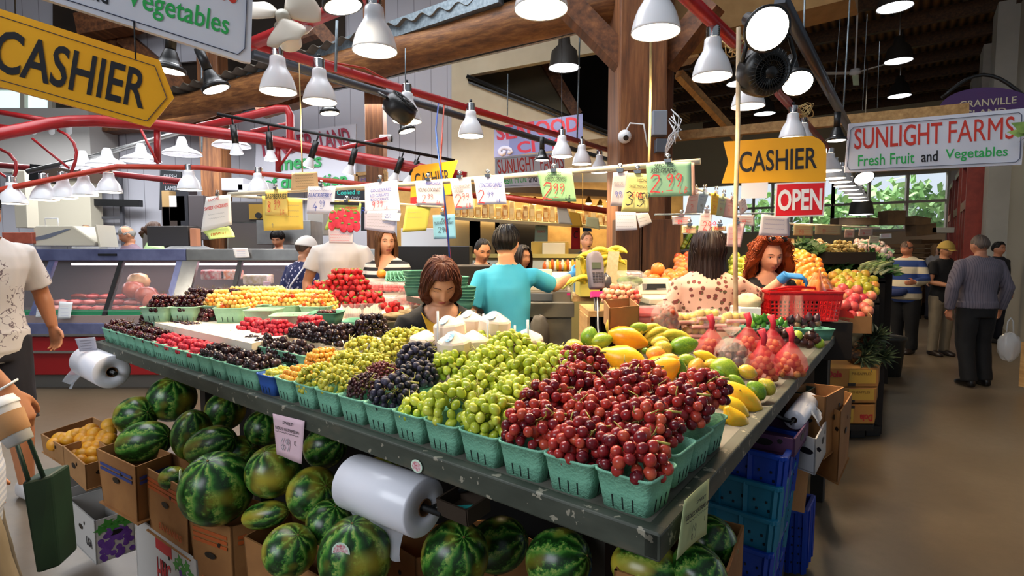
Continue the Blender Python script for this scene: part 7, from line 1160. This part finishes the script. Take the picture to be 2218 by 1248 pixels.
# ---------------------------------------------------------------- cash desk things
GRY=mat('desk_grey','7a7466','6c675a',rough=.7);desk=thing('cash_desk','worn grey wooden desk under the first register','desk',at(1205,760,3.9)*1);desk.location.z=0
xa,xb=at(1110,660,4.0).x,at(1243,660,3.95).x;dsk=lambda n,x0,x1,y0,y1,z0,z1,m:bx(n,x0,x1,y0,y1,z0,z1,m,desk);zt=at(1200,655,4.0).z;dsk('desktop',xa,xb,3.92,4.6,zt-.1,zt,GRY);dsk('side_panel',at(1180,700,3.94).x,at(1238,700,3.94).x,3.94,4.0,0,zt-.1,GRY);dsk('back_panel',xa,xb,4.55,4.58,0,zt-.1,DKB)
def register(label,px,py,Y,rz,w=.42):
 r=thing('cash_register',label,'cash register',at(px,py,Y),(0,0,rz));r.scale=(1,1,.82);MB().box((0,0,.055),(w,.4,.11)).build('drawer_case',mat('register_grey','8a8478',rough=.5),r,bev=.006);MB().box((-.06,-.205,.055),(w*.6,.012,.07)).build('drawer',mat('drawer_grey','5a6068',rough=.5),r,bev=.004);MB().box((-.02,-.01,.135),(w*.95,.36,.05)).build('platform',PLASTIC,r,bev=.01);MB().slab([V((w*.12,-.16,.16)),V((w*.46,-.16,.16)),V((w*.46,.12,.2)),V((w*.12,.12,.2))],(0,.02,.07)).build('keyboard',PLASTIC,r,bev=.008)
 MB().box((-.06,.12,.22),(.22,.07,.14),(-.3,0,0)).build('display_head',PLASTIC,r,bev=.01);MB().box((-.06,.082,.225),(.16,.006,.05),(-.3,0,0)).build('screen',mat('lcd_dark','1c2226',rough=.2),r);MB().box((.17,-.21,.085),(.025,.004,.02)).build('pink_sticker',mat('pink_sticker','e0308a',rough=.5),r);return r
register('grey cash register with pink sticker under the stretched arm',1182,652,4.25,-.08,.38);register('cash register and scale beside the floral blouse',1445,684,3.6,.1,.36)
t=thing('card_terminal','grey card payment terminal on a dark stand','card terminal',at(1290,590,2.95),(-.25,0,.2));MB().loft([(V((0,0,z)),V((1,0,0)),V((0,1,0)),a,.03)for z,a in((-.09,.035),(-.08,.042),(0,.045),(.07,.046),(.1,.036),(.108,.02))],18,0,True,3).build('body',mat('terminal_grey','6e6872',rough=.4),t);MB().box((-.003,-.031,.03),(.05,.004,.035)).build('screen',mat('lcd_green','4c5444',rough=.2),t)
m=MB();[m.box((-.022+.016*i,-.031,-.01-.015*j),(.011,.005,.009))for i in range(4)for j in range(4)];m.build('keypad',mat('keys','3a363c',rough=.5),t);MB().box((0,0,-.12),(.07,.03,.03)).build('pink_mount',mat('pink_sticker','e0308a'),t);MB().tube([(.0,.02,-.11),(.01,.05,-.5),(.02,.08,-1.2)],.016,8).build('stand',BLACK,t);MB().tube([(0,0,-.12),(-.01,0,-.3),(.0,0,-.38),(.06,-.02,-.42),(.18,-.05,-.46)],.004,6).build('cable',WHITEP,t)
MB().ell((.06,.03,-.06),(.035,.04,.06),None,14,9,0,lambda p:1+.3*noise.noise(p*3)).build('bag_wrapping',mat('dark_film','3c3a40',rough=.3),t)
shf=thing('wooden_stand','wooden stand below the bag of small fruit','stand',at(1330,740,2.9)*1);shf.location.z=0;zz=at(1340,672,2.95).z;bx('top_board',at(1272,672,2.95).x,at(1400,672,2.95).x,2.9,3.3,zz-.03,zz,PINE,shf);bx('side_board',at(1272,700,2.9).x,at(1278,700,2.9).x,2.9,3.25,0,zz-.03,PINE,shf);bx('inner_shelf',at(1278,672,2.95).x,at(1400,672,2.95).x,2.95,3.3,zz-.35,zz-.32,DKB,shf);bx('back_board',at(1278,672,3.3).x,at(1400,672,3.3).x,3.3,3.32,0,zz-.03,DKB,shf)
carton('patterned brown carton of small red fruit below the clear bag',((1308,650),(1320,668),(1385,662)),zz+.1,.1,CARD,hole=False);P=heap(on(1345,652,zz+.06),.1,.0155,.09,0,.07);scatter('lychee','one small pink fruit in the carton by the terminal','fruit','pink fruit in the carton',[ballm('lychee',.0155,fmat('lychee_skin',[(.3,'c83a38'),(.5,'e09a70'),(.8,'f0c89a')],sc=30))],P,120);tag(MB().ell((0,0,0),(.085,.05,.055),None,22,12,0,lambda p:1+.3*noise.noise(p*3)).build('clear_bag',glass('thin_film','fff6ee',.1,.05),loc=at(1358,632,3.1)),'clear plastic bag slumped over the pink fruit','bag')
r=thing('salad_box','clear clamshell of green salad with red label','box',at(1365,607,3.2),(.2,0,.1));MB().box((0,0,0),(.17,.13,.09)).build('shell',CLEAR,r,bev=.015);MB().ell((0,0,-.008),(.075,.055,.03),None,20,12,0,lambda p:1+.3*noise.noise(p*4)).build('salad',mat('salad_green','4a6a2c','7a9a4a',rough=.6,sc=40),r);MB().box((.01,-.02,.047),(.08,.05,.002)).build('label',mat('label_red','c04048','e0d8d0',rough=.5,sc=60),r)
tag(MB().slab([at(1240,640,3.6),at(1340,640,3.6),at(1340,632,4.4),at(1240,632,4.4)],(0,0,-.04)).build('counter_board',PINE),'wooden counter behind the card terminal','counter');block('blue_box','light blue box on the wooden counter behind the terminal','box',1263,634,3.9,.12,.15,.07,mat('sky_box','6aa0c8',rough=.5));block('white_box','white and red box stacked on the blue box','box',1266,612,3.9,.09,.12,.09,mat('pinkish_box','d0b0a4',rough=.5));tag(MB().slab([at(1310,612,3.1),at(1335,612,3.1),at(1342,545,3.1),at(1318,545,3.1)],(0,.006,0)).build('price_list',mat('list_paper','d8c4a0','c9b48e',rough=.7,sc=60)),'tan price list standing behind the terminal','paper')
for i,(px,py,rz,ry)in enumerate(((1262,568,1.2,.9),(1275,556,.8,.6),(1290,548,.3,.3),(1305,540,.1,.2),(1318,544,-.3,0),(1328,538,-.6,-.3),(1335,546,-.9,-.5),(1268,600,.4,.2),(1252,604,.5,.1),(1300,556,.5,.3),(1315,556,.2,.1),(1325,562,-.2,-.2))):tag(put('banana',BM,loc=at(px,py,3.5),rot=(3.0+.2*(i%3),ry,rz)),'yellow green banana piled on the stand behind the card terminal','banana','bananas behind the terminal')
block('banana_stand','yellow green board stand carrying the bananas','stand',1300,640,3.65,.3,.25,at(1300,562,3.6).z-at(1300,640,3.65).z,mat('lime_board','b8ac4c',rough=.6));tag(MB().ell((0,0,0),(.07,.05,.12),None,20,12,0,lambda p:1+.25*noise.noise(p*3)).build('hanging_towel',mat('grey_towel','6a645c',rough=.9),loc=at(1168,720,3.88)),'grey towel hanging on the worn desk','towel');tag(MB().ell((0,0,0),(.14,.1,.13),None,22,12,0,lambda p:1+.25*noise.noise(p*2.5)).build('white_bag',mat('bag_white','ddd6d2',rough=.5),loc=at(1010,622,4.0)),'white plastic bag full, behind the bobbed hair woman','bag');block('white_box','low pale box under the white bag','stand',1010,700,4.0,.4,.4,.42,DKB)
# ---------------------------------------------------------------- shopping basket and orange bag
RB=mat('basket_red','d01c20','b81418',rough=.35);r=thing('shopping_basket','red plastic shopping basket with lattice sides','basket',at(1722,690,3.25),(0,0,-.08));w,d,h=.40,.27,.165
for n,a,b in(('front_panel',(-1,-1),(1,-1)),('side_panel',(1,-1),(1,1)),('rear_panel',(1,1),(-1,1)),('end_panel',(-1,1),(-1,-1))):
 m=MB();f=lambda q,z:V((q[0]*w/2*(.9+.1*z),q[1]*d/2*(.9+.1*z),h*z));A,B_=V(a),V(b);N=16 if n[0]in 'fr' else 10
 for k in range(N+1):q=A.lerp(B_,k/N);m.bar(f(q,.0),f(q,1),.008,.006)
 for z in(.02,.16,.3,.44,.58,.72):m.bar(f(A,z),f(B_,z),.006,.008)
 m.bar(f(A,.88),f(B_,.88),.008,.05);m.bar(f(A,1),f(B_,1),.02,.012);m.build(n,RB,r)
MB().box((0,0,.004),(w*.9,d*.9,.006)).build('bottom_panel',RB,r);MB().tube([(-.21,-.05,h),(-.1,-.12,h+.03),(.05,-.12,h+.025),(.1,-.06,h)],.007,6).build('handle',RB,r);MB().tube([(.2,-.05,h),(.05,.04,h+.02),(-.15,.02,h+.02)],.007,6).build('handle',RB,r)
tag(MB().grid(lambda u,v:at(1775+(u-.5)*(16+90*v),588+58*v+6*math.sin(u*9),3.2+.08*math.cos(u*6.28)),24,10,cu=False).build('produce_bag',glass('orange_film','f08a50',.6,.15)),'thin orange film bag held over the red shopping basket','bag');tag(MB().grid(lambda u,v:at(1690+50*u+10*v*(u-.8),640+48*v,3.08+.03*math.sin(u*12)),16,8).build('produce_bag',CELL),'clear film bag draped over the front of the red basket','bag');tag(MB().ell((0,0,0),(.07,.06,.05),None,22,12,0,lambda p:1+.3*noise.noise(p*3)).build('paper_bag',mat('cream_bag','e6d0a4',rough=.7),loc=at(1620,655,3.1)),'crumpled cream bag beside the red basket','bag')
block('white_box','white box under the cream bag at the blouse','box',1613,694,3.1,.12,.15,.08,WHITEP);block('stand_box','dark stand under the red shopping basket','stand',1722,770,3.3,.5,.3,at(1722,692,3.25).z-at(1722,770,3.3).z-.005,DKB)
# ---------------------------------------------------------------- vegetable and fruit stands beyond
def patch(P,r,lay=2,jit=.3):
 a,b,c,d=P;nx=max(2,int((b-a).length/(1.85*r)));ny=max(2,int((d-a).length/(1.75*r)));out=[]
 for l in range(lay):
  for j in range(ny-l):
   for i in range(nx-l):
    u,v=(i+.5+.5*((j+l)%2))/(nx+.5),(j+.5+l*.5)/ny;p=a.lerp(b,u).lerp(d.lerp(c,u),v);out.append(p+V((rnd.uniform(-1,1)*r*jit,rnd.uniform(-1,1)*r*jit,l*r*1.3+rnd.uniform(0,.3)*r)))
 return out
def bed(label,Q,name='produce_stand',m=None,legs=True,front=True):
 P=[at(*q)for q in Q];c=sum(P,V())/4;r=thing(name,label,'stand',(c.x,c.y,0));D=UP*-.04;MB().slab([p-UP*.03 for p in P],D).build('bed_board',m or DKB,r,True);MB().slab([V((P[0].x,P[0].y,.0 if front else P[0].z-.1)),V((P[1].x,P[1].y,.0 if front else P[0].z-.1)),P[1]-UP*.05,P[0]-UP*.05],(0,.03,0)).build('front_panel',m or DKB,r,True)
 if legs:MB().slab([V((P[3].x,P[3].y,.0)),V((P[2].x,P[2].y,.0)),P[2]-UP*.05,P[3]-UP*.05],(0,.03,0)).build('rear_panel',m or DKB,r,True)
 return P
def pile(n,label,cat,Q,r,cols,stand,cap=200,lay=2,sc=12,front=True,**k):P=bed(stand,Q,front=front);scatter(n,label,cat,n+' pile '+label[-24:],[ballm(n,r,fmat(n+'_skin'+cols[0],[(.25,cols[0]),(.5,cols[1]),(.75,cols[2])],sc=sc,**k),14,9)],patch(P,r,lay),cap)
pile('apple','one red and yellow apple piled behind the floral blouse','apple',((1455,618,4.2),(1530,622,4.2),(1525,560,4.9),(1462,566,4.9)),.038,('c8361c','e0682a','e8a84a'),'stand of red yellow apples behind the floral blouse')
pile('grapefruit','one large orange citrus piled before the planked post','citrus',((1390,622,3.9),(1480,626,3.9),(1482,596,4.3),(1400,590,4.3)),.05,('d8641c','e88432','f0a050'),'stand of large oranges at the planked post',lay=1);tag(put('grapefruit',bpy.data.objects['grapefruit'].data,loc=at(1425,583,4.1)),'single grapefruit on top of the citrus pile by the post','citrus');bpy.data.objects[-1:]if 0 else None
pile('green_apple','one green yellow fruit piled between the two women','fruit',((1578,620,4.6),(1625,620,4.6),(1620,560,5.2),(1580,562,5.2)),.038,('8a9a2c','b8b83a','dcc84a'),'stand of green yellow fruit between the two women')
pile('orange','one orange piled on the stand beside the red hair','orange',((1700,640,4.1),(1805,640,4.1),(1775,560,4.9),(1690,556,4.9)),.04,('e0701a','f0902a','f6a840'),'stand of oranges beside the red haired woman',bump=.15,bsc=300)
pile('pomegranate','one pink red pomegranate in the big carton above the pineapples','fruit',((1798,690,4.75),(1890,692,4.75),(1896,640,5.25),(1800,632,5.25)),.05,('c8384a','d8685a','e8b07a'),'carton stand of pomegranates above the pineapples',lay=2,front=False)
pile('pear','one green yellow pear behind the pomegranates','pear',((1800,640,5.3),(1905,645,5.3),(1900,605,5.8),(1795,600,5.8)),.048,('a8a42c','c8b83a','d87a3a'),'stand of pears behind the pomegranates',lay=2)
pile('tomato','one red tomato at the back of the pear stand','tomato',((1790,612,5.85),(1890,616,5.85),(1885,600,6.1),(1790,598,6.1)),.04,('b8281c','d0402a','e06038'),'stand of tomatoes below the greens',lay=1)
carton('brown carton front with word and red white stripe badge above the pineapples',((1797,672),(1800,684),(1890,686)),at(1845,690,4.7).z+.04,.14,CARD,hole=False,prints=((1,words('SELLINGS',REDP,-.25,.2,.4,.25)),))
pl_=Pl(at(1795,684,4.45),at(1853,690,4.45));r=sign('badge','red badge with white stripes on the carton above the pineapples',pl_,((1793,684),(1851,690),(1846,678),(1830,672),(1800,668)),mat('badge_red','c8281c',rough=.4),.004);[MB().slab([pl_.pt(*p,.002)for p in((x,684),(x+5,685),(x+10,671),(x+5,669.5))],-pl_.n*.001).build('white_stripe',WHITEP,r,True)for x in(1796,1805)]
P=bed('stand of dark leafy greens above the tomatoes',((1785,600,6.15),(1918,600,6.15),(1905,560,6.9),(1780,560,6.9)))
def leafy(label,name,cat,c,rx,ry,rz,n,cols,seed,L=.12):
 R_=random.Random(seed);m=MB()
 for k in range(n):
  a,q=R_.uniform(0,6.3),math.sqrt(R_.random());p=V((rx*q*math.cos(a),ry*q*math.sin(a),rz*(1-q*q)*R_.uniform(.6,1)));d=V((R_.gauss(0,1),R_.gauss(0,1),R_.uniform(-.2,.9))).normalized();s=d.orthogonal().normalized()*L*.3;m.add([p,p+d*L*.5+s,p+d*L,p+d*L*.5-s],[(0,1,2,3)])
 return tag(m.build(name,mat('leaf_'+cols[0],cols[0],cols[1],rough=.6,sc=9),loc=c),label,cat)
for i,(px,py,Y,cols,n)in enumerate(((1808,585,6.3,('1c3a14','2f5420'),'dark green herb bunch under the ginger crate'),(1845,578,6.4,('24481a','3f6a2a'),'dark leafy bunch beside the leeks'),(1876,562,6.6,('3a6a2c','6a9a4a'),'bright leafy bunch above the leeks'),(1888,584,6.3,('2c5420','4c7a34'),'leafy bunch at the aisle end of the greens'),(1862,558,6.8,('4a6a2c','7a9040'),'yellow green bunch behind the ginger crate'),(1880,548,6.9,('4a8a5a','8ab88a'),'pale blue green bunch at the back of the greens'),(1790,560,6.8,('24481a','4c7a34'),'leafy bunch behind the oranges'),(1745,545,6.4,('2f5a24','6a8a3a'),'leafy bunch behind the red hair'))):leafy(n,'greens_bunch','vegetable',at(px,py+8,Y),.2,.2,.16,160,cols,i)
for i in range(14):p=at(1853+i*4.2,596-(i*7)%22,6.0);tag(MB().tube([p,p+V((.12,.06,.03+.01*(i%3))),p+V((.25,.14,.05))],[.018,.016,.012],8).build('leek',fmat('leek_skin',[(.3,'d8d8a0'),(.7,'7a9a3a')],sc=6)),'one pale green leek stalk lying at the front of the greens','leek','leeks')
cr=thing('ginger_crate','dark slatted crate heaped with pale ginger','crate',at(1822,570,6.3));MB().box((0,0,.06),(.56,.35,.13)).build('crate_side',mat('crate_dark','2c2014',rough=.8),cr)
GING=[MB().ell((0,0,0),(.04,.022,.02),None,12,8,0,lambda p:1+.3*noise.noise(p*3)).mesh('ginger',fmat('ginger_skin',[(.3,'a8843c'),(.7,'d0b468')],sc=12,rough=.6))];scatter('ginger','one ginger root heaped in the dark slatted crate','ginger','ginger roots',GING,heap(at(1822,570,6.3)+UP*.11,.24,.026,.13,0,.15),160)
pile('onion','one pinkish onion on the stand at the back by the crates','onion',((1850,545,6.6),(1935,560,6.4),(1925,535,7.4),(1850,530,7.4)),.035,('c88a7a','d8b0a0','e8d8cc'),'stand of onions at the back by the stacked crates');pile('potato','one tan potato piled behind the red hair and the ginger','potato',((1690,552,6.6),(1800,552,6.6),(1790,532,7.4),(1695,532,7.4)),.04,('9a6a34','c89a5a','d8b88a'),'stand of potatoes behind the ginger crate',lay=2)
for i in range(9):p=at(1478+i*4.5,538-(i%3)*8,5.0);tag(MB().tube([p,p+V((.06,.06,.08)),p+V((.14,.12,.13))],[.02,.024,.016],8).build('corn_cob',fmat('corn_husk',[(.3,'5a7a24'),(.6,'9aa83a'),(.8,'d0c86a')],sc=9)),'one green corn cob on the upper shelf behind the dark haired woman','corn','corn cobs')
tag(MB().slab([at(1475,545,4.95),at(1530,545,4.95),at(1530,540,5.5),at(1475,540,5.5)],(0,0,-.03)).build('corn_shelf',BLACK),'dark shelf carrying the corn cobs','shelf')
PINEM=NT('pineapple_skin');vx=PINEM.n('ShaderNodeTexVoronoi');vx.inputs['Scale'].default_value=42;PINEM.t.links.new(PINEM.obj,vx.inputs['Vector']);PINEM.col(PINEM.ramp(vx.outputs['Distance'],[(.1,'8a5a20'),(.4,'5a3a18'),(.7,'2a1c10')]));PINEM.p(rough=.6);PINEM.bump(vx.outputs['Distance'],.8,.01)
m=MB().ell((0,0,0),(.065,.065,.09),None,22,14);m.s=[True]*len(m.f);PNB=m.mesh('flesh',PINEM.mat);m=MB()
for k in range(34):a,t=k*2.4,k/34;d=V((math.cos(a)*(1-t)*.9,math.sin(a)*(1-t)*.9,.5+t)).normalized();L=.1+.09*t;s=d.cross(UP).normalized()*.012;p=V((0,0,.085))+V((math.cos(a),math.sin(a),0))*.02*(1-t);e=p+d*L+V((math.cos(a),math.sin(a),-.3))*.03*(1-t);m.add([p-s,p+s,p+d*L*.6+s*.8,e,p+d*L*.6-s*.8],[(0,1,2,3,4)])
PNC=m.mesh('crown',mat('pine_leaf','3a4a34','5a6a4c',rough=.5,sc=20))
for i,(px,py,Y,rt,n)in enumerate(((1868,752,4.75,(1.3,-.9,0),'lying with its crown over the carton'),(1884,738,5.0,(.9,-.6,.4),'behind the front one'),(1852,772,4.62,(1.5,-1.1,.2),'pale one lying lowest'),(1898,775,4.8,(1.2,-.4,0),'at the aisle edge'))):r=thing('pineapple','brown pineapple '+n,'pineapple',at(px,py,Y),rt,'pineapples');put('flesh',PNB,r);put('crown',PNC,r)
for i,(px,py)in enumerate(((1832,712),(1850,722),(1866,710),(1884,716),(1842,735))):tag(MB().ell((0,0,0),.07,None,18,12).build('melon',fmat('honeydew',[(.3,'b8ae80'),(.7,'d8d0a8')],sc=6,rough=.5),loc=at(px,py,5.1)),'pale melon under the pomegranate carton, '+['first in the row','second in the row','third in the row','at the aisle side','lowest above the pineapples'][i],'melon')
bed('dark shelf carrying the pale melons and pineapples',((1788,796,4.62),(1916,794,4.62),(1905,740,5.3),(1800,740,5.3)),'fruit_shelf')
DOL=mat('dole_carton','a8743c','b8863c',rough=.7,sc=3)
for i,(y0,y1,n,tx)in enumerate(((795,838,'top pineapple carton of the stack with red and yellow print',1),(838,873,'middle pineapple carton of the stack',1),(874,918,'lowest pineapple carton, printed upside down',-1))):
 A_,B_=at(1786+i*2,y1,4.45),at(1902-i*4,y1,4.45);h=(y1-y0)*4.45/1200*.97;d=U*.5;r=thing('pineapple_carton',n,'carton',(A_+B_)/2);MB().slab([A_,B_,B_+d,A_+d],(0,0,h)).build('box',DOL,r,True,bev=.006);T=frame((A_+B_)/2+UP*h/2+V((0,-.002,0)),B_-A_,UP)@rotm((0,0,0 if tx>0 else math.pi));W_=(B_-A_).length
 MB().text('Dole',T@TR((-W_*.32,h*.18,0)),W_*.26,h*.36,bold=.03).build('lettering',REDP,r,True);MB().text('PINEAPPLES',T@TR((W_*.18,h*.2,0)),W_*.36,h*.14).build('lettering',mat('pine_print','6a4a1c'),r,True);MB().box(T@V((W_*.2,h*.05,0)),(W_*.5,.001,h*.75)if 0 else(W_*.5,h*.75,.0008),T.to_3x3().to_4x4()).build('yellow_panel',mat('panel_yellow','c8a040',rough=.6),r,True);MB().box(T@V((0,-h*.38,.001)),(W_*.14,h*.16,.002),T.to_3x3().to_4x4()).build('hand_hole',BLACK,r,True)
c=at(1850,960,4.3);r=thing('pallet','black plastic pallet under the pineapple cartons','pallet',(c.x,4.5,0));a0=at(1790,900,4.45);b0=at(1892,900,4.45);zt_=at(1840,919,4.45).z;MB().slab([V((a0.x,4.45,zt_-.005)),V((b0.x,4.45,zt_-.005)),V((b0.x,4.45,zt_-.005))+U*.55,V((a0.x,4.45,zt_-.005))+U*.55],(0,0,-.05)).build('deck',BLACK,r,True);[MB().box((a0.x+(b0.x-a0.x)*k+U.x*.2,4.62+.1*k,(zt_-.05)/2),(.12,.3,zt_-.06)).build('foot',BLACK,r,True)for k in(.1,.5,.9)]
WCR=mat('crate_wood','5c4630','74583a',rough=.8,sc=3)
for k,(px,Y,n,h)in enumerate(((1925,12.5,13,.11),(1962,12.8,13,.11),(2000,13.5,14,.11))):
 for j in range(n):c=at(px,600,Y);r=MB();[r.box((0,s*.2,.05),(.5,.012,.075))for s in(-1,1)];[r.box((s*.25,0,.05),(.012,.4,.095))for s in(-1,1)];r.box((0,0,.008),(.5,.4,.012));tag(r.build('wooden_crate',WCR,loc=(c.x,Y,.3+j*h),rot=(0,0,.06*math.sin(j*3))),'flat wooden crate in the %s tall stack below the far window'%('first','second','third')[k],'crate','stacked crates '+('one','two','three')[k])
 block('crate_dolly','low dark base under the %s crate stack'%('first','second','third')[k],'dolly',px,600,Y,.5,.4,.3,BLACK).location.z=0
for i,(px,py,w,h,rt,n)in enumerate(((1930,488,.4,.32,0,'brown box on the first crate stack'),(1985,490,.35,.2,.15,'tilted brown box on the third crate stack'),(1850,488,.9,.16,0,'long dark box before the far window'),(1995,510,.45,.25,-.1,'second box of the third stack'),(2030,505,.5,.12,0,'white crate on the blue rack'))):o=block('box',n,'box',px,py,12.6,w,.35,h,WCR if i!=4 else mat('crate_white','c8c4b8',rough=.6));o.rotation_euler=(0,rt,0)
block('long_bench','dark bench carrying the box before the far window','bench',1850,600,12.6,.9,.35,.8,DKB).location.z=.0
r=thing('waste_bin','grey waste bin beside the striped rugby shirt','bin',at(1920,770,6.9)*1);r.location.z=0;r.scale=(.72,)*3;MB().lathe([(0,0),(.22,0),(.27,.62),(.29,.63),(.29,.68),(.0,.7)],28).build('body',mat('bin_grey','3a3a36',rough=.5),r)
pl2_=at(2330,770,5.6);r=thing('planter','wooden planter with green plant at the wall side','planter',(pl2_.x+.15,5.6,0));MB().box((0,0,.3),(.5,1.0,.5)).build('box',PINE,r);leafy('green plant in the wooden planter at the wall','potted_plant','plant',(pl2_.x+.12,5.6,.55),.25,.45,.3,260,('2c4a1c','5a7a2c'),77,.16)
leafy('palm frond tips beside the long farm sign','palm_frond','plant',at(2246,288,3.9),.03,.05,.04,16,('4a6a2c','8a9a4a'),5,.2)
r=thing('shopping_bag','dark green shopping bag hanging beside the khaki trousers','bag',at(88,1150,1.62));a=[at(45,1045,1.6),at(110,1030,1.66),at(129,1228,1.66),at(78,1246,1.6)];MB().slab(a,(-.02,.1,0)).build('body',mat('bag_green','123324','0e2a1e',rough=.6),r,True,bev=.008);MB().tube([a[0].lerp(a[1],.25),a[0].lerp(a[1],.3)+V((-.06,.02,.14)),a[0].lerp(a[1],.7)+V((-.06,.02,.14)),a[0].lerp(a[1],.75)],.006,6).build('handle',mat('bag_green','123324'),r,True)
r=thing('paper_cup','white lidded paper coffee cup with brown sleeve','cup',at(18,915,1.38),(0,-.5,0));MB().lathe([(0,-.06),(.028,-.06),(.04,.04)],28).build('cup',WHITEP,r);MB().lathe([(.0315,-.035),(.0395,.02),(.0415,.02),(.0335,-.035)],28).build('sleeve',CARD,r);MB().lathe([(.043,.038),(.044,.046),(.041,.05),(.039,.062),(.036,.062),(.034,.056),(0,.056)],28).build('lid',WHITEP,r)
tag(MB().ell((0,0,0),(.12,.09,.2),None,24,14,0,lambda p:(1-.35*max(0,p.z))*(1+.18*noise.noise(p*3))).tube([(-.04,0,.14),(-.03,0,.26),(0,0,.3),(.03,0,.26),(.04,0,.14)],.008,6).build('plastic_bag',glass('bag_milky','e6e8ea',.55,.2),loc=at(2186,745,6.3)),'milky plastic bag carried by the man in the pinstriped shirt','bag')
